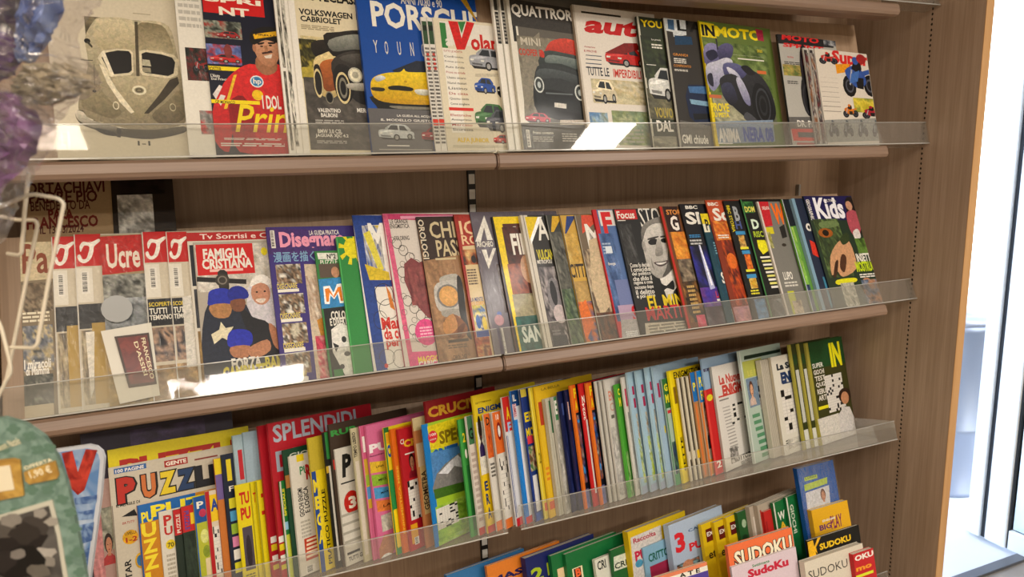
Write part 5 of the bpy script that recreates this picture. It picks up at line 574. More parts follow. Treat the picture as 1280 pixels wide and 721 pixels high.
('magazine','small dark blue magazine with a yellow corner and vertical white lettering','magazine','magazines on the middle shelf',[0.99452,-0.10453,0.0,-0.57131,0.09549,0.90854,0.40674,-0.25,-0.04252,-0.40451,0.91355,-0.3467],0.2,0.2552,0.004,'23505e','23505e',0,[('q',[(0,0),(0.135,0),(0.116,0.1),(0,0.112)],'e8d420'),('r',0,0.098,0.086,0.174,'e8e4d0'),('t','P',0.038,0.053,0.092,0.159,'15130f',0.04),('g',0.038,0.233,0.129,0.763,'2c6478,1c4858,20546c,18404c',3,4,7),('t','S',0.078,0.543,0.13,0.647,'ece8df',0.04),('t','t',0.112,0.69,0.147,0.778,'ece8df',0.04),('t','Y',0.135,0.778,0.187,0.853,'e8d420',0.04),('l',0.085,0.264,0.12,0.383,5,'8ab8c8'),('g',0.105,0.876,0.233,1,'c8c8c0,a8a8a0',3,3,3)]),
('magazine','science magazine with a fiery orange and red volcanic cover','magazine','magazines on the middle shelf',[0.99452,-0.10453,0.0,-0.54894,0.09549,0.90854,0.40674,-0.25007,-0.04252,-0.40451,0.91355,-0.34667],0.2,0.287,0.00227,'8c3c20','8c3c20',0,[('q',[(0,0),(0.258,0.001),(0.248,0.179),(0.014,0.182)],'c85c34'),('t','BBC',0.027,0.02,0.186,0.049,'ece8df',0.04),('t','Sc',0.066,0.068,0.298,0.179,'ece8df',0.04,0,'m'),('g',0.029,0.176,0.27,0.341,'e08830,c85820,f0a848,a83c18',3,4,5),('l',0.061,0.29,0.227,0.327,2,'ece8df'),('g',0.075,0.337,0.309,0.871,'6c2818,a83c1c,d0601c,4c1c14,883018',7,6,9),('e',0.176,0.512,0.073,0.065,'e07828'),('t','L',0.27,0.674,0.28,0.779,'ece8df',0.03),('g',0.011,0.88,0.354,1,'b88898,d8a0a0,a87880',3,5,4)]),
('magazine','black history magazine with a grey B and small orange pictures','magazine','magazines on the middle shelf',[0.99452,-0.10453,0.0,-0.4984,0.09549,0.90854,0.40674,-0.25,-0.04252,-0.40451,0.91355,-0.3467],0.2,0.2827,0.005,'20201f','20201f',0,[('r',0.046,0.035,0.091,0.257,'1c1c1c'),('w','BBC STORIA',0.024,0.04,0.073,0.27,'d8c820',0.03),('t','B',0.115,0.049,0.193,0.176,'a8acb0',0.04,0,'m'),('t','H',0.093,0.174,0.185,0.245,'5868a0',0.03,0,'m'),('r',0.063,0.264,0.212,0.294,'4898c8'),('g',0.084,0.298,0.181,0.41,'c88838,e8c070,4a2c18',3,3,4),('l',0.076,0.394,0.203,0.418,1,'e8e040'),('r',0.084,0.428,0.208,0.459,'4898c8'),('g',0.105,0.462,0.195,0.587,'d86020,f09030,a83c18',3,3,4),('l',0.072,0.583,0.21,0.608,1,'e8e040'),('r',0.062,0.629,0.209,0.662,'4898c8'),('g',0.082,0.663,0.191,0.748,'e0c040,c89028,f0e080',3,3,3),('l',0.062,0.755,0.19,0.801,2,'e8e040'),('g',0.073,0.835,0.24,1,'3878a8,68a0c8,2c5c88',3,3,4)]),
('magazine','black archaeology magazine with green and white D lettering and stacked yellow lines','magazine','magazines on the middle shelf',[0.99452,-0.10453,0.0,-0.44953,0.09549,0.90854,0.40674,-0.25,-0.04252,-0.40451,0.91355,-0.3467],0.2,0.2844,0.00496,'1b1b18','1b1b18',0,[('g',0.028,0.021,0.186,0.12,'3c8c48,1c3c24,58a858',3,3,3),('t','DOM',0.033,0.063,0.19,0.113,'e8e070',0.03),('t','D',0.081,0.175,0.194,0.26,'dcecd8',0.05,0,'m'),('t','RISC',0.068,0.279,0.224,0.331,'b8cc38',0.03),('q',[(0.094,0.355),(0.223,0.358),(0.258,0.442),(0.135,0.48),(0.086,0.424)],'e8e020'),('l',0.077,0.492,0.275,0.511,1,'e8e4dc'),('l',0.083,0.523,0.281,0.543,1,'e0dc80'),('l',0.089,0.554,0.287,0.575,1,'e8e4dc'),('l',0.095,0.586,0.292,0.606,1,'e0dc80'),('l',0.101,0.617,0.298,0.638,1,'e8e4dc'),('l',0.107,0.648,0.304,0.669,1,'e0dc80'),('l',0.113,0.679,0.31,0.701,1,'e8e4dc'),('l',0.119,0.71,0.316,0.732,1,'e0dc80'),('l',0.125,0.741,0.321,0.764,1,'e8e4dc'),('g',0.072,0.853,0.311,1,'5a5c60,3c3e40,888a8c',3,4,4),('r',0,0,0.019,1,'4a8c50')]),
('magazine','wildlife magazine with a grey wolf face and an orange W on red','magazine','magazines on the middle shelf',[0.99452,-0.10453,0.0,-0.40268,0.09549,0.90854,0.40674,-0.25,-0.04252,-0.40451,0.91355,-0.3467],0.2,0.2762,0.00475,'84827c','c8c0b8',0,[('q',[(0,0),(0.185,0.001),(0.155,0.219),(0,0.231)],'cc2c38'),('t','SVELATA',0.057,0.044,0.175,0.074,'ece8df',0.02),('t','W',0.204,0.016,0.404,0.209,'f07818',0.05,0,'m'),('r',0.017,0.232,0.146,0.292,'d8cc28'),('g',0.022,0.275,0.081,0.419,'b8b050,888848,e0d8a0',3,3,4),('e',0.254,0.395,0.039,0.014,'3c3428'),('q',[(0.254,0.236),(0.35,0.208),(0.344,0.325),(0.256,0.337)],'2c2a28'),('t','LUPO',0.105,0.631,0.255,0.701,'ece8df',0.03),('l',0.089,0.714,0.302,0.766,2,'d8d4cc'),('r',0.098,0.798,0.205,0.997,'c4c838'),('g',0.133,0.883,0.283,1,'b8a890,d8c8b0,887868',3,4,4),('r',0,0,0.027,1,'d8d0c8')]),
('magazine','nature magazine with a black top and a vivid green cover','magazine','magazines on the middle shelf',[0.99452,-0.10453,0.0,-0.32682,0.09549,0.90854,0.40674,-0.25,-0.04252,-0.40451,0.91355,-0.3467],0.2,0.2788,0.005,'6a9c48','6a9c48',0,[('q',[(0,0),(0.179,0),(0.133,0.243),(0,0.248)],'18202c'),('w','MERIDIANI',0.036,0.03,0.085,0.22,'18202c',0.03),('g',0.017,0.255,0.068,0.769,'78b450,a0cc60,58983c,c0d870',3,4,7),('e',0.217,0.448,0.055,0.056,'d83c28'),('g',0,0.764,0.067,1,'2c4470,58688c,1c2c50',3,4,4),('r',0,0,0.012,1,'c8d0d4')]),
('magazine','pale blue-edged children’s magazine with a dark red and blue cover','magazine','magazines on the middle shelf',[0.99452,-0.10453,0.0,-0.30264,0.09549,0.90854,0.40674,-0.25514,-0.04252,-0.40451,0.91355,-0.34441],0.2,0.2775,0.008,'28344c','98b4c4',0,[('r',0,0,0.053,1,'88a8bc'),('e',0.163,0.267,0.049,0.036,'e8e4dc'),('e',0.163,0.267,0.021,0.018,'15130f'),('q',[(0.114,0.383),(0.209,0.414),(0.193,0.544),(0.099,0.512)],'d8402c'),('t','K',0.221,0.646,0.272,0.705,'e8d020',0.04),('g',0.154,0.714,0.224,0.986,'3c7c9c,58a0b8,2c5878',3,4,4)]),
('magazine','dark blue kids magazine with an insect and a girl,rightmost on the middle shelf','magazine','magazines on the middle shelf',[0.99452,-0.10453,0.0,-0.26455,0.09549,0.90854,0.40674,-0.25516,-0.04252,-0.40451,0.91355,-0.3444],0.178,0.2819,0.00386,'2c4030','181838',0,[('q',[(0.006,0),(1,0),(1,0.231),(0.029,0.22)],'221e5c'),('w','GEOGRAPHIC',0.03,0.03,0.1,0.22,'ece8df',0.03),('t','Kids',0.173,0.015,0.756,0.213,'f2f0f4',0.04,0,'m'),('t','ULTIMA',0.407,0.03,0.642,0.054,'ece8df',0.02),('g',0.065,0.213,0.567,0.738,'3c4c34,5c7044,242c1c,789058,2c3c28',4,9,9),('e',0.241,0.339,0.145,0.043,'a86424'),('e',0.241,0.339,0.064,0.029,'281c10'),('k',[(0.173,0.243),(0.507,0.232),(0.544,0.278),(0.205,0.295)],'788c5c'),('k',[(0.203,0.547),(0.448,0.423),(0.655,0.413),(0.699,0.546),(0.644,0.676),(0.337,0.737),(0.247,0.677),(0.125,0.715)],'cfa27c'),('k',[(0.5,0.395),(0.671,0.339),(0.688,0.413),(0.527,0.454)],'3c4c2c'),('k',[(0.436,0.539),(0.515,0.57),(0.397,0.696),(0.329,0.651)],'5c3c28'),('k',[(0.261,0.606),(0.334,0.594),(0.219,0.719),(0.147,0.73)],'4a3020'),('k',[(0.839,0.039),(1,0.016),(1,0.132),(1,0.345),(0.867,0.402),(0.799,0.251)],'241a18'),('e',0.889,0.093,0.069,0.045,'c89a80'),('k',[(0.791,0.16),(1,0.147),(0.997,0.314),(0.843,0.387),(0.758,0.31)],'b85c68'),('k',[(0.806,0.341),(0.928,0.313),(0.945,0.389),(0.823,0.416)],'e0d8d4'),('g',0.799,0.401,1,0.541,'5c7c38,789c48,3c5424',3,4,3),('t','INSETTI',0.721,0.539,1.03,0.615,'ece8df',0.04),('t','MOSTRUOSI',0.655,0.611,1.105,0.706,'c8dc28',0.05),('l',0.68,0.721,1,0.762,2,'ece8df'),('k',[(0.192,0.76),(0.558,0.752),(0.566,0.788),(0.196,0.802)],'e0dc28'),('g',0.237,0.79,0.511,1,'c8c4b4,8a8878,e0dccc,5c5c50',5,7,6),('e',0.792,0.804,0.1,0.043,'c08c6c'),('g',0.674,0.778,1,1,'4c5c74,7c8ca0,c8946c,384450',6,7,6)]),
('magazine','dark violet large magazine at the back of the lower shelf,left end','magazine','puzzle magazines on the lower shelf',[0.9703,-0.24192,0.0,-1.81088,0.23368,0.93723,0.25882,-0.25793,-0.06261,-0.25113,0.96593,-0.70102],0.235,0.3055,0.005,'2c2036','2c2036',0,[('g',0.3,0.02,0.8,0.14,'3c2c48,4c3c60,281c30',3,6,3)]),
('magazine','magazine with a pinkish edge and a smiling woman low on its cover','magazine','puzzle magazines on the lower shelf',[0.96932,-0.24579,0.0,-1.80729,0.23742,0.93629,0.25882,-0.25916,-0.06362,-0.25088,0.96593,-0.70069],0.2,0.2279,0.002,'a88c84','a88c84',0,[('g',0,0,0.081,1,'a86c6c,c89090,b87c7c',2,3,8),('g',0.081,0.2,0.162,0.5,'8a8a7c,a8a898,6c6c60',3,3,6),('f',0.073,0.38,0.162,0.6,'b88468','3a2820','a83c3c')]),
('magazine','large yellow puzzle magazine with red letters,behind the puzzle one with coloured letters','magazine','puzzle magazines on the lower shelf',[0.96605,-0.25834,0.0,-1.77497,0.24953,0.93314,0.25882,-0.25606,-0.06686,-0.25003,0.96593,-0.70152],0.225,0.2732,0.005,'d8c818','d8c818',0,[('t','PUZZLE',0.07,0.07,0.98,0.19,'b02818',0.06,0,'m')]),
('magazine','white puzzle magazine with big multicoloured letters and a 100 PAGINE tag','magazine','puzzle magazines on the lower shelf',[0.96593,-0.25882,0.0,-1.77559,0.25,0.93301,0.25882,-0.2583,-0.06699,-0.25,0.96593,-0.70092],0.21,0.2449,0.002,'c8c0b0','c8c0b0',0,[('r',0.037,0.013,0.264,0.048,'3c6ca8'),('t','100 PAGINE',0.047,0.021,0.247,0.044,'ece8df',0.03),('r',0.394,0.024,0.57,0.069,'a83028'),('t','GENTE',0.405,0.033,0.559,0.06,'f0e8dc',0.04),('l',0.622,0.047,0.804,0.061,1,'8c4038'),('t','P',0.037,0.073,0.193,0.259,'1c1612',0.13,0,'m'),('t','P',0.047,0.08,0.177,0.25,'b83424',0.07,0,'m'),('t','U',0.209,0.083,0.337,0.257,'1c1612',0.13,0,'m'),('t','U',0.22,0.09,0.32,0.249,'c87840',0.07,0,'m'),('t','Z',0.335,0.088,0.485,0.256,'1c1612',0.13,0,'m'),('t','Z',0.346,0.096,0.468,0.248,'e0c830',0.07,0,'m'),('t','Z',0.465,0.097,0.626,0.255,'1c1612',0.13,0,'m'),('t','Z',0.476,0.104,0.608,0.246,'28446c',0.07,0,'m'),('t','L',0.61,0.1,0.738,0.256,'1c1612',0.13,0,'m'),('t','L',0.622,0.107,0.72,0.247,'1c1c28',0.07,0,'m'),('t','E',0.722,0.108,0.88,0.256,'1c1612',0.13,0,'m'),('t','E',0.734,0.115,0.862,0.247,'1c1c28',0.07,0,'m'),('t','IL MENSILE DI',0.032,0.249,0.198,0.269,'15130f',0.03),('q',[(0.063,0.335),(0.155,0.302),(0.173,0.349)],'15130f'),('t','DA TUTTI',0.065,0.372,0.147,0.387,'b03028',0.02),('e',0.111,0.478,0.055,0.047,'d8a818'),('t','LIVELLI',0.075,0.444,0.152,0.462,'15130f',0.02),('t','1-2',0.078,0.477,0.158,0.51,'a83020',0.04),('v','MEGASTAR',0.056,0.62,0.102,0.95,'15130f',0.03),('e',0.168,0.646,0.039,0.052,'3c78a8'),('o',0.168,0.646,0.039,0.052,'c8a020',0.3),('r',0.002,0.25,0.009,1,'8c8478')]),
('magazine','blue and orange puzzle magazine with yellow letters running down its front','magazine','puzzle magazines on the lower shelf',[0.95868,-0.28447,0.0,-1.73982,0.27478,0.92602,0.25882,-0.25344,-0.07363,-0.24813,0.96593,-0.70222],0.2,0.1759,0.005,'c88a1c','c88a1c',0,[('r',0,0,0.452,0.17,'1c6cb0'),('t','PU',0.025,0.073,0.113,0.176,'ecdc30',0.04,0,'m'),('t','PUZZLE',0.1,0.03,0.9,0.14,'ecdc30',0.04),('t','U',0.018,0.18,0.128,0.31,'ecd838',0.05),('t','Z',0.018,0.33,0.128,0.46,'ecd838',0.05),('t','Z',0.018,0.48,0.128,0.61,'ecd838',0.05),('t','L',0.018,0.63,0.128,0.76,'ecd838',0.05),('t','E',0.018,0.78,0.128,0.91,'ecd838',0.05),('r',0,0,0.012,1,'1c5c98')]),
('magazine','white puzzle magazine with red letters and a yellow spot','magazine','puzzle magazines on the lower shelf',[0.95281,-0.30358,0.0,-1.70967,0.29324,0.92034,0.25882,-0.24861,-0.07857,-0.2466,0.96593,-0.70351],0.2,0.1582,0.004,'d8d2c6','d8d2c6',0,[('t','P',0.032,0.05,0.096,0.16,'c03028',0.04),('t','U',0.032,0.17,0.096,0.26,'c03028',0.04),('e',0.07,0.36,0.037,0.05,'e0c820'),('t','70',0.048,0.34,0.096,0.39,'15130f',0.02),('l',0.032,0.45,0.096,0.9,10,'b0a898')]),
('magazine','black-green puzzle magazine with a red top,left one of its pair','magazine','puzzle magazines on the lower shelf',[0.94868,-0.31625,0.0,-1.68827,0.30548,0.91635,0.25882,-0.24608,-0.08185,-0.24554,0.96593,-0.70419],0.2,0.1559,0.004,'28382c','28382c',0,[('r',0,0,0.063,0.27,'c02428'),('v','PUZZLE',0.019,0.05,0.05,0.25,'e8d8cc',0.03),('r',0,0.27,0.006,1,'1c2c20')]),
('magazine','black-green puzzle magazine with a red top,right one of its pair','magazine','puzzle magazines on the lower shelf',[0.94631,-0.32327,0.0,-1.67577,0.31225,0.91406,0.25882,-0.24611,-0.08367,-0.24492,0.96593,-0.70419],0.2,0.1587,0.00392,'2c3c2f','2c3c2f',0,[('r',0,0,0.117,0.27,'c4262a'),('w','PUZZLE',0.019,0.05,0.058,0.25,'3c50a0',0.03),('r',0.068,0.08,0.097,0.2,'e8c830'),('g',0.01,0.3,0.097,1,'24342a,3c4c3c,1c281f',3,4,8)]),
('magazine','puzzle magazine with a blue top and a yellow-green lower cover','magazine','puzzle magazines on the lower shelf',[0.94266,-0.33376,0.0,-1.6563,0.32238,0.91054,0.25882,-0.24384,-0.08638,-0.24398,0.96593,-0.70479],0.2,0.1705,0.004,'b8bc3c','b8bc3c',0,[('r',0,0,0.134,0.26,'1c5ca0'),('t','P',0.024,0.05,0.081,0.12,'ece8df',0.04),('e',0.067,0.17,0.029,0.04,'c03c60'),('e',0.067,0.4,0.034,0.07,'d8dc8c'),('e',0.072,0.55,0.029,0.06,'8c9c30'),('r',0.057,0.62,0.096,0.9,'e0d0a8'),('r',0,0,0.01,1,'2c6cb0')]),
('magazine','red-edged puzzle magazine with a yellow,blue and white patterned strip','magazine','puzzle magazines on the lower shelf',[0.93889,-0.34421,0.0,-1.63714,0.33248,0.9069,0.25882,-0.24051,-0.08909,-0.243,0.96593,-0.70568],0.2,0.1756,0.003,'d8ccb8','d8ccb8',0,[('r',0,0,0.033,1,'b82028'),('r',0.033,0.04,0.102,0.3,'e8c820'),('t','A',0.037,0.08,0.102,0.2,'2c50a0',0.05),('x',0.037,0.35,0.121,0.8,9,1),('r',0.037,0.85,0.093,0.95,'c87030')]),
('magazine','magazine with a long edge of yellow,violet and orange bands','magazine','puzzle magazines on the lower shelf',[0.93606,-0.35184,0.0,-1.61855,0.33985,0.90416,0.25882,-0.2382,-0.09106,-0.24227,0.96593,-0.7063],0.2,0.2282,0.004,'c87c38','c87c38',0,[('r',0,0,0.06,0.12,'e4cc1c'),('r',0,0.12,0.06,0.31,'7c68a0')]),
('magazine','dark navy puzzle magazine with small yellow,blue and pink squares','magazine','puzzle magazines on the lower shelf',[0.93369,-0.35807,0.0,-1.60649,0.34587,0.90188,0.25882,-0.23804,-0.09268,-0.24166,0.96593,-0.70635],0.2,0.233,0.004,'1c2840','1c2840',0,[('r',0.037,0.04,0.078,0.2,'e0cc28'),('t','F',0.042,0.24,0.084,0.28,'ece8df',0.02),('r',0.031,0.33,0.105,0.405,'d8d030'),('r',0.031,0.425,0.105,0.5,'58a0c8'),('r',0.031,0.52,0.105,0.595,'9cb83c'),('r',0.031,0.615,0.105,0.69,'d88cb0'),('r',0.031,0.71,0.105,0.785,'e8e4dc'),('r',0.031,0.805,0.105,0.88,'d8d030')]),
('magazine','pale blue magazine with red lettering,left one of its pair','magazine','puzzle magazines on the lower shelf',[0.92993,-0.36773,0.0,-1.58557,0.3552,0.89825,0.25882,-0.23462,-0.09518,-0.24068,0.96593,-0.70726],0.2,0.2626,0.004,'a8bcc4','a8bcc4',0,[('r',0.035,0.1,0.074,0.3,'c02c38'),('r',0.035,0.34,0.079,0.5,'7c94a0')]),
('magazine','pale blue magazine with red lettering,right one of its pair','magazine','puzzle magazines on the lower shelf',[0.9219,-0.38742,0.0,-1.56809,0.37422,0.89049,0.25882,-0.23209,-0.10027,-0.23861,0.96593,-0.70794],0.2,0.2651,0.004,'a4b8c4','a4b8c4',0,[('t','P',0.4,0.1,1.2,0.28,'b82430',0.05,0,'m'),('r',0.2,0.1,0.34,0.28,'b82430'),('g',0.3,0.36,1,0.5,'7c94a8,3c4c60,a0b4bc',3,4,4)]),
('magazine','bright yellow puzzle magazine with red letters and a grey panel,left copy of three','magazine','puzzle magazines on the lower shelf',[0.92911,-0.3698,0.0,-1.58933,0.3572,0.89745,0.25882,-0.24175,-0.09571,-0.24047,0.96593,-0.70535],0.2,0.1774,0.002,'e0d014','e0d014',0,[('t','TU',0.031,0.08,0.118,0.2,'c83018',0.05,0,'m'),('t','PU',0.031,0.23,0.118,0.35,'c83018',0.05,0,'m'),('r',0.031,0.42,0.118,0.84,'58505c'),('e',0.075,0.66,0.025,0.16,'3a3038'),('l',0.025,0.87,0.112,0.95,3,'888018')]),
('magazine','bright yellow puzzle magazine,middle copy of three','magazine','puzzle magazines on the lower shelf',[0.905,-0.42541,0.0,-1.56441,0.41091,0.87416,0.25882,-0.23455,-0.1101,-0.23423,0.96593,-0.70728],0.2,0.1756,0.003,'dccc14','dccc14',0,[('r',0,0,0.007,1,'a8a020'),('t','T',0.019,0.1,0.045,0.2,'c83018',0.02)]),
('magazine','bright yellow puzzle magazine,right copy of three,against the red magazines','magazine','puzzle magazines on the lower shelf',[0.89077,-0.45445,0.0,-1.55497,0.43896,0.86042,0.25882,-0.23648,-0.11762,-0.23055,0.96593,-0.70676],0.2,0.1769,0.003,'dfd016','dfd016',0,[('r',0,0,0.013,1,'a8a020'),('r',0.039,0.13,0.065,0.17,'c83018'),('r',0.032,0.3,0.065,0.34,'c83018')]),
('magazine','tall red magazine,left copy of the pair with a silver-lettered title','magazine','puzzle magazines on the lower shelf',[0.88439,-0.46675,0.0,-1.54198,0.45085,0.85425,0.25882,-0.23927,-0.1208,-0.2289,0.96593,-0.70602],0.2,0.2727,0.005,'b42030','b42030',0,[('r',0.016,0.72,0.072,0.76,'ece8df'),('r',0.016,0.77,0.072,0.81,'e0cc28'),('r',0.016,0.84,0.072,0.88,'ece8df'),('r',0.016,0.9,0.072,0.93,'e0cc28')]),
('magazine','tall red magazine with a big silver-white SPLENDIDI title','magazine','puzzle magazines on the lower shelf',[0.85717,-0.51504,0.0,-1.52587,0.49749,0.82796,0.25882,-0.25024,-0.1333,-0.22185,0.96593,-0.70308],0.24,0.2752,0.005,'b82434','b82434',0,[('t','SPLENDIDI',0.038,0.016,0.83,0.13,'b4bcc8',0.03,0,'m'),('t','DI',0.043,0.187,0.221,0.317,'a8b0bc',0.03),('r',0,0.72,0.051,0.76,'ece8df'),('r',0,0.77,0.051,0.81,'e0cc28'),('r',0,0.84,0.051,0.88,'ece8df'),('r',0,0.9,0.051,0.93,'e0cc28')]),
('magazine','slim green and white puzzle magazine with vertical yellow lettering','magazine','puzzle magazines on the lower shelf',[0.85579,-0.51733,0.0,-1.5156,0.4997,0.82663,0.25882,-0.25076,-0.13389,-0.22149,0.96593,-0.70294],0.2,0.1715,0.003,'2c8040','2c8040',0,[('r',0,0,0.016,1,'d0ccc0'),('v','SPECIALE',0.021,0.08,0.043,0.36,'e8dc38',0.04),('r',0.016,0.42,0.048,0.5,'9cc8e0'),('r',0.016,0.55,0.064,1,'c8d050')]),
('magazine','dark green puzzle magazine with grey-white capital letters','magazine','puzzle magazines on the lower shelf',[0.85542,-0.51794,0.0,-1.50497,0.50029,0.82627,0.25882,-0.25089,-0.13405,-0.2214,0.96593,-0.7029],0.2,0.2248,0.003,'1c4c34','1c4c34',0,[('t','e Genius',0.079,-0.025,0.25,-0.018,'b8c8bc',0.02),('t','GIOCHI',0.061,0.038,0.471,0.079,'c8ccc0',0.03,0,'m'),('r',0,0.2,0.048,0.3,'a8783c')]),
('magazine','white puzzle magazine with a yellow square,black vertical words and a red box','magazine','puzzle magazines on the lower shelf',[0.85468,-0.51915,0.0,-1.49531,0.50146,0.82556,0.25882,-0.25117,-0.13437,-0.22121,0.96593,-0.70283],0.2,0.2117,0.004,'dcd7cc','dcd7cc',0,[('r',0.076,0.001,0.154,0.06,'e8d020'),('t','PU',0.097,0.104,0.192,0.174,'3c8c58',0.03),('t','R',0.158,0.098,0.22,0.227,'b82830',0.05),('v','GIOCHI ENIGMI',0.052,0.28,0.104,0.52,'15130f',0.03),('v','E LOGICA',0.112,0.28,0.164,0.5,'15130f',0.03),('l',0.052,0.55,0.155,0.7,5,'b8b4a8'),('r',0.069,0.706,0.219,0.889,'c04828'),('l',0.094,0.716,0.222,0.737,1,'f0e0c8'),('l',0.089,0.748,0.217,0.77,1,'f0e0c8'),('l',0.085,0.78,0.213,0.803,1,'f0e0c8'),('l',0.081,0.812,0.208,0.835,1,'f0e0c8'),('l',0.077,0.844,0.204,0.868,1,'f0e0c8'),('b',0.06,0.93,0.155,0.99)]),
('magazine','mustard-yellow puzzle magazine with small black lettering down its top','magazine','puzzle magazines on the lower shelf',[0.85255,-0.52265,0.0,-1.46076,0.50484,0.8235,0.25882,-0.25196,-0.13527,-0.22066,0.96593,-0.70262],0.2,0.2387,0.003,'c8b43c','c8b43c',0,[('v','PUZZLE',0.001,0.05,0.003,0.28,'15130f',0.03),('r',0,0.3,0.004,0.33,'e8e4d8')]),
('magazine','yellow-spined puzzle magazine with big yellow letters on blue','magazine','puzzle magazines on the lower shelf',[0.85208,-0.52341,0.0,-1.46004,0.50557,0.82305,0.25882,-0.25368,-0.13547,-0.22053,0.96593,-0.70216],0.2,0.1784,0.002,'e4cc20','e4cc20',0,[('r',0,0,0.047,1,'2c5498'),('t','M',0.007,0.08,0.073,0.21,'ecd838',0.05),('t','E',0.007,0.25,0.073,0.38,'ecd838',0.05),('t','G',0.007,0.42,0.073,0.55,'ecd838',0.05),('t','A',0.007,0.59,0.073,0.72,'ecd838',0.05),('v','PRATICO PUZZLE',0.087,0.2,0.127,0.95,'15130f',0.03)]),
('magazine','green-topped puzzle magazine with a dark striped edge','magazine','puzzle magazines on the lower shelf',[0.85077,-0.52553,0.0,-1.43341,0.50763,0.82178,0.25882,-0.25262,-0.13602,-0.2202,0.96593,-0.70244],0.2,0.2443,0.003,'2c2c28','2c2c28',0,[('r',0,0,0.056,0.2,'3c8c48'),('r',0,0,0.02,1,'1c1c1a'),('r',0.028,0.25,0.051,0.95,'d8d4c8'),('r',0,0.25,0.028,0.3,'c8a830')]),
('magazine','magazine with green RU lettering on brown behind the large white P','magazine','puzzle magazines on the lower shelf',[0.85012,-0.52659,0.0,-1.42211,0.50865,0.82115,0.25882,-0.25286,-0.13629,-0.22003,0.96593,-0.70238],0.2,0.257,0.003,'4c3c30','4c3c30',0,[('t','RUB',0.019,0.046,0.325,0.089,'48a050',0.05,0,'m'),('r',0.013,0.25,0.03,0.32,'c83028')]),
('magazine','white puzzle magazine with a large black slanted P and a red spot','magazine','puzzle magazines on the lower shelf',[0.84937,-0.5278,0.0,-1.41551,0.50982,0.82043,0.25882,-0.25313,-0.13661,-0.21983,0.96593,-0.7023],0.2,0.2106,0.00338,'dad5ca','dad5ca',0,[('t','P',0.056,0.058,0.179,0.256,'2a2824',0.06,0.15,'m'),('l',0.032,0.295,0.2,0.31,1,'15130f'),('e',0.136,0.482,0.093,0.1,'c02c20'),('t','3',0.096,0.432,0.186,0.535,'f0e8d8',0.05),('l',0,0.559,0.237,0.585,1,'b0aca0'),('l',0,0.635,0.225,0.661,1,'b0aca0'),('l',0,0.71,0.214,0.737,1,'b0aca0'),('l',0.007,0.785,0.202,0.813,1,'b0aca0'),('l',0.02,0.886,0.168,0.912,1,'15130f'),('t','TUTTI GLI',0.032,0.931,0.218,0.968,'15130f',0.03)]),
('magazine','cream magazine with black vertical lettering,left of the pink pair','magazine','puzzle magazines on the lower shelf',[0.84748,-0.53083,0.0,-1.38309,0.51274,0.8186,0.25882,-0.25382,-0.13739,-0.21934,0.96593,-0.70212],0.2,0.2433,0.003,'c8c0a0','c8c0a0',0,[('v','TEMPO LIBERO',0.008,0.03,0.049,0.22,'15130f',0.03),('r',0.016,0.25,0.057,0.95,'d8d0c0')]),
('magazine','pink puzzle magazine,left copy of the pair','magazine','puzzle magazines on the lower shelf',[0.84644,-0.53248,0.0,-1.36677,0.51434,0.8176,0.25882,-0.2542,-0.13782,-0.21907,0.96593,-0.70202],0.2,0.2451,0.003,'cc6488','cc6488',0,[('r',0,0.25,0.058,0.62,'c8a838'),('r',0,0.37,0.058,0.45,'9cb83c'),('r',0,0.46,0.058,0.55,'5c98c8'),('t','I',0.017,0.08,0.046,0.2,'ece8df',0.06),('r',0,0.63,0.058,1,'c86c8c'),('r',0,0,0.009,1,'e088a8')]),
('magazine','pink puzzle magazine with white letters and coloured label bands,right copy','magazine','puzzle magazines on the lower shelf',[0.84568,-0.53369,0.0,-1.35515,0.5155,0.81686,0.25882,-0.25447,-0.13813,-0.21888,0.96593,-0.70195],0.2,0.2432,0.005,'d878a0','d878a0',0,[('t','PUZZLE',0.014,0.144,0.747,0.21,'f4eef0',0.06,0,'m'),('t','Passatempo',0.009,0.226,0.188,0.242,'4a2030',0.02),('q',[(0,0.273),(0.21,0.294),(0.215,0.376),(0,0.358)],'e4c040'),('t','UNA',0.073,0.316,0.172,0.332,'15130f',0.02),('q',[(0.003,0.372),(0.222,0.396),(0.228,0.478),(0.007,0.458)],'98bc40'),('t','MISS',0.085,0.416,0.184,0.434,'15130f',0.02),('q',[(0.015,0.471),(0.234,0.498),(0.24,0.58),(0.019,0.557)],'58a0d0'),('t','MAR',0.097,0.517,0.196,0.535,'15130f',0.02),('q',[(0.027,0.571),(0.247,0.6),(0.252,0.682),(0.031,0.656)],'e08848'),('t','LA',0.109,0.617,0.208,0.637,'15130f',0.02),('g',0.065,0.691,0.206,0.816,'d8d4c8,b8b4a8',2,4,4),('q',[(0,0.928),(0.078,0.837),(0.199,0.854),(0.223,0.947),(0.161,1),(0,1)],'c08868'),('e',0.083,1.031,0.088,0.052,'e4e4e0'),('t','212',0.026,1.012,0.141,1.051,'3c6ca0',0.02)]),
('magazine','green and yellow puzzle magazine between the pink and orange ones','magazine','puzzle magazines on the lower shelf',[0.84358,-0.537,0.0,-1.32315,0.5187,0.81484,0.25882,-0.25522,-0.13899,-0.21834,0.96593,-0.70174],0.2,0.235,0.003,'e0c824','e0c824',0,[('r',0,0,0.065,0.04,'2c7838'),('r',0,0.04,0.016,0.95,'2c8a48'),('r',0.02,0.05,0.059,0.13,'d8a020'),('t','C',0.02,0.14,0.059,0.24,'1c58a8',0.06),('r',0.013,0.34,0.065,0.65,'2c9450'),('r',0.013,0.66,0.065,0.94,'ecd420'),('r',0,0.95,0.065,1,'2c9450')]),
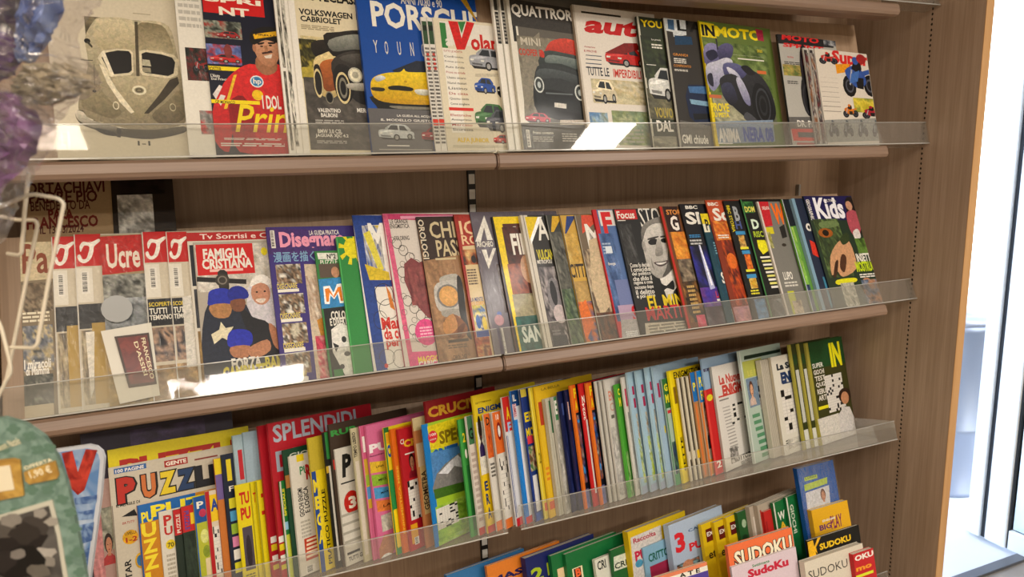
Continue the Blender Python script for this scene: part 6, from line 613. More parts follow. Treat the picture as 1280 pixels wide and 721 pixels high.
('magazine','orange-edged magazine with yellow vertical lettering','magazine','puzzle magazines on the lower shelf',[0.84272,-0.53835,0.0,-1.31011,0.52001,0.81401,0.25882,-0.25553,-0.13934,-0.21811,0.96593,-0.70166],0.2,0.2298,0.005,'dc741c','e07818',0,[('v','ENIGMISTICA MESE',0.02,0.3,0.047,0.85,'e8b840',0.03)]),
('magazine','red crossword magazine with a gold C and a woman beside a grid','magazine','puzzle magazines on the lower shelf',[0.84186,-0.5397,0.0,-1.29664,0.52131,0.81317,0.25882,-0.25583,-0.13968,-0.21789,0.96593,-0.70158],0.2,0.2276,0.005,'b82430','b82430',0,[('t','CRUCI',0.057,0.098,0.451,0.161,'e8b830',0.05),('t','CI',0.016,0.086,0.062,0.127,'ece8df',0.02),('l',0.058,0.208,0.187,0.221,1,'ece8df'),('f',0.082,0.22,0.193,0.42,'b88468','2c1c18','8c2030'),('x',0.048,0.438,0.276,0.76,9,1),('r',0.026,0.791,0.116,0.948,'e0a828'),('b',0.059,0.9,0.119,0.96)]),
('magazine','tan crossword magazine with a dark vertical inscription','magazine','puzzle magazines on the lower shelf',[0.84012,-0.5424,0.0,-1.26696,0.52391,0.8115,0.25882,-0.25645,-0.14038,-0.21744,0.96593,-0.70142],0.2,0.244,0.003,'b87c50','b87c50',0,[('r',0,0,0.17,0.1,'c8b890'),('v','GEOMETRIA',0.043,0.4,0.099,0.75,'3a2418',0.03),('r',0.014,0.2,0.128,0.38,'c8b49c'),('r',0.028,0.38,0.128,0.75,'c8b080'),('v','GEOMETRA',0.035,0.42,0.106,0.72,'3a2418',0.03)]),
('magazine','large dark red CRUCIVERBA magazine at the back,gold letters at its top','magazine','puzzle magazines on the lower shelf',[0.83867,-0.54464,0.0,-1.23859,0.52608,0.81009,0.25882,-0.25695,-0.14096,-0.21706,0.96593,-0.70128],0.225,0.2718,0.005,'8c1c24','8c1c24',0,[('t','CRUCIVERBA',0.021,0.045,1.154,0.122,'c89c34',0.05,0,'m')]),
('magazine','crossword magazine with a bright blue spine,snowy mountain and green meadow','magazine','puzzle magazines on the lower shelf',[0.83896,-0.54419,0.0,-1.25228,0.52565,0.81037,0.25882,-0.26623,-0.14085,-0.21714,0.96593,-0.69879],0.2,0.2302,0.002,'a8c83c','1c84c8',0,[('r',0,0,0.082,1,'1c84c8'),('q',[(0.074,0.025),(1,0.005),(1,0.052),(0.081,0.106)],'e4d418'),('q',[(0.074,0.025),(0.901,0.015),(0.893,0.291),(0.081,0.218)],'e0d028'),('t','SPECIALE',0.223,0.091,0.942,0.202,'8c7818',0.05),('t','CRITTOGRAFATI',0.091,0.227,1.158,0.375,'2c68a8',0.04,0,'m'),('e',0.135,0.121,0.067,0.052,'d83c48'),('t','100',0.095,0.091,0.183,0.113,'ece8df',0.02),('t','GIOCHI',0.086,0.135,0.176,0.147,'ece8df',0.02),('q',[(0.076,0.244),(0.842,0.275),(0.859,0.561),(0.069,0.506)],'5c90c4'),('q',[(0.053,0.529),(0.131,0.427),(0.26,0.372),(0.387,0.342),(0.491,0.32),(0.606,0.383),(0.745,0.466),(0.856,0.574),(0.87,0.635),(0.056,0.569)],'8c8a88'),('q',[(0.153,0.431),(0.333,0.366),(0.464,0.329),(0.55,0.401),(0.669,0.452),(0.514,0.449),(0.397,0.413),(0.29,0.459)],'e4e4e8'),('q',[(0.579,0.504),(0.736,0.507),(0.843,0.63),(0.633,0.613)],'6c6a6c'),('q',[(0.061,0.544),(0.879,0.594),(0.89,0.668),(0.068,0.624)],'4c7428'),('g',0.056,0.687,0.902,0.974,'8cb83c,a0cc4c,78a430,b4d45c',4,8,7),('x',0.063,0.707,0.372,0.878,8,3),('g',0.047,0.957,0.821,1,'90bc40,b0d060,a8cc88',3,7,3)]),
('magazine','slim green-edged magazine right of the mountain crossword','magazine','puzzle magazines on the lower shelf',[0.83867,-0.54464,0.0,-1.17787,0.52608,0.81009,0.25882,-0.25695,-0.14096,-0.21706,0.96593,-0.70128],0.2,0.2267,0.003,'3c8c40','3c8c40',0,[('r',0,0,0.042,1,'4aa050'),('t','2',0.042,0.12,0.085,0.2,'e0cc28',0.04),('e',0.068,0.3,0.017,0.04,'e8e4d8'),('r',0.051,0.4,0.085,0.95,'2c6c38')]),
('magazine','white-edged magazine with a green top and a red foot','magazine','puzzle magazines on the lower shelf',[0.83867,-0.54464,0.0,-1.16093,0.52608,0.81009,0.25882,-0.25695,-0.14096,-0.21706,0.96593,-0.70128],0.2,0.2302,0.004,'d8cfc8','d8cfc8',0,[('r',0.009,0,0.091,0.24,'487c58'),('t','G',0.018,0.1,0.082,0.2,'15130f',0.03),('l',0.018,0.3,0.082,0.9,12,'b8a8a0'),('r',0,0.94,0.091,1,'c03838')]),
('magazine','large yellow ENIGMISTICA magazine with blue letters and a man’s head','magazine','puzzle magazines on the lower shelf',[0.83867,-0.54464,0.0,-1.14276,0.52608,0.81009,0.25882,-0.25695,-0.14096,-0.21706,0.96593,-0.70128],0.225,0.2683,0.004,'dcc42c','dcc42c',0,[('t','SETTIMANA',0.033,0.053,0.265,0.067,'7c6c18',0.02),('t','ENIGMISTICA',0.057,0.097,0.735,0.14,'1c4888',0.05,0,'m'),('q',[(0.011,0.196),(0.308,0.19),(0.278,0.61),(0,0.608)],'e0dcd0'),('f',0.017,0.15,0.091,0.45,'3a2820','1c1614','3c2c60'),('r',0,0.58,0.107,0.94,'e4c41c'),('t','E',0.025,0.63,0.074,0.7,'1c3c70',0.05),('t','R',0.025,0.72,0.074,0.8,'1c3c70',0.05),('t','A',0.025,0.82,0.074,0.9,'1c3c70',0.05),('r',0,0.95,0.107,1,'c83c34')]),
('magazine','orange-topped white puzzle magazine,left copy of the pair','magazine','puzzle magazines on the lower shelf',[0.83921,-0.5438,0.0,-1.12417,0.52527,0.81062,0.25882,-0.25677,-0.14075,-0.2172,0.96593,-0.70133],0.2,0.2291,0.003,'d8d4cc','d8d4cc',0,[('r',0,0,0.095,0.38,'dc7430'),('t','D',0.028,0.03,0.085,0.1,'15130f',0.03),('g',0.019,0.1,0.085,0.38,'a83c28,dc7430,c85c2c',3,3,4),('l',0.019,0.42,0.085,0.55,4,'5c5850'),('r',0,0.92,0.095,1,'dc7c38')]),
('magazine','orange-topped white puzzle magazine with a big letter O,right copy','magazine','puzzle magazines on the lower shelf',[0.8407,-0.5415,0.0,-1.10525,0.52305,0.81206,0.25882,-0.25624,-0.14015,-0.21759,0.96593,-0.70147],0.2,0.2292,0.004,'d8d4cc','d8d4cc',0,[('r',0,0,0.134,0.36,'dc7430'),('e',0.079,0.17,0.037,0.08,'8c1c1c'),('e',0.079,0.17,0.021,0.05,'e4e0d8'),('t','10',0.049,0.02,0.098,0.07,'ece8df',0.02),('x',0.024,0.4,0.146,0.85,9,1),('r',0,0.92,0.122,1,'dc7c38')]),
('magazine','red and white magazine with yellow A and white F on its narrow top','magazine','puzzle magazines on the lower shelf',[0.84232,-0.53898,0.0,-1.08087,0.52062,0.81362,0.25882,-0.25567,-0.1395,-0.21801,0.96593,-0.70162],0.2,0.2559,0.004,'d8d8dc','d8d8dc',0,[('r',0,0,0.114,0.27,'c83028'),('t','A',0.041,0.08,0.103,0.18,'e8cc28',0.05),('t','F',0.041,0.2,0.103,0.28,'a8c0e0',0.05),('r',0,0.3,0.01,0.93,'3c5c9c'),('r',0.021,0.3,0.027,0.9,'3c5c9c'),('r',0,0.94,0.103,1,'d02c3c')]),
('magazine','magazine with a bright blue edge and blue banded top','magazine','puzzle magazines on the lower shelf',[0.84379,-0.53667,0.0,-1.06018,0.51838,0.81504,0.25882,-0.25515,-0.1389,-0.21839,0.96593,-0.70176],0.2,0.2657,0.004,'d0d4dc','2888d4',0,[('r',0,0,0.128,0.12,'1c4c84'),('t','IL',0.021,0.03,0.075,0.08,'ece8df',0.02),('r',0,0.1,0.064,0.2,'e0c8d0'),('v','TEMPO',0.011,0.1,0.054,0.2,'a02840',0.03),('r',0,0.22,0.059,0.95,'2888d4'),('r',0.059,0.25,0.107,0.95,'e4e4e8'),('r',0,0.95,0.107,1,'d02c3c')]),
('magazine','navy-edged magazine with yellow letters and a green photo','magazine','puzzle magazines on the lower shelf',[0.8454,-0.53414,0.0,-1.03877,0.51594,0.81659,0.25882,-0.25457,-0.13825,-0.2188,0.96593,-0.70192],0.2,0.2658,0.003,'284080','284080',0,[('t','ER',0.019,0.179,0.187,0.252,'e4cc28',0.04,0,'m'),('t','MO',0.013,0.297,0.15,0.374,'e4cc28',0.04),('r',0,0,0.099,0.06,'c8b84c'),('r',0.02,0.36,0.119,0.42,'d84458'),('g',0,0.438,0.133,0.627,'4c7848,c8c0a0,8c3c38,385c34',4,4,6),('r',0.03,0.66,0.109,0.93,'dcdce0'),('r',0,0.94,0.119,1,'2c60b0'),('r',0,0.06,0.015,1,'2c4c9c')]),
('magazine','large yellow puzzle magazine with a black slanted edge motif','magazine','puzzle magazines on the lower shelf',[0.84686,-0.53182,0.0,-1.01888,0.5137,0.818,0.25882,-0.25405,-0.13765,-0.21918,0.96593,-0.70206],0.21,0.2662,0.003,'d8c440','d8c440',0,[('r',0,0,0.012,1,'ece07c'),('t','2',0.024,0.5,0.054,0.58,'8c7818',0.02),('r',0.018,0.88,0.061,0.94,'dc6c34')]),
('magazine','large golden yellow magazine whose long top edge runs far to the right','magazine','puzzle magazines on the lower shelf',[0.84778,-0.53034,0.0,-1.00617,0.51227,0.8189,0.25882,-0.25371,-0.13726,-0.21942,0.96593,-0.70215],0.235,0.266,0.004,'e0bc2c','e0bc2c',0,[('r',0.026,0.12,0.078,0.3,'b84428'),('r',0.017,0.62,0.069,0.64,'dc8c2c'),('r',0.017,0.66,0.069,0.68,'dc8c2c'),('r',0.017,0.7,0.069,0.72,'dc8c2c'),('r',0.009,0.88,0.087,0.94,'dc6c34'),('t','LA BELLA',0.1,0.02,0.4,0.04,'8c7830',0.02)]),
('magazine','thick cream pulp magazine whose page edges show at its left','magazine','puzzle magazines on the lower shelf',[0.85154,-0.52429,0.0,-0.98582,0.50643,0.82252,0.25882,-0.25234,-0.1357,-0.22039,0.96593,-0.70252],0.2,0.2382,0.008,'c8c4b4','b4ae9c',0,[('r',0.01,0,0.013,1,'8a8678'),('r',0.031,0,0.033,1,'8a8678'),('r',0.041,0,0.044,1,'8a8678'),('r',0.051,0,0.054,1,'8a8678'),('r',0.06,0.02,0.085,0.3,'3c7850')]),
('magazine','grey-white magazine with a green E on its top corner','magazine','puzzle magazines on the lower shelf',[0.85437,-0.51967,0.0,-0.96872,0.50197,0.82525,0.25882,-0.25129,-0.1345,-0.22113,0.96593,-0.7028],0.2,0.2389,0.006,'c0bdb4','c0bdb4',0,[('r',0.022,0,0.073,0.2,'50885c'),('t','E',0.029,0.03,0.07,0.15,'ece8df',0.05),('g',0.007,0.24,0.073,0.98,'c8c4bc,a8a49c,8a8880,d8d4cc',4,4,12)]),
('magazine','navy blue magazine,left copy of the dark pair','magazine','puzzle magazines on the lower shelf',[0.85655,-0.51607,0.0,-0.95403,0.49848,0.82736,0.25882,-0.25047,-0.13357,-0.22169,0.96593,-0.70302],0.2,0.2484,0.003,'1c2454','1c2454',0,[('r',0.039,0.1,0.07,0.2,'4c5c94'),('g',0.031,0.3,0.078,0.95,'1c2454,2c3870,4c5484',4,3,9)]),
('magazine','navy blue magazine,right copy of the dark pair','magazine','puzzle magazines on the lower shelf',[0.85902,-0.51194,0.0,-0.93849,0.4945,0.82975,0.25882,-0.24953,-0.1325,-0.22233,0.96593,-0.70327],0.2,0.2494,0.003,'18204c','18204c',0,[('r',0.029,0.1,0.052,0.25,'c8a8a0'),('g',0.015,0.35,0.074,0.97,'1c2454,2c3870,101838',4,3,9)]),
('magazine','orange-edged dark puzzle magazine with yellow letters F and A,left copy','magazine','puzzle magazines on the lower shelf',[0.86117,-0.50832,0.0,-0.92376,0.491,0.83183,0.25882,-0.24871,-0.13156,-0.22289,0.96593,-0.70349],0.2,0.2574,0.004,'1c2030','e07c28',0,[('r',0,0,0.049,1,'e07c28'),('r',0.043,0,0.108,0.23,'dc6c1c'),('t','F',0.054,0.03,0.103,0.11,'e8d020',0.06),('t','A',0.054,0.13,0.103,0.21,'e8d020',0.06),('g',0.049,0.25,0.108,0.8,'18182c,3c68a8,a8603c,101018,b8b0a8',712,3,10),('e',0.081,0.3,0.022,0.015,'4c9cd8'),('e',0.078,0.7,0.016,0.03,'4c9cd8'),('g',0.043,0.85,0.108,1,'6868a0,8888b0',3,3,3)]),
('magazine','white-edged red magazine between the two orange-edged ones','magazine','puzzle magazines on the lower shelf',[0.86452,-0.5026,0.0,-0.90215,0.48548,0.83506,0.25882,-0.24741,-0.13008,-0.22375,0.96593,-0.70384],0.2,0.2576,0.003,'c82830','c82830',0,[('t','N',0.027,0.1,0.08,0.16,'ece8df',0.04),('r',0.053,0.3,0.084,0.9,'dcd4d0'),('v','2024',0.018,0.16,0.062,0.3,'ece8df',0.03)]),
('magazine','orange-edged dark puzzle magazine with yellow letters F and A,right copy','magazine','puzzle magazines on the lower shelf',[0.86723,-0.49791,0.0,-0.88443,0.48095,0.83768,0.25882,-0.24635,-0.12887,-0.22445,0.96593,-0.70412],0.2,0.2568,0.004,'1c2030','e07c28',0,[('r',0,0,0.05,1,'e07c28'),('r',0.044,0,0.111,0.23,'dc6c1c'),('t','F',0.055,0.03,0.105,0.11,'e8d020',0.06),('t','A',0.055,0.13,0.105,0.21,'e8d020',0.06),('g',0.05,0.25,0.111,0.8,'18182c,3c68a8,a8603c,101018,b8b0a8',732,3,10),('e',0.083,0.3,0.022,0.015,'4c9cd8'),('e',0.08,0.7,0.016,0.03,'4c9cd8'),('g',0.044,0.85,0.111,1,'6868a0,8888b0',3,3,3)]),
('magazine','grey-white slim magazine,first of the white run right of the orange ones','magazine','puzzle magazines on the lower shelf',[0.8705,-0.49216,0.0,-0.86233,0.47539,0.84084,0.25882,-0.24504,-0.12738,-0.2253,0.96593,-0.70447],0.2,0.257,0.003,'c8c4bc','c8c4bc',0,[('r',0.042,0,0.059,1,'8a8680')]),
('magazine','grey-white slim magazine,second of the white run','magazine','puzzle magazines on the lower shelf',[0.87228,-0.48902,0.0,-0.85043,0.47235,0.84255,0.25882,-0.24433,-0.12657,-0.22576,0.96593,-0.70466],0.2,0.2554,0.003,'c4c0b8','c4c0b8',0,[('r',0.047,0,0.062,1,'7c7870')]),
('magazine','white puzzle magazine with faint red lettering and pencil-grey sketches','magazine','puzzle magazines on the lower shelf',[0.87404,-0.48586,0.0,-0.83795,0.46931,0.84425,0.25882,-0.24361,-0.12575,-0.22622,0.96593,-0.70485],0.2,0.257,0.004,'d2cec8','d2cec8',0,[('t','EN',0.049,0.1,0.148,0.18,'d88870',0.03),('t','C',0.049,0.2,0.123,0.27,'c8a090',0.02),('r',0.049,0.3,0.111,0.33,'6c6a60'),('g',0.012,0.4,0.123,0.97,'d4d0ca,c0bcb8,aaa6a4,dcd8d4',5,4,12)]),
('magazine','bright green slim magazine with yellow lettering','magazine','puzzle magazines on the lower shelf',[0.87781,-0.47901,0.0,-0.81329,0.46269,0.8479,0.25882,-0.24206,-0.12398,-0.22719,0.96593,-0.70527],0.2,0.2431,0.004,'4c9c38','64b048',0,[('r',0,0,0.037,1,'58a840'),('t','C',0.047,0.04,0.089,0.1,'e8e040',0.05),('t','M',0.047,0.12,0.089,0.2,'e8e040',0.05),('g',0.047,0.6,0.094,1,'68a850,a8c888,3c7c30',3,3,6)]),
('magazine','white magazine between the bright green and the pale blue ones','magazine','puzzle magazines on the lower shelf',[0.88011,-0.47478,0.0,-0.79459,0.4586,0.85012,0.25882,-0.2411,-0.12288,-0.22779,0.96593,-0.70553],0.2,0.2562,0.003,'d0ccc4','d0ccc4',0,[('r',0.04,0.1,0.072,0.25,'b83058'),('g',0.048,0.3,0.08,0.95,'8a8c88,c8c8c0,a0a4a0',4,3,8)]),
('magazine','pale blue magazine with magenta lettering,first from the left of the four','magazine','puzzle magazines on the lower shelf',[0.8821,-0.47106,0.0,-0.77856,0.45501,0.85204,0.25882,-0.24025,-0.12192,-0.2283,0.96593,-0.70575],0.2,0.2645,0.004,'a8c4d4','bcd4e0',0,[('r',0.07,0.12,0.111,0.19,'b0305c'),('r',0.07,0.22,0.111,0.3,'b0305c'),('g',0.076,0.35,0.117,0.55,'b8ccd4,c8a878,a8c4d0,8c7858',0,3,6),('g',0.059,0.55,0.117,0.92,'b8c840,a8c4d4,d8d870,6c8c40,d8e4e8',3,4,9),('r',0,0.94,0.117,1,'a8b4c8')]),
('magazine','pale blue magazine with magenta lettering,second from the left of the four','magazine','puzzle magazines on the lower shelf',[0.8852,-0.46522,0.0,-0.7551,0.44936,0.85504,0.25882,-0.23893,-0.12041,-0.22911,0.96593,-0.70611],0.2,0.2648,0.004,'a8c4d4','bcd4e0',0,[('r',0.079,0.12,0.126,0.19,'b0305c'),('r',0.079,0.22,0.126,0.3,'b0305c'),('g',0.086,0.35,0.132,0.55,'b8ccd4,c8a878,a8c4d0,8c7858',1,3,6),('g',0.066,0.55,0.132,0.92,'b8c840,a8c4d4,d8d870,6c8c40,d8e4e8',4,4,9),('r',0,0.94,0.132,1,'a8b4c8')]),
('magazine','pale blue magazine with magenta lettering,third from the left of the four','magazine','puzzle magazines on the lower shelf',[0.88853,-0.45881,0.0,-0.72866,0.44318,0.85826,0.25882,-0.23747,-0.11875,-0.22997,0.96593,-0.7065],0.2,0.2684,0.004,'a8c4d4','bcd4e0',0,[('r',0.059,0.12,0.093,0.19,'b0305c'),('r',0.059,0.22,0.093,0.3,'b0305c'),('g',0.063,0.35,0.098,0.55,'b8ccd4,c8a878,a8c4d0,8c7858',2,3,6),('g',0.049,0.55,0.098,0.92,'b8c840,a8c4d4,d8d870,6c8c40,d8e4e8',5,4,9),('r',0,0.94,0.098,1,'a8b4c8')]),
('magazine','pale blue large magazine,last of the four,its top edge running to the right','magazine','puzzle magazines on the lower shelf',[0.89101,-0.45399,0.0,-0.70914,0.43852,0.86065,0.25882,-0.23638,-0.1175,-0.23061,0.96593,-0.70679],0.225,0.2675,0.004,'a4bcd0','bcd4e0',0,[('r',0.05,0.14,0.09,0.26,'a83058'),('r',0.075,0.5,0.1,0.56,'d8c840')]),
('magazine','green-topped puzzle magazine with yellow letters and a dark blue figure','magazine','puzzle magazines on the lower shelf',[0.89726,-0.44151,0.0,-0.6866,0.42646,0.86669,0.25882,-0.23354,-0.11427,-0.23223,0.96593,-0.70755],0.2,0.2374,0.004,'a8bcb0','a8bcb0',0,[('r',0,0,0.126,0.28,'2c7440'),('t','G',0.026,0.05,0.1,0.12,'e0d838',0.05),('t','M',0.026,0.15,0.1,0.23,'e0d838',0.05),('r',0,0,0.016,1,'3c8450'),('r',0.032,0.3,0.105,0.33,'c83848'),('g',0.032,0.6,0.105,0.9,'2c4c78,1c2c50,5c8c70',3,3,5),('r',0,0.9,0.126,1,'4c9c6c')]),
('magazine','bright yellow magazine with a broad yellow edge and black lettering','magazine','puzzle magazines on the lower shelf',[0.90133,-0.43313,0.0,-0.66557,0.41838,0.87062,0.25882,-0.23164,-0.1121,-0.23328,0.96593,-0.70806],0.215,0.2526,0.005,'e4cc14','ecd818',0,[('t','ENIGMISTICA',0.1,0.02,0.7,0.08,'2c2410',0.03),('r',0,0,0.052,1,'ecd818'),('r',0.052,0.15,0.105,0.3,'8a6c1c'),('v','SETTE',0.058,0.6,0.1,0.9,'15130f',0.03)]),
('magazine','cream slim magazine with a yellow foot band,first of three','magazine','puzzle magazines on the lower shelf',[0.9068,-0.42156,0.0,-0.64302,0.4072,0.8759,0.25882,-0.22902,-0.10911,-0.2347,0.96593,-0.70876],0.2,0.2331,0.0028,'d4ccb8','d4ccb8',0,[('r',0.043,0,0.071,1,'4c4438'),('r',0,0.72,0.071,0.8,'d4ccb8')]),
('magazine','cream slim magazine with a yellow foot band,second of three','magazine','puzzle magazines on the lower shelf',[0.90972,-0.41522,0.0,-0.62882,0.40107,0.87872,0.25882,-0.22758,-0.10747,-0.23545,0.96593,-0.70915],0.2,0.2329,0.0028,'d4ccb8','d4ccb8',0,[('r',0.043,0,0.072,1,'4c4438'),('r',0,0.72,0.072,0.8,'d4ccb8')]),
('magazine','cream slim magazine with a yellow foot band,third of three','magazine','puzzle magazines on the lower shelf',[0.9126,-0.40886,0.0,-0.61451,0.39493,0.8815,0.25882,-0.22613,-0.10582,-0.2362,0.96593,-0.70954],0.2,0.2328,0.0028,'d4ccb8','d4ccb8',0,[('r',0.033,0,0.055,1,'4c4438'),('r',0,0.72,0.055,0.8,'e0bc28')]),
('magazine','slim tan magazine with a blue top,left of the blue PU one','magazine','puzzle magazines on the lower shelf',[0.91449,-0.40461,0.0,-0.60357,0.39082,0.88333,0.25882,-0.22517,-0.10472,-0.23669,0.96593,-0.7098],0.2,0.2405,0.003,'b88c60','b88c60',0,[('r',0,0,0.098,0.28,'1c78bc'),('t','P',0.029,0.1,0.088,0.18,'e8dc28',0.04),('r',0.02,0.3,0.059,0.98,'d88040')]),
('magazine','puzzle magazine with a sky-blue top,yellow PU FA letters and a man in a jacket','magazine','puzzle magazines on the lower shelf',[0.91822,-0.39608,0.0,-0.58398,0.38258,0.88693,0.25882,-0.22323,-0.10251,-0.23765,0.96593,-0.71031],0.2,0.2415,0.004,'c8b49c','c8b49c',0,[('r',0,0,0.134,0.3,'1c84c8'),('t','PU',0.029,0.06,0.115,0.16,'ecdc28',0.05,0,'m'),('t','FA',0.029,0.19,0.115,0.28,'ecdc28',0.05),('r',0,0.3,0.033,1,'dc8440'),('f',0.043,0.3,0.115,0.75,'c89070','4c3020','3c3c40'),('r',0.033,0.85,0.115,0.99,'e8a428')]),
('magazine','large pale blue ENIGMI magazine standing tall behind the white one','magazine','puzzle magazines on the lower shelf',[0.92096,-0.38966,0.0,-0.56488,0.37638,0.88958,0.25882,-0.22178,-0.10085,-0.23836,0.96593,-0.71071],0.215,0.267,0.004,'9cb4cc','9cb4cc',0,[('t','ENIGMISTICA',0.02,0.088,0.949,0.115,'3c2050',0.04),('v','ENIGMI',0.3,0.12,0.8,0.35,'a02858',0.03)]),
('magazine','slim red magazine at the foot of the pale blue one','magazine','puzzle magazines on the lower shelf',[0.92276,-0.38537,0.0,-0.57178,0.37224,0.89132,0.25882,-0.22642,-0.09974,-0.23883,0.96593,-0.70946],0.16,0.1952,0.002,'c82428','c82428',0,[('r',0,0,0.053,1,'dc4c44'),('e',0.128,0.1,0.086,0.04,'e0d030'),('t','2',0.064,0.85,0.192,0.93,'ece8df',0.03)]),
('magazine','white crossword weekly with red handwritten title and a small grid','magazine','puzzle magazines on the lower shelf',[0.92675,-0.37569,0.0,-0.53756,0.36288,0.89517,0.25882,-0.21994,-0.09723,-0.23986,0.96593,-0.7112],0.2,0.2447,0.006,'dcd8d2','b4b0a8',0,[('t','La Nuova',0.132,0.097,0.642,0.188,'c84c40',0.05,0,'m'),('t','ENIGMI',0.173,0.195,0.68,0.306,'c84c40',0.07,0,'m'),('l',0.067,0.286,0.48,0.304,1,'c84c40'),('l',0.073,0.322,0.293,0.339,1,'8a8680'),('l',0.12,0.403,0.305,0.414,1,'a8a4a0'),('l',0.124,0.434,0.309,0.446,1,'a8a4a0'),('l',0.128,0.466,0.313,0.478,1,'a8a4a0'),('l',0.132,0.497,0.317,0.51,1,'a8a4a0'),('l',0.136,0.529,0.321,0.541,1,'a8a4a0'),('l',0.14,0.56,0.325,0.573,1,'a8a4a0'),('l',0.144,0.592,0.329,0.605,1,'a8a4a0'),('l',0.148,0.623,0.334,0.637,1,'a8a4a0'),('l',0.152,0.655,0.338,0.669,1,'a8a4a0'),('l',0.156,0.686,0.342,0.701,1,'a8a4a0'),('l',0.16,0.718,0.346,0.733,1,'a8a4a0'),('l',0.164,0.749,0.35,0.765,1,'a8a4a0'),('l',0.168,0.781,0.354,0.797,1,'a8a4a0'),('l',0.172,0.812,0.358,0.829,1,'a8a4a0'),('x',0.291,0.4,0.657,0.591,6,4),('t','OTTOBRE',0.266,0.901,0.728,0.951,'15130f',0.04),('l',0.361,0.962,0.693,1,3,'5c5854'),('g',0.142,0.8,0.331,0.95,'d8d4ce,5c5854,c8c4be',4,5,5)]),
('magazine','pale green-white crossword magazine with a brown-haired woman and a black banner','magazine','puzzle magazines on the lower shelf',[0.94387,-0.33031,0.0,-0.44294,0.31906,0.91171,0.25882,-0.2083,-0.08549,-0.24429,0.96593,-0.71432],0.2,0.2709,0.006,'b4c4b8','c8d4cc',0,[('q',[(0.108,0.052),(0.99,0.058),(0.978,0.087),(0.095,0.087)],'1c3828'),('r',0.042,0.1,0.487,0.25,'b8bc60'),('t','LE PAROLE',0.131,0.188,0.731,0.238,'ccc868',0.03,0,'m'),('q',[(0.068,0.258),(0.35,0.257),(0.347,0.513),(0.081,0.517)],'7c90a4'),('f',0.096,0.282,0.237,0.5,'d8ac8c','5c3424','d4bcb0'),('x',0.318,0.289,0.604,0.558,7,8),('l',0.098,0.571,0.271,0.611,1,'5c9470'),('l',0.113,0.63,0.286,0.67,1,'5c9470'),('l',0.127,0.689,0.301,0.73,1,'5c9470'),('l',0.142,0.748,0.315,0.79,1,'5c9470'),('l',0.157,0.807,0.331,0.85,1,'5c9470'),('l',0.172,0.867,0.346,0.911,1,'5c9470'),('l',0.186,0.926,0.361,0.971,1,'5c9470'),('r',0,0,0.026,1,'d0d8d0')]),
('magazine','thick stack-like crossword volume with buff page edges','magazine','puzzle magazines on the lower shelf',[0.95595,-0.29351,0.0,-0.37799,0.28351,0.92338,0.25882,-0.20356,-0.07597,-0.24742,0.96593,-0.71559],0.2,0.2411,0.014,'b0a898','a89e8a',0,[('r',0.026,0,0.032,1,'8c8474'),('r',0.053,0,0.058,1,'8c8474'),('r',0.079,0,0.085,1,'8c8474'),('r',0.106,0,0.111,1,'8c8474'),('r',0.132,0,0.138,1,'8c8474'),('r',0.159,0,0.164,1,'8c8474')]),
('magazine','white crossword weekly with a dark blue title and a diagonal of black squares','magazine','puzzle magazines on the lower shelf',[0.96126,-0.27564,0.0,-0.3427,0.26625,0.92851,0.25882,-0.20107,-0.07134,-0.24879,0.96593,-0.71625],0.2,0.2425,0.007,'dcd8cc','c8c0ac',0,[('t','La Setti',0.101,0.075,0.601,0.146,'24303c',0.07,0,'m'),('t','ENIGMI',0.161,0.17,0.708,0.288,'24406c',0.08,0,'m'),('l',0.18,0.277,0.511,0.295,1,'24406c'),('x',0.108,0.35,0.789,0.8,9,1),('l',0.062,0.851,0.381,0.898,2,'5c5850'),('g',0.108,0.85,0.538,0.95,'d8d4c8,b8b4a8',3,5,3)]),
('magazine','olive-edged crossword magazine with yellow IN letters,hindmost copy of three','magazine','puzzle magazines on the lower shelf',[0.9683,-0.24979,0.0,-0.27094,0.24128,0.93531,0.25882,-0.19003,-0.06465,-0.25061,0.96593,-0.71921],0.2,0.2661,0.004,'3c4420','b4ac54',0,[('r',0,0,0.055,1,'a8a048'),('r',0.079,0.25,0.15,0.75,'c8c8c0'),('r',0.063,0.1,0.142,0.2,'2c4c28'),('r',0.063,0.82,0.158,1,'d8d8d0')]),
('magazine','olive-edged crossword magazine with yellow IN letters,middle copy of three','magazine','puzzle magazines on the lower shelf',[0.97156,-0.2368,0.0,-0.23931,0.22873,0.93845,0.25882,-0.18708,-0.06129,-0.25146,0.96593,-0.72],0.2,0.2644,0.004,'3c4420','b4ac54',0,[('r',0,0,0.048,1,'a8a048'),('r',0.069,0.25,0.131,0.75,'c8c8c0'),('r',0.055,0.1,0.124,0.2,'2c4c28'),('r',0.055,0.82,0.138,1,'d8d8d0')]),
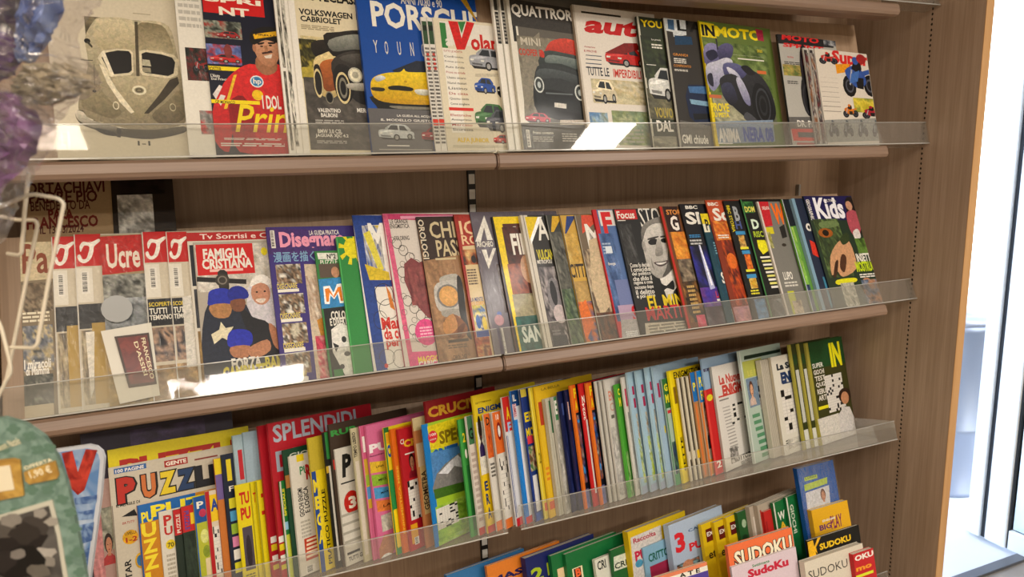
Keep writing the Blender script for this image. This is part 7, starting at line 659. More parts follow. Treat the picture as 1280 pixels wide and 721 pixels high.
('magazine','green crossword magazine with yellow IN letters and a curly-haired man,rightmost on the lower shelf','magazine','puzzle magazines on the lower shelf',[0.97437,-0.22495,0.0,-0.21179,0.21729,0.94117,0.25882,-0.18607,-0.05822,-0.25219,0.96593,-0.72027],0.172,0.2632,0.005,'47481f','b4ac54',0,[('q',[(0.02,0.001),(1,0),(1,0.269),(0.06,0.264)],'24542c'),('t','IN',0.605,0.043,0.907,0.288,'e8e020',0.06,0,'m'),('r',0,0,0.07,1,'a8a048'),('t','SUPER',0.102,0.213,0.383,0.259,'ece8df',0.02),('t','GIOCHI',0.11,0.277,0.386,0.324,'ece8df',0.02),('t','TEST',0.118,0.34,0.39,0.388,'ece8df',0.02),('t','QUIZ',0.125,0.403,0.393,0.453,'ece8df',0.02),('t','REBUS',0.133,0.467,0.396,0.517,'ece8df',0.02),('t','ARTE',0.141,0.53,0.4,0.582,'ece8df',0.02),('r',0.098,0.635,0.364,0.665,'e4dc28'),('x',0.364,0.356,0.833,0.721,10,6),('e',0.843,0.593,0.177,0.078,'3c281c'),('e',0.833,0.616,0.11,0.063,'c89470'),('q',[(0.533,0.786),(0.752,0.697),(0.927,0.716),(1,0.829),(1,1),(0.562,1)],'d8d4d0'),('q',[(0.031,0.746),(0.596,0.745),(0.569,1),(0.061,1)],'dcd8d0')]),
('puzzle_book','blue pocket puzzle book,leftmost visible on the bottom shelf','book','pocket puzzle books on the bottom shelf',[0.96593,-0.25882,0.0,-1.21057,0.24879,0.92851,0.27564,-0.26,-0.07134,-0.26625,0.96126,-1.085],0.2,0.2803,0.01,'3c78a8','3c78a8',0,[]),
('puzzle_book','orange pocket puzzle book with dark blue letters','book','pocket puzzle books on the bottom shelf',[0.96593,-0.25882,0.0,-1.12376,0.24879,0.92851,0.27564,-0.26,-0.07134,-0.26625,0.96126,-1.085],0.2,0.2775,0.008,'d88430','d88430',0,[('t','MASTER',0.021,0.093,0.862,0.142,'241c5c',0.05,0,'m')]),
('puzzle_book','thick navy pocket book with a green 2 and grey page edges','book','pocket puzzle books on the bottom shelf',[0.96593,-0.25882,0.0,-1.03734,0.24879,0.92851,0.27564,-0.26153,-0.07134,-0.26625,0.96126,-1.08456],0.2,0.2742,0.016,'1c2868','1c2868',0,[('t','2',0.054,0.095,0.218,0.201,'a8bc28',0.05,0,'m'),('t','1',0.278,0.092,0.3,0.189,'a8bc28',0.02)]),
('puzzle_book','green pocket crossword book,left copy of the framed-letter pair','book','pocket puzzle books on the bottom shelf',[0.96593,-0.25882,0.0,-0.97748,0.24879,0.92851,0.27564,-0.26,-0.07134,-0.26625,0.96126,-1.085],0.2,0.2651,0.01,'1c7440','1c7440',0,[('r',0.067,0.12,0.168,0.2,'e0c8a0')]),
('puzzle_book','green pocket crossword book with an orange framed letter B,right copy','book','pocket puzzle books on the bottom shelf',[0.96593,-0.25882,0.0,-0.94394,0.24879,0.92851,0.27564,-0.26141,-0.07134,-0.26625,0.96126,-1.0846],0.2,0.2611,0.01,'1c7440','1c7440',0,[('r',0.073,0.135,0.222,0.253,'e8dcb8'),('r',0.095,0.142,0.197,0.258,'241c18'),('t','B',0.117,0.146,0.196,0.213,'e87040',0.05,0,'m')]),
('puzzle_book','white and green pocket book with CRITTO lettering,behind its twin','book','pocket puzzle books on the bottom shelf',[0.96593,-0.25882,0.0,-0.87421,0.24879,0.92851,0.27564,-0.26,-0.07134,-0.26625,0.96126,-1.085],0.2,0.2326,0.008,'d8d8cc','d8d8cc',0,[('t','CRI',0.031,0.024,0.161,0.107,'2c3028',0.03)]),
('puzzle_book','dark green pocket book with white CRITTO lettering,in front of its twin','book','pocket puzzle books on the bottom shelf',[0.96593,-0.25882,0.0,-0.83161,0.24879,0.92851,0.27564,-0.26,-0.07134,-0.26625,0.96126,-1.085],0.2,0.2438,0.008,'2c6c3c','2c6c3c',0,[('q',[(0.034,0.066),(0.252,0.072),(0.233,0.199),(0.016,0.191)],'d8dccc'),('t','CRITTO',0.032,0.127,0.49,0.181,'243c28',0.03,0,'m')]),
('puzzle_book','yellow-topped thick puzzle collection with a red and white cover','book','pocket puzzle books on the bottom shelf',[0.96593,-0.25882,0.0,-0.78511,0.24879,0.92851,0.27564,-0.26396,-0.07134,-0.26625,0.96126,-1.08387],0.2,0.275,0.016,'d8bc20','d8bc20',0,[('q',[(0.037,0.053),(0.555,0.045),(0.507,0.478),(0,0.391)],'d4d0cc'),('t','Raccolta',0.072,0.069,0.451,0.109,'b02848',0.03),('t','PUZZLE',0.068,0.174,0.661,0.256,'c82c50',0.05,0,'m'),('e',0.117,0.276,0.063,0.031,'58a0c0')]),
('puzzle_book','light blue pocket booklet with green CRITTO lettering in front of the yellow-topped one','book','pocket puzzle books on the bottom shelf',[0.96593,-0.25882,0.0,-0.74977,0.24879,0.92851,0.27564,-0.26,-0.07134,-0.26625,0.96126,-1.085],0.16,0.2306,0.004,'8cb4cc','8cb4cc',0,[('t','CRITTO',0.092,0.081,0.517,0.161,'1c6c5c',0.04),('r',0.093,0.2,0.701,0.35,'a02c50')]),
('puzzle_book','thick light blue puzzle book with a big red 3','book','pocket puzzle books on the bottom shelf',[0.96593,-0.25882,0.0,-0.67503,0.24879,0.92851,0.27564,-0.26153,-0.07134,-0.26625,0.96126,-1.08456],0.2,0.2651,0.016,'b4c4d8','b4c4d8',0,[('t','3',0.072,0.089,0.25,0.26,'d83440',0.06,0,'m'),('t','PUZZLE',0.307,0.217,1.044,0.288,'d83440',0.05,0,'m'),('t','CASA',0.33,0.097,0.654,0.122,'2c5c98',0.02),('g',0.049,0.353,0.459,0.446,'4c6c78,c89070,3c2c28,8cb0b8',3,6,5),('e',0.24,0.389,0.096,0.046,'c89070')]),
('puzzle_book','yellow pocket book with a dark red label,first of the three from the left','book','pocket puzzle books on the bottom shelf',[0.96593,-0.25882,0.0,-0.58429,0.24879,0.92851,0.27564,-0.26,-0.07134,-0.26625,0.96126,-1.085],0.2,0.2472,0.009,'dcc020','dcc020',0,[('r',0.065,0.06,0.203,0.18,'6c1c18'),('t','EX',0.083,0.09,0.203,0.13,'ece8df',0.03),('t','et',0.065,0.27,0.203,0.34,'15130f',0.02),('r',0,0.3,0.184,0.34,'c0a020'),('t','et',0.065,0.27,0.203,0.34,'15130f',0.02)]),
('puzzle_book','yellow pocket book with a dark red label,second of the three from the left','book','pocket puzzle books on the bottom shelf',[0.96593,-0.25882,0.0,-0.5474,0.24879,0.92851,0.27564,-0.26,-0.07134,-0.26625,0.96126,-1.085],0.2,0.2449,0.009,'dcc020','dcc020',0,[('r',0.063,0.06,0.199,0.18,'6c1c18'),('t','EX',0.082,0.09,0.199,0.13,'ece8df',0.03),('t','et',0.063,0.27,0.199,0.34,'15130f',0.02),('r',0,0.3,0.181,0.34,'c0a020'),('t','et',0.063,0.27,0.199,0.34,'15130f',0.02)]),
('puzzle_book','yellow pocket book with a dark red label,third of the three from the left','book','pocket puzzle books on the bottom shelf',[0.96593,-0.25882,0.0,-0.51113,0.24879,0.92851,0.27564,-0.26,-0.07134,-0.26625,0.96126,-1.085],0.2,0.2486,0.009,'dcc020','dcc020',0,[('r',0.06,0.06,0.189,0.18,'6c1c18'),('t','EX',0.077,0.09,0.189,0.13,'ece8df',0.03),('t','et',0.06,0.27,0.189,0.34,'15130f',0.02),('r',0,0.3,0.172,0.34,'c0a020'),('t','et',0.06,0.27,0.189,0.34,'15130f',0.02)]),
('puzzle_book','dark green pocket book right of the three yellow ones','book','pocket puzzle books on the bottom shelf',[0.96593,-0.25882,0.0,-0.47679,0.24879,0.92851,0.27564,-0.26025,-0.07134,-0.26625,0.96126,-1.08493],0.2,0.2529,0.009,'2c6434','2c6434',0,[('e',0.107,0.12,0.044,0.04,'a8c0a0'),('e',0.089,0.25,0.053,0.03,'1c4424')]),
('puzzle_book','cream pocket book right of the dark green one','book','pocket puzzle books on the bottom shelf',[0.96593,-0.25882,0.0,-0.44127,0.24879,0.92851,0.27564,-0.26309,-0.07134,-0.26625,0.96126,-1.08411],0.2,0.2595,0.012,'b8ac9c','b8ac9c',0,[('r',0.047,0.1,0.075,0.4,'d8d0c4')]),
('puzzle_book','second cream pocket book,with a hint of red on its face','book','pocket puzzle books on the bottom shelf',[0.96593,-0.25882,0.0,-0.42257,0.24879,0.92851,0.27564,-0.27012,-0.07134,-0.26625,0.96126,-1.0821],0.2,0.2608,0.012,'b4a898','b4a898',0,[('r',0.042,0.05,0.07,0.5,'b03c30')]),
('puzzle_book','small red pocket book between cream ones','book','pocket puzzle books on the bottom shelf',[0.96593,-0.25882,0.0,-0.40851,0.24879,0.92851,0.27564,-0.27254,-0.07134,-0.26625,0.96126,-1.08141],0.2,0.2428,0.006,'c4302c','c4302c',0,[('r',0.017,0.1,0.05,0.6,'a82420')]),
('puzzle_book','green pocket book with coloured letters,left one','book','pocket puzzle books on the bottom shelf',[0.96593,-0.25882,0.0,-0.37501,0.24879,0.92851,0.27564,-0.27203,-0.07134,-0.26625,0.96126,-1.08155],0.2,0.2572,0.008,'1c7440','1c7440',0,[('r',0,0,0.027,1,'d8d8c8'),('t','W',0.067,0.1,0.213,0.18,'ece8df',0.03),('t','A',0.067,0.2,0.213,0.28,'e0b830',0.04),('t','C',0.067,0.3,0.213,0.38,'58a0d8',0.04)]),
('puzzle_book','green pocket book with coloured letters,right one beside the blue volume','book','pocket puzzle books on the bottom shelf',[0.96593,-0.25882,0.0,-0.33013,0.24879,0.92851,0.27564,-0.2687,-0.07134,-0.26625,0.96126,-1.0825],0.2,0.2613,0.008,'1c7440','1c7440',0,[('r',0,0,0.028,1,'d8d8c8'),('w','GIOCHI',0.057,0.08,0.133,0.35,'d8dcc8',0.03)]),
('puzzle_book','tall bright blue film-wrapped booklet with a pale green banner','book','pocket puzzle books on the bottom shelf',[0.99939,-0.0349,0.0,-0.29215,0.03355,0.96068,0.27564,-0.28103,-0.00962,-0.27547,0.96126,-1.07897],0.125,0.3271,0.014,'1c64b0','1c64b0',1,[('r',0.151,0.077,0.508,0.106,'b8cc58'),('t','CORSO',0.175,0.073,0.47,0.096,'3c6c38',0.02),('q',[(0.12,0.131),(0.771,0.118),(0.742,0.166),(0.113,0.179)],'b8cc58'),('q',[(0.127,0.192),(0.778,0.181),(0.707,0.446),(0.082,0.454)],'d8d8dc'),('f',0.479,0.193,0.684,0.336,'c89070','6c3c28','d8d8dc')]),
('puzzle_book','yellow pocket book with violet vertical letters,in front of the blue booklet','book','pocket puzzle books on the bottom shelf',[0.99939,-0.0349,0.0,-0.28078,0.03355,0.96068,0.27564,-0.29425,-0.00962,-0.27547,0.96126,-1.07518],0.125,0.224,0.014,'e4b424','e4b424',0,[('t','BIG',0.143,0.183,0.472,0.243,'6c2c70',0.04,0,'m'),('t','PLAY',0.456,0.119,0.779,0.26,'8c3060',0.03,0,'m'),('t','ENIGMI',0.25,0.135,0.596,0.16,'ece8df',0.03)]),
('puzzle_book','yellow and red booklet at the very bottom,left of the orange-edged one','book','sudoku books in the front tier',[0.99939,-0.0349,0.0,-0.85106,0.03386,0.9697,0.24192,-0.36,-0.00844,-0.24177,0.9703,-1.13],0.1,0.19,0.006,'e8d020','e8d020',0,[('r',0,0,1,0.02,'e8dc28'),('r',0,0.02,1,0.05,'dc3c20')]),
('puzzle_book','booklet with an orange and white top edge at the bottom of the picture','book','sudoku books in the front tier',[0.99939,-0.0349,0.0,-0.78681,0.03386,0.9697,0.24192,-0.36476,-0.00844,-0.24177,0.9703,-1.12881],0.14,0.2695,0.007,'d8b090','d8b090',0,[('r',0,0,1,0.03,'e08c68'),('r',0,0.03,1,0.07,'e8e4d8'),('t','A T E',0.45,0.03,0.85,0.065,'15130f',0.04),('r',0,0.07,1,0.2,'5c4ca0')]),
('puzzle_book','orange SUDOKU book with white black-outlined letters','book','sudoku books in the front tier',[0.99939,-0.0349,0.0,-0.59374,0.03386,0.9697,0.24192,-0.36807,-0.00844,-0.24177,0.9703,-1.12799],0.192,0.2922,0.01,'e87c4c','e87c4c',0,[('t','SUDOKU',0.07,0.052,0.983,0.185,'2c2018',0.1,0,'m'),('t','SUDOKU',0.081,0.055,0.971,0.182,'f0e8d0',0.04,0,'m')]),
('puzzle_book','pale pink sudoku weekly with red letters in front of the orange one','book','sudoku books in the front tier',[0.99939,-0.0349,0.0,-0.59497,0.03386,0.9697,0.24192,-0.37408,-0.00844,-0.24177,0.9703,-1.12649],0.192,0.2484,0.006,'d8c8d0','d8c8d0',0,[('t','Settimana',0.305,0.035,0.571,0.06,'3c8c58',0.03),('t','SudoKu',0.224,0.068,0.855,0.145,'c82848',0.06,0,'m')]),
('puzzle_book','black SUDOKU book with yellow letters,standing behind the thick white one','book','sudoku books in the front tier',[0.99939,-0.0349,0.0,-0.37227,0.03386,0.9697,0.24192,-0.37348,-0.00844,-0.24177,0.9703,-1.12664],0.17,0.2563,0.007,'16140f','16140f',0,[('t','SUDOKU',0.209,0.061,0.816,0.119,'e8c428',0.05,0,'m'),('q',[(0,0.012),(0.103,0.009),(0.139,0.196),(0,0.2)],'e8b820'),('q',[(0.195,0.001),(0.256,0.003),(0.142,0.08),(0.155,0.14),(0.095,0.087)],'e8b820')]),
('puzzle_book','thick white book titled SUDOKU with serif letters and buff pages','book','sudoku books in the front tier',[0.99939,-0.0349,0.0,-0.40587,0.03386,0.9697,0.24192,-0.39029,-0.00844,-0.24177,0.9703,-1.12245],0.19,0.2189,0.016,'d8d0c0','d8d0c0',0,[('t','SUDOKU',0.043,0.103,0.702,0.19,'3c3830',0,0,'m')]),
('puzzle_book','red book with white OKU letters and orange and yellow words,rightmost in front','book','sudoku books in the front tier',[0.99939,-0.0349,0.0,-0.26482,0.03386,0.9697,0.24192,-0.3973,-0.00844,-0.24177,0.9703,-1.1207],0.068,0.2063,0.012,'c42c30','c42c30',0,[('t','OKU',0.064,0.024,0.98,0.087,'ece8df',0.05,0,'m'),('t','mo',0.06,0.159,0.827,0.203,'e8a030',0.05),('r',0.009,0.242,0.864,0.273,'d8dc38')])]
for it in ITEMS: magazine(it)
FRONT = [('G',[0.969,0.24705,0.0,-1.72668,-0.24705,0.969,0.0,-0.90116,0.0,-0.0,1.0,-0.2601],[(-0.0569,-0.017),(-0.0467,0.0404),(-0.0321,0.0786),(-0.0142,0.102),(0.0038,0.111),(0.0184,0.1121),(0.0307,0.1066),(0.0407,0.0969),(0.047,0.0816),(0.0505,0.0623),(0.0522,0.0358),(0.0535,0.0058),(0.0542,-0.031)],[(-0.0075,0.0831),(0.0207,0.0839),(0.0245,0.0825),(0.0235,0.0574),(-0.011,0.0528)],[(-0.0034,0.0782),(0.0182,0.0796),(0.0187,0.0625),(-0.006,0.0603)],[(0.0257,0.0738),(0.0458,0.08),(0.047,0.0701),(0.0452,0.0674),(0.028,0.065),(0.0258,0.0675)],[(-0.014,0.0398),(0.0402,0.0523),(0.0421,0.028),(0.0429,-0.0295),(-0.0235,-0.0242)],[(-0.0145,0.0364),(0.0377,0.0485),(0.0397,0.0253),(0.0398,-0.0292),(-0.0235,-0.0242)]),('GB',[((0.0138,0.0269),0.0186,'2c2624'),((0.0275,0.0355),0.01,'4a4440'),((0.0312,0.0144),0.0064,'a8a29a'),((0.0324,0.0082),0.005,'8a847c'),((0.0165,0.0101),0.0171,'1c1816'),((0.0089,0.0345),0.0071,'5c5650'),((0.0133,0.041),0.0064,'8a847c'),((0.0321,0.0438),0.005,'98928a'),((0.0382,0.0373),0.0043,'a09a90'),((0.0212,0.0303),0.01,'3a3430'),((0.0254,0.0018),0.0071,'6c665e'),((0.0041,0.0115),0.01,'322c2a'),((0.0143,0.0162),0.005,'807a74')]),('GF',[(0.0231,0.1039),(0.032,0.0981),(0.043,0.0888),(0.042,0.066),(0.0382,0.0595),(0.0462,0.0517),(0.0515,0.03),(0.0434,0.007),(0.0507,0.0122),(0.0098,0.1028),(0.0154,0.0911),(0.0283,0.0604),(0.05,0.042),(0.0164,0.0454),(0.0504,-0.0029),(0.0356,0.0883)]),('GT',(0.0299,0.0683),(0.0437,0.0716),(0.0128,0.0897),(0.0265,0.0936),(0.0269,0.0754)),('V',[0.89646,0.44312,0.0,-1.74243,-0.44312,0.89646,0.0,-0.58023,0.0,-0.0,1.0,-0.36392],[(-0.0267,0.0731),(0.0205,0.0798),(0.0294,0.0779),(0.0351,0.0724),(0.0368,0.0649),(0.027,0.0194),(0.0115,-0.0389),(-0.0092,-0.1193),(-0.0558,-0.1202)],[(-0.0272,0.0694),(0.0181,0.076),(0.0271,0.0742),(0.0309,0.0686),(0.0319,0.0621),(0.0223,0.0194),(0.0068,-0.0389),(-0.014,-0.1194),(-0.0558,-0.1202)],[(-0.0104,0.0704),(0.0021,0.0732),(0.0049,0.0478),(0.018,0.0751),(0.0308,0.0742),(0.0094,0.027),(0.0011,0.0212),(-0.0053,0.0288)],[[(-0.0032,0.0173),(0.0235,0.0213),(0.0213,0.0117),(-0.0033,0.0096)],[(-0.0047,-0.0),(0.0174,0.004),(0.0149,-0.0076),(-0.0051,-0.0097)],[(-0.0041,-0.0156),(0.0153,-0.0115),(0.0094,-0.034),(-0.0055,-0.0391)],[(-0.0069,-0.049),(0.0053,-0.0429),(-0.0035,-0.0788),(-0.0102,-0.0789)]]),('B1',[0.92519,0.3795,0.0,-1.66502,-0.3795,0.92519,0.0,-0.85129,0.0,-0.0,1.0,0.09435],[((-0.0718,0.0637),(0.0228,0.0614),0.02),((-0.0744,0.0486),(0.0283,0.0461),0.03),((-0.0771,0.0332),(0.0415,0.0303),0.03),((-0.0789,0.0229),(0.0314,0.0202),0.035),((-0.0789,0.0072),(0.0205,0.0048),0.035),((-0.0779,-0.0034),(0.0235,-0.0059),0.035),((-0.0768,-0.013),(0.0311,-0.0157),0.03),((-0.0753,-0.0205),(0.0346,-0.0232),0.025),((-0.0707,-0.026),(0.0327,-0.0286),0.02),((-0.066,-0.0315),(0.0242,-0.0338),0.02),((-0.0613,-0.037),(0.0124,-0.0389),0.018),((-0.057,-0.0448),(0.0035,-0.0463),0.014),((-0.0526,-0.0526),(-0.0021,-0.0538),0.008),((-0.0477,-0.0571),(-0.0072,-0.0581),0.003)],[((-0.0718,0.0637),(0.0099,0.0617),0.016),((-0.0753,0.0435),(0.0092,0.0414),0.02),((-0.078,0.0281),(-0.0006,0.0262),0.022),((-0.0796,0.0125),(-0.0117,0.0108),0.022),((-0.0779,-0.0034),(-0.0217,-0.0048),0.018),((-0.0775,-0.014),(-0.03,-0.0152),0.012),((-0.0751,-0.0194),(-0.0391,-0.0203),0.005)],[((-0.003,0.062),(0.0228,0.0614),0.014),((-0.0103,0.0419),(0.019,0.0412),0.018),((-0.0148,0.0265),(0.0136,0.0258),0.02),((-0.0193,0.011),(0.0037,0.0104),0.018),((-0.022,0.0005),(-0.0044,0.0001),0.012),((-0.0211,-0.008),(-0.0123,-0.0082),0.005)],[((-0.0181,-0.0102),(0.0151,-0.011),0.008),((-0.0259,-0.018),(0.0262,-0.0193),0.014),((-0.0292,-0.0249),(0.0297,-0.0264),0.014),((-0.03,-0.0302),(0.0178,-0.0315),0.012),((-0.0266,-0.0368),(0.0025,-0.0376),0.006)]),('B2',[0.94941,0.31404,0.0,-1.68406,-0.31404,0.94941,0.0,-0.88956,0.0,-0.0,1.0,0.02322],[((-0.0331,0.0397),(0.0008,0.0391),0.004),((-0.0339,0.0348),(0.0127,0.0339),0.015),((-0.0353,0.0259),(0.0223,0.0247),0.022),((-0.0373,0.0135),(0.0265,0.0121),0.026),((-0.0389,0.0035),(0.0231,0.002),0.026),((-0.0409,-0.0092),(0.0124,-0.0105),0.022),((-0.0429,-0.0219),(0.0036,-0.0232),0.018),((-0.0451,-0.0358),(-0.0044,-0.037),0.014),((-0.0474,-0.0504),(-0.0135,-0.0515),0.008),((-0.05,-0.0662),(-0.0219,-0.0671),0.003)],[((-0.0336,0.0367),(0.0062,0.036),0.006),((-0.0353,0.0259),(0.0154,0.0249),0.016),((-0.0373,0.0135),(0.0186,0.0122),0.018),((-0.0393,0.001),(0.0129,-0.0003),0.018),((-0.0413,-0.0117),(0.0001,-0.0128),0.014),((-0.0433,-0.0245),(-0.0107,-0.0254),0.008),((-0.0451,-0.0358),(-0.0203,-0.0366),0.003)]),('W',[0.92519,0.3795,0.0,-1.69242,-0.3795,0.92519,0.0,-0.85341,0.0,-0.0,1.0,-0.05383],[[(-0.0334,0,0.0394),(-0.0163,0.0,0.0411),(0.0073,0.0,0.0494),(0.0252,0,0.0456),(0.0286,0.0,0.0422),(0.0112,0,-0.0089),(-0.0046,0,-0.0585),(-0.0079,0,-0.0614),(-0.0329,0.012,-0.0633)],[(-0.0563,0.03,0.038),(-0.0393,0.03,0.0328),(-0.0279,0.03,0.0296),(-0.0136,0.03,0.0292),(-0.0123,0.03,0.0256),(-0.0216,0.03,-0.0007),(-0.0386,0.03,-0.0497),(-0.054,0.03,-0.0939),(-0.064,0.03,-0.1098)],[(-0.0004,0.0,0.1156),(-0.0048,0.0,0.0944),(-0.0102,0,0.0702),(-0.0199,0,0.0401)],[(-0.0153,0,0.1181),(-0.0034,0,0.1172),(-0.0,0,0.1145)],[(-0.0064,0.02,0.0639),(-0.0132,0.02,0.0376),(-0.0203,0.02,0.006),(-0.0229,0.02,0.0043),(-0.0377,0.03,0.0046)],[(-0.0409,0.01,-0.0329),(-0.0363,0.01,-0.0481),(-0.0341,0.01,-0.0726),(-0.0344,0.01,-0.0824),(-0.0403,0.01,-0.0897)]]),('C',[0.99452,-0.10453,0.0,-1.752,0.09549,0.90854,0.40674,-0.25667,-0.04252,-0.40451,0.91355,-0.34374],[(-0.0059,0.12),(0.0648,0.1279),(0.0697,0.0088),(0.0141,0.0027)],[(0.0121,0.1092),(0.0603,0.1111),(0.0664,0.0271),(0.0273,0.0259)],[(0.0163,0.1062),(0.0578,0.1074),(0.0633,0.0314),(0.0298,0.0306)],[(0.0485,0.103),(0.0579,0.0359),(0.038,0.0976),(0.0493,0.0421)],[(0.0598,0.1032),(0.0693,0.0371)],[(0.0401,0.1526),(0.0379,0.1442),(0.0326,0.1373),(0.0251,0.1331),(0.0166,0.1322),(0.0083,0.1346),(0.0014,0.14),(-0.0029,0.1475),(-0.0042,0.1561),(-0.0021,0.1645),(0.003,0.1713),(0.0104,0.1757),(0.0189,0.1768),(0.0274,0.1745),(0.0344,0.1691),(0.0388,0.1614)])]

# ------------------------------------------------------------------ things hanging in front, at the left
def mtx(a): return Matrix([a[0:4], a[4:8], a[8:12], (0,0,0,1)])
def slab(name, pts, y0, y1, m, parent, bev=0):
    bm = bmesh.new(); a = [bm.verts.new((x, y0, z)) for x, z in pts]; b = [bm.verts.new((x, y1, z)) for x, z in pts]; n = len(pts)
    bm.faces.new(a); bm.faces.new(b[::-1])
    for i in range(n): bm.faces.new((a[i], b[i], b[(i+1)%n], a[(i+1)%n]))
    bmesh.ops.recalc_face_normals(bm, faces=bm.faces)
    if bev: bmesh.ops.bevel(bm, geom=bm.edges[:], offset=bev, segments=2, affect='EDGES')
    return bm_link(name, bm, m, parent)
def bag_mesh(name, rows, m, parent, seed=1, crumple=.004, nx=14, sub=3, y=0, flat=False, bulge=1.0):
    rnd = random.Random(seed); R2 = []
    for i in range(len(rows)-1):
        for k in range(sub):
            t = k/sub; (a, b, c), (d, e, f) = rows[i], rows[i+1]
            R2.append(tuple((a[j]*(1-t)+d[j]*t) for j in (0,1)) + tuple((b[j]*(1-t)+e[j]*t) for j in (0,1)) + (c*(1-t)+f*t,))
    a, b, c = rows[-1]; R2.append((*a, *b, c))
    V = []; F = []; N = 2*nx
    for x0, z0, x1, z1, bu in R2:
        for i in range(N):
            s = i/nx if i <= nx else 2-i/nx; sg = -1 if i <= nx else 1
            th = math.sin(math.pi*s)**.6 if 0 < s < 1 else 0
            V.append((x0+(x1-x0)*s+rnd.uniform(-1,1)*crumple*.3, y+sg*bu*bulge*th+rnd.uniform(-1,1)*crumple, z0+(z1-z0)*s+rnd.uniform(-1,1)*crumple*.4))
    for j in range(len(R2)-1):
        for i in range(N): F.append((j*N+i, j*N+(i+1)%N, (j+1)*N+(i+1)%N, (j+1)*N+i))
    F += [tuple(range(N)), tuple((len(R2)-1)*N+i for i in range(N))[::-1]]
    return link(name, V, F, m, parent, smooth=not flat)
def shiny(name, c1, c2, sc=40, metal=.3, rough=.3):
    m = mat(name, c1, rough, metal); nt = m.node_tree; b = nt.nodes['Principled BSDF']
    tc = nt.nodes.new('ShaderNodeTexCoord'); n = nt.nodes.new('ShaderNodeTexNoise'); n.inputs['Scale'].default_value = sc; n.inputs['Detail'].default_value = 2; n.inputs['Distortion'].default_value = 1
    nt.links.new(tc.outputs['Object'], n.inputs['Vector']); cr = nt.nodes.new('ShaderNodeValToRGB')
    cr.color_ramp.elements[0].position = .38; cr.color_ramp.elements[1].position = .62
    cr.color_ramp.elements[0].color = hexc(c1); cr.color_ramp.elements[1].color = hexc(c2)
    nt.links.new(n.outputs[0], cr.inputs[0]); nt.links.new(cr.outputs[0], b.inputs['Base Color'])
    return m
FR = {f[0]: f[1:] for f in FRONT}
# arched green card
M4, arch, gold, plate, tagp, fr_o, ph = FR['G']
r = empty('gift_card', M=mtx(M4)); tag(r, 'pale green arched card with a gold label and a dark photograph, lower left foreground', 'card')
slab('card', arch, 0, .004, shiny('green_card', '5c7568', '748c80', 120, 0, .6), r)
GO = shiny('gold_card', 'a8803c', 'c8a050', 90, .3, .4)
slab('gold_label', gold, -.0015, 0, GO, r); slab('label_plate', plate, -.002, -.0015, mat('cream_plate', 'd8ccb0', .5), r)
slab('price_ribbon', tagp, -.0015, 0, GO, r)
fm = slab('photograph_border', fr_o, -.001, 0, mat('card_border', 'b8b4a4', .5), r)
p = slab('photograph', ph, -.0016, -.001, shiny('dark_photo', '34302e', '5c5854', 30, 0, .4), fm)
V = []; F = []; C = []
for k, (c, rad, hx) in enumerate(FR['GB'][0]):
    b = len(V); rnd = random.Random(k)
    for i in range(12):
        q = rad*rnd.uniform(.75, 1.2); V.append((c[0]+q*math.cos(i*math.pi/6), -.0017-.00002*k, c[1]+q*.8*math.sin(i*math.pi/6))); C.append(hexc(hx))
    F.append(tuple(range(b, b+12))[::-1])
link('photograph_figure', V, F, PRINT, fm, C)
V = []; F = []
for k, c in enumerate(FR['GF'][0]):
    for j in range(4):
        a = j*math.pi/2+k; cx, cz = c[0]+.0022*math.cos(a), c[1]+.0022*math.sin(a); b = len(V)
        for i in range(8): V.append((cx+.0024*math.cos(i*math.pi/4), -.00025-.00002*j, cz+.0017*math.sin(i*math.pi/4)))
        F.append(tuple(range(b, b+8))[::-1])
o = link('embossed_flower', V, F, mat('green_dark', '54705f', .6), r); o['kind'] = 'stuff'
def front_text(s, p0, p1, hgt, m, parent, y, name='lettering', bold=.02):
    uv, fs = text_mesh(s, bold, 0); dx, dz = p1[0]-p0[0], p1[1]-p0[1]; L = math.hypot(dx, dz); ux, uz = dx/L, dz/L
    return link(name, [(p0[0]+ux*L*x-uz*hgt*yv, y, p0[1]+uz*L*x+ux*hgt*yv) for x, yv in uv], fs, m, parent)
t0, t1, t2, t3, t4 = FR['GT']
CR = mat('cream_ink', 'e8dcb8', .5)
front_text('1,90 €', t0, t1, .0062, CR, r, -.0018, 'price_lettering')
front_text('OFFERTA', (t4[0], t4[1]), (t1[0]+.001, t1[1]+.0085), .0026, CR, r, -.0018, 'ribbon_lettering')
front_text('Buon Natale', t2, t3, .005, CR, r, -.0006, 'script_lettering', 0)
# card with a red V
M4, outl, inn, vee, bars = FR['V']
r = empty('comic_card', M=mtx(M4)); tag(r, 'white rounded card with a red letter V on blue, behind the green arched card', 'card')
slab('card', outl, 0, .004, mat('white_card', 'c8ccd4', .35, coat=.3), r)
slab('blue_panel', inn, -.0006, 0, shiny('blue_print', '5c84b8', 'b4c4d8', 25, 0, .35), r)
slab('red_letter', vee, -.0012, -.0006, shiny('red_print', '8c1c18', 'c84030', 60, 0, .4), r)
for b in bars: slab('printed_band', b, -.0012, -.0006, shiny('band_print', '3c5c94', '8ca8cc', 60, 0, .4), r)
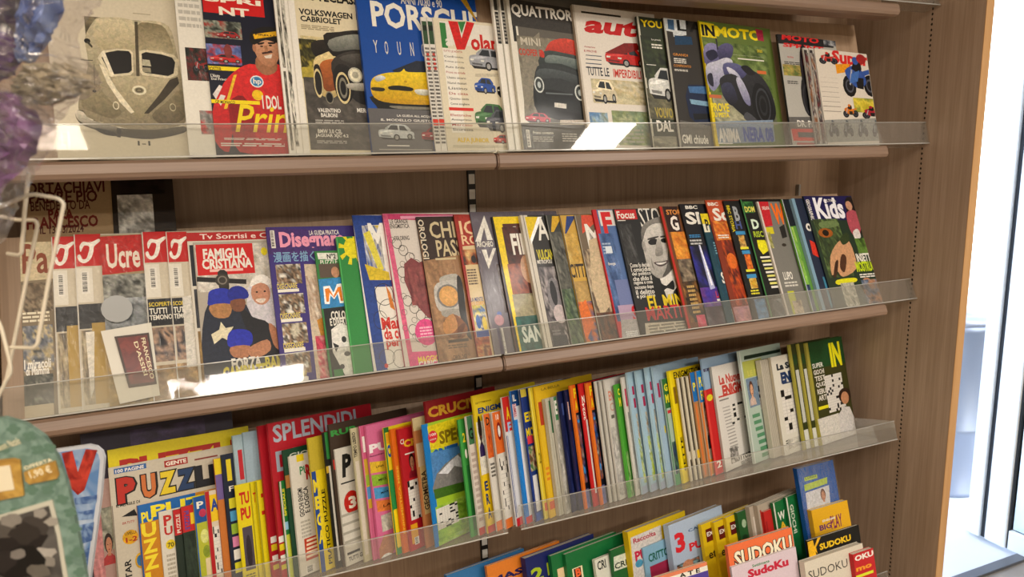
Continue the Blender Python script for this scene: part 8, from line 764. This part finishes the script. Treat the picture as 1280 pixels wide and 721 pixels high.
# toy bags
M4, film, pur, blu, gry = FR['B1']
r = empty('toy_bag', M=mtx(M4)); tag(r, 'crinkled clear bag of violet and blue toys hanging at the top left', 'bag')
bag_mesh('violet_foil', pur, shiny('violet_foil', '1c1030', '4c2c60', 30, .1, .4), r, 2, .004, y=.006, flat=True, bulge=.45)
bag_mesh('blue_foil', blu, shiny('blue_foil', '3c5490', '7c90bc', 30, .1, .4), r, 3, .004, flat=True, bulge=.4)
bag_mesh('folded_leaflet', gry, shiny('leaflet', '7c7460', 'a09478', 50, 0, .4), r, 4, .003, flat=True, bulge=.4)
bag_mesh('clear_bag', film, BAG, r, 5, .0035, 14, 3, flat=True, bulge=.7)
M4, film, pur = FR['B2']
r = empty('toy_bag', M=mtx(M4)); tag(r, 'small crinkled bag with purple contents hanging lower, below the big clear bag', 'bag')
bag_mesh('purple_foil', pur, shiny('purple_foil', '3c1c44', '7c4c80', 28, .1, .4), r, 6, .004, flat=True, bulge=.6)
bag_mesh('clear_bag', film, BAG, r, 7, .0035, 14, 3, flat=True, bulge=.8)
# wire stand
M4, wires = FR['W']
r = empty('wire_display_stand', M=mtx(M4)); tag(r, 'white wire hooks of a display stand at the left edge', 'stand')
WW = mat('white_wire', 'd8cdb8', .4)
for w_ in wires: tube('wire_hook', rounded(w_, .004), .0014, WW, r)

# loose white card with a dark red booklet on the crinkled weekly
M4, card, bk, inn, ta, tb, disc = FR['C']
r = empty('booklet_card', M=mtx(M4)); tag(r, 'white card with a dark red booklet taped on the crinkled film-wrapped weekly', 'booklet', None)
slab('card', card, -.0008, 0, mat('insert_card', 'e0dcd0', .5), r)
slab('booklet', bk, -.0024, -.0008, mat('booklet_brown', '3c2820', .35), r)
slab('booklet_cover', inn, -.0027, -.0024, shiny('booklet_red', '5c1c18', '7c2c24', 60, 0, .3), r)
front_text('FRANCESCO', ta[0], ta[1], .006, CR, r, -.0029, 'booklet_lettering')
front_text("D'ASSISI", ta[2], ta[3], .006, CR, r, -.0029, 'booklet_lettering')
slab('paper_disc', disc, -.0005, 0, mat('grey_disc', 'a8aaaa', .5), r)
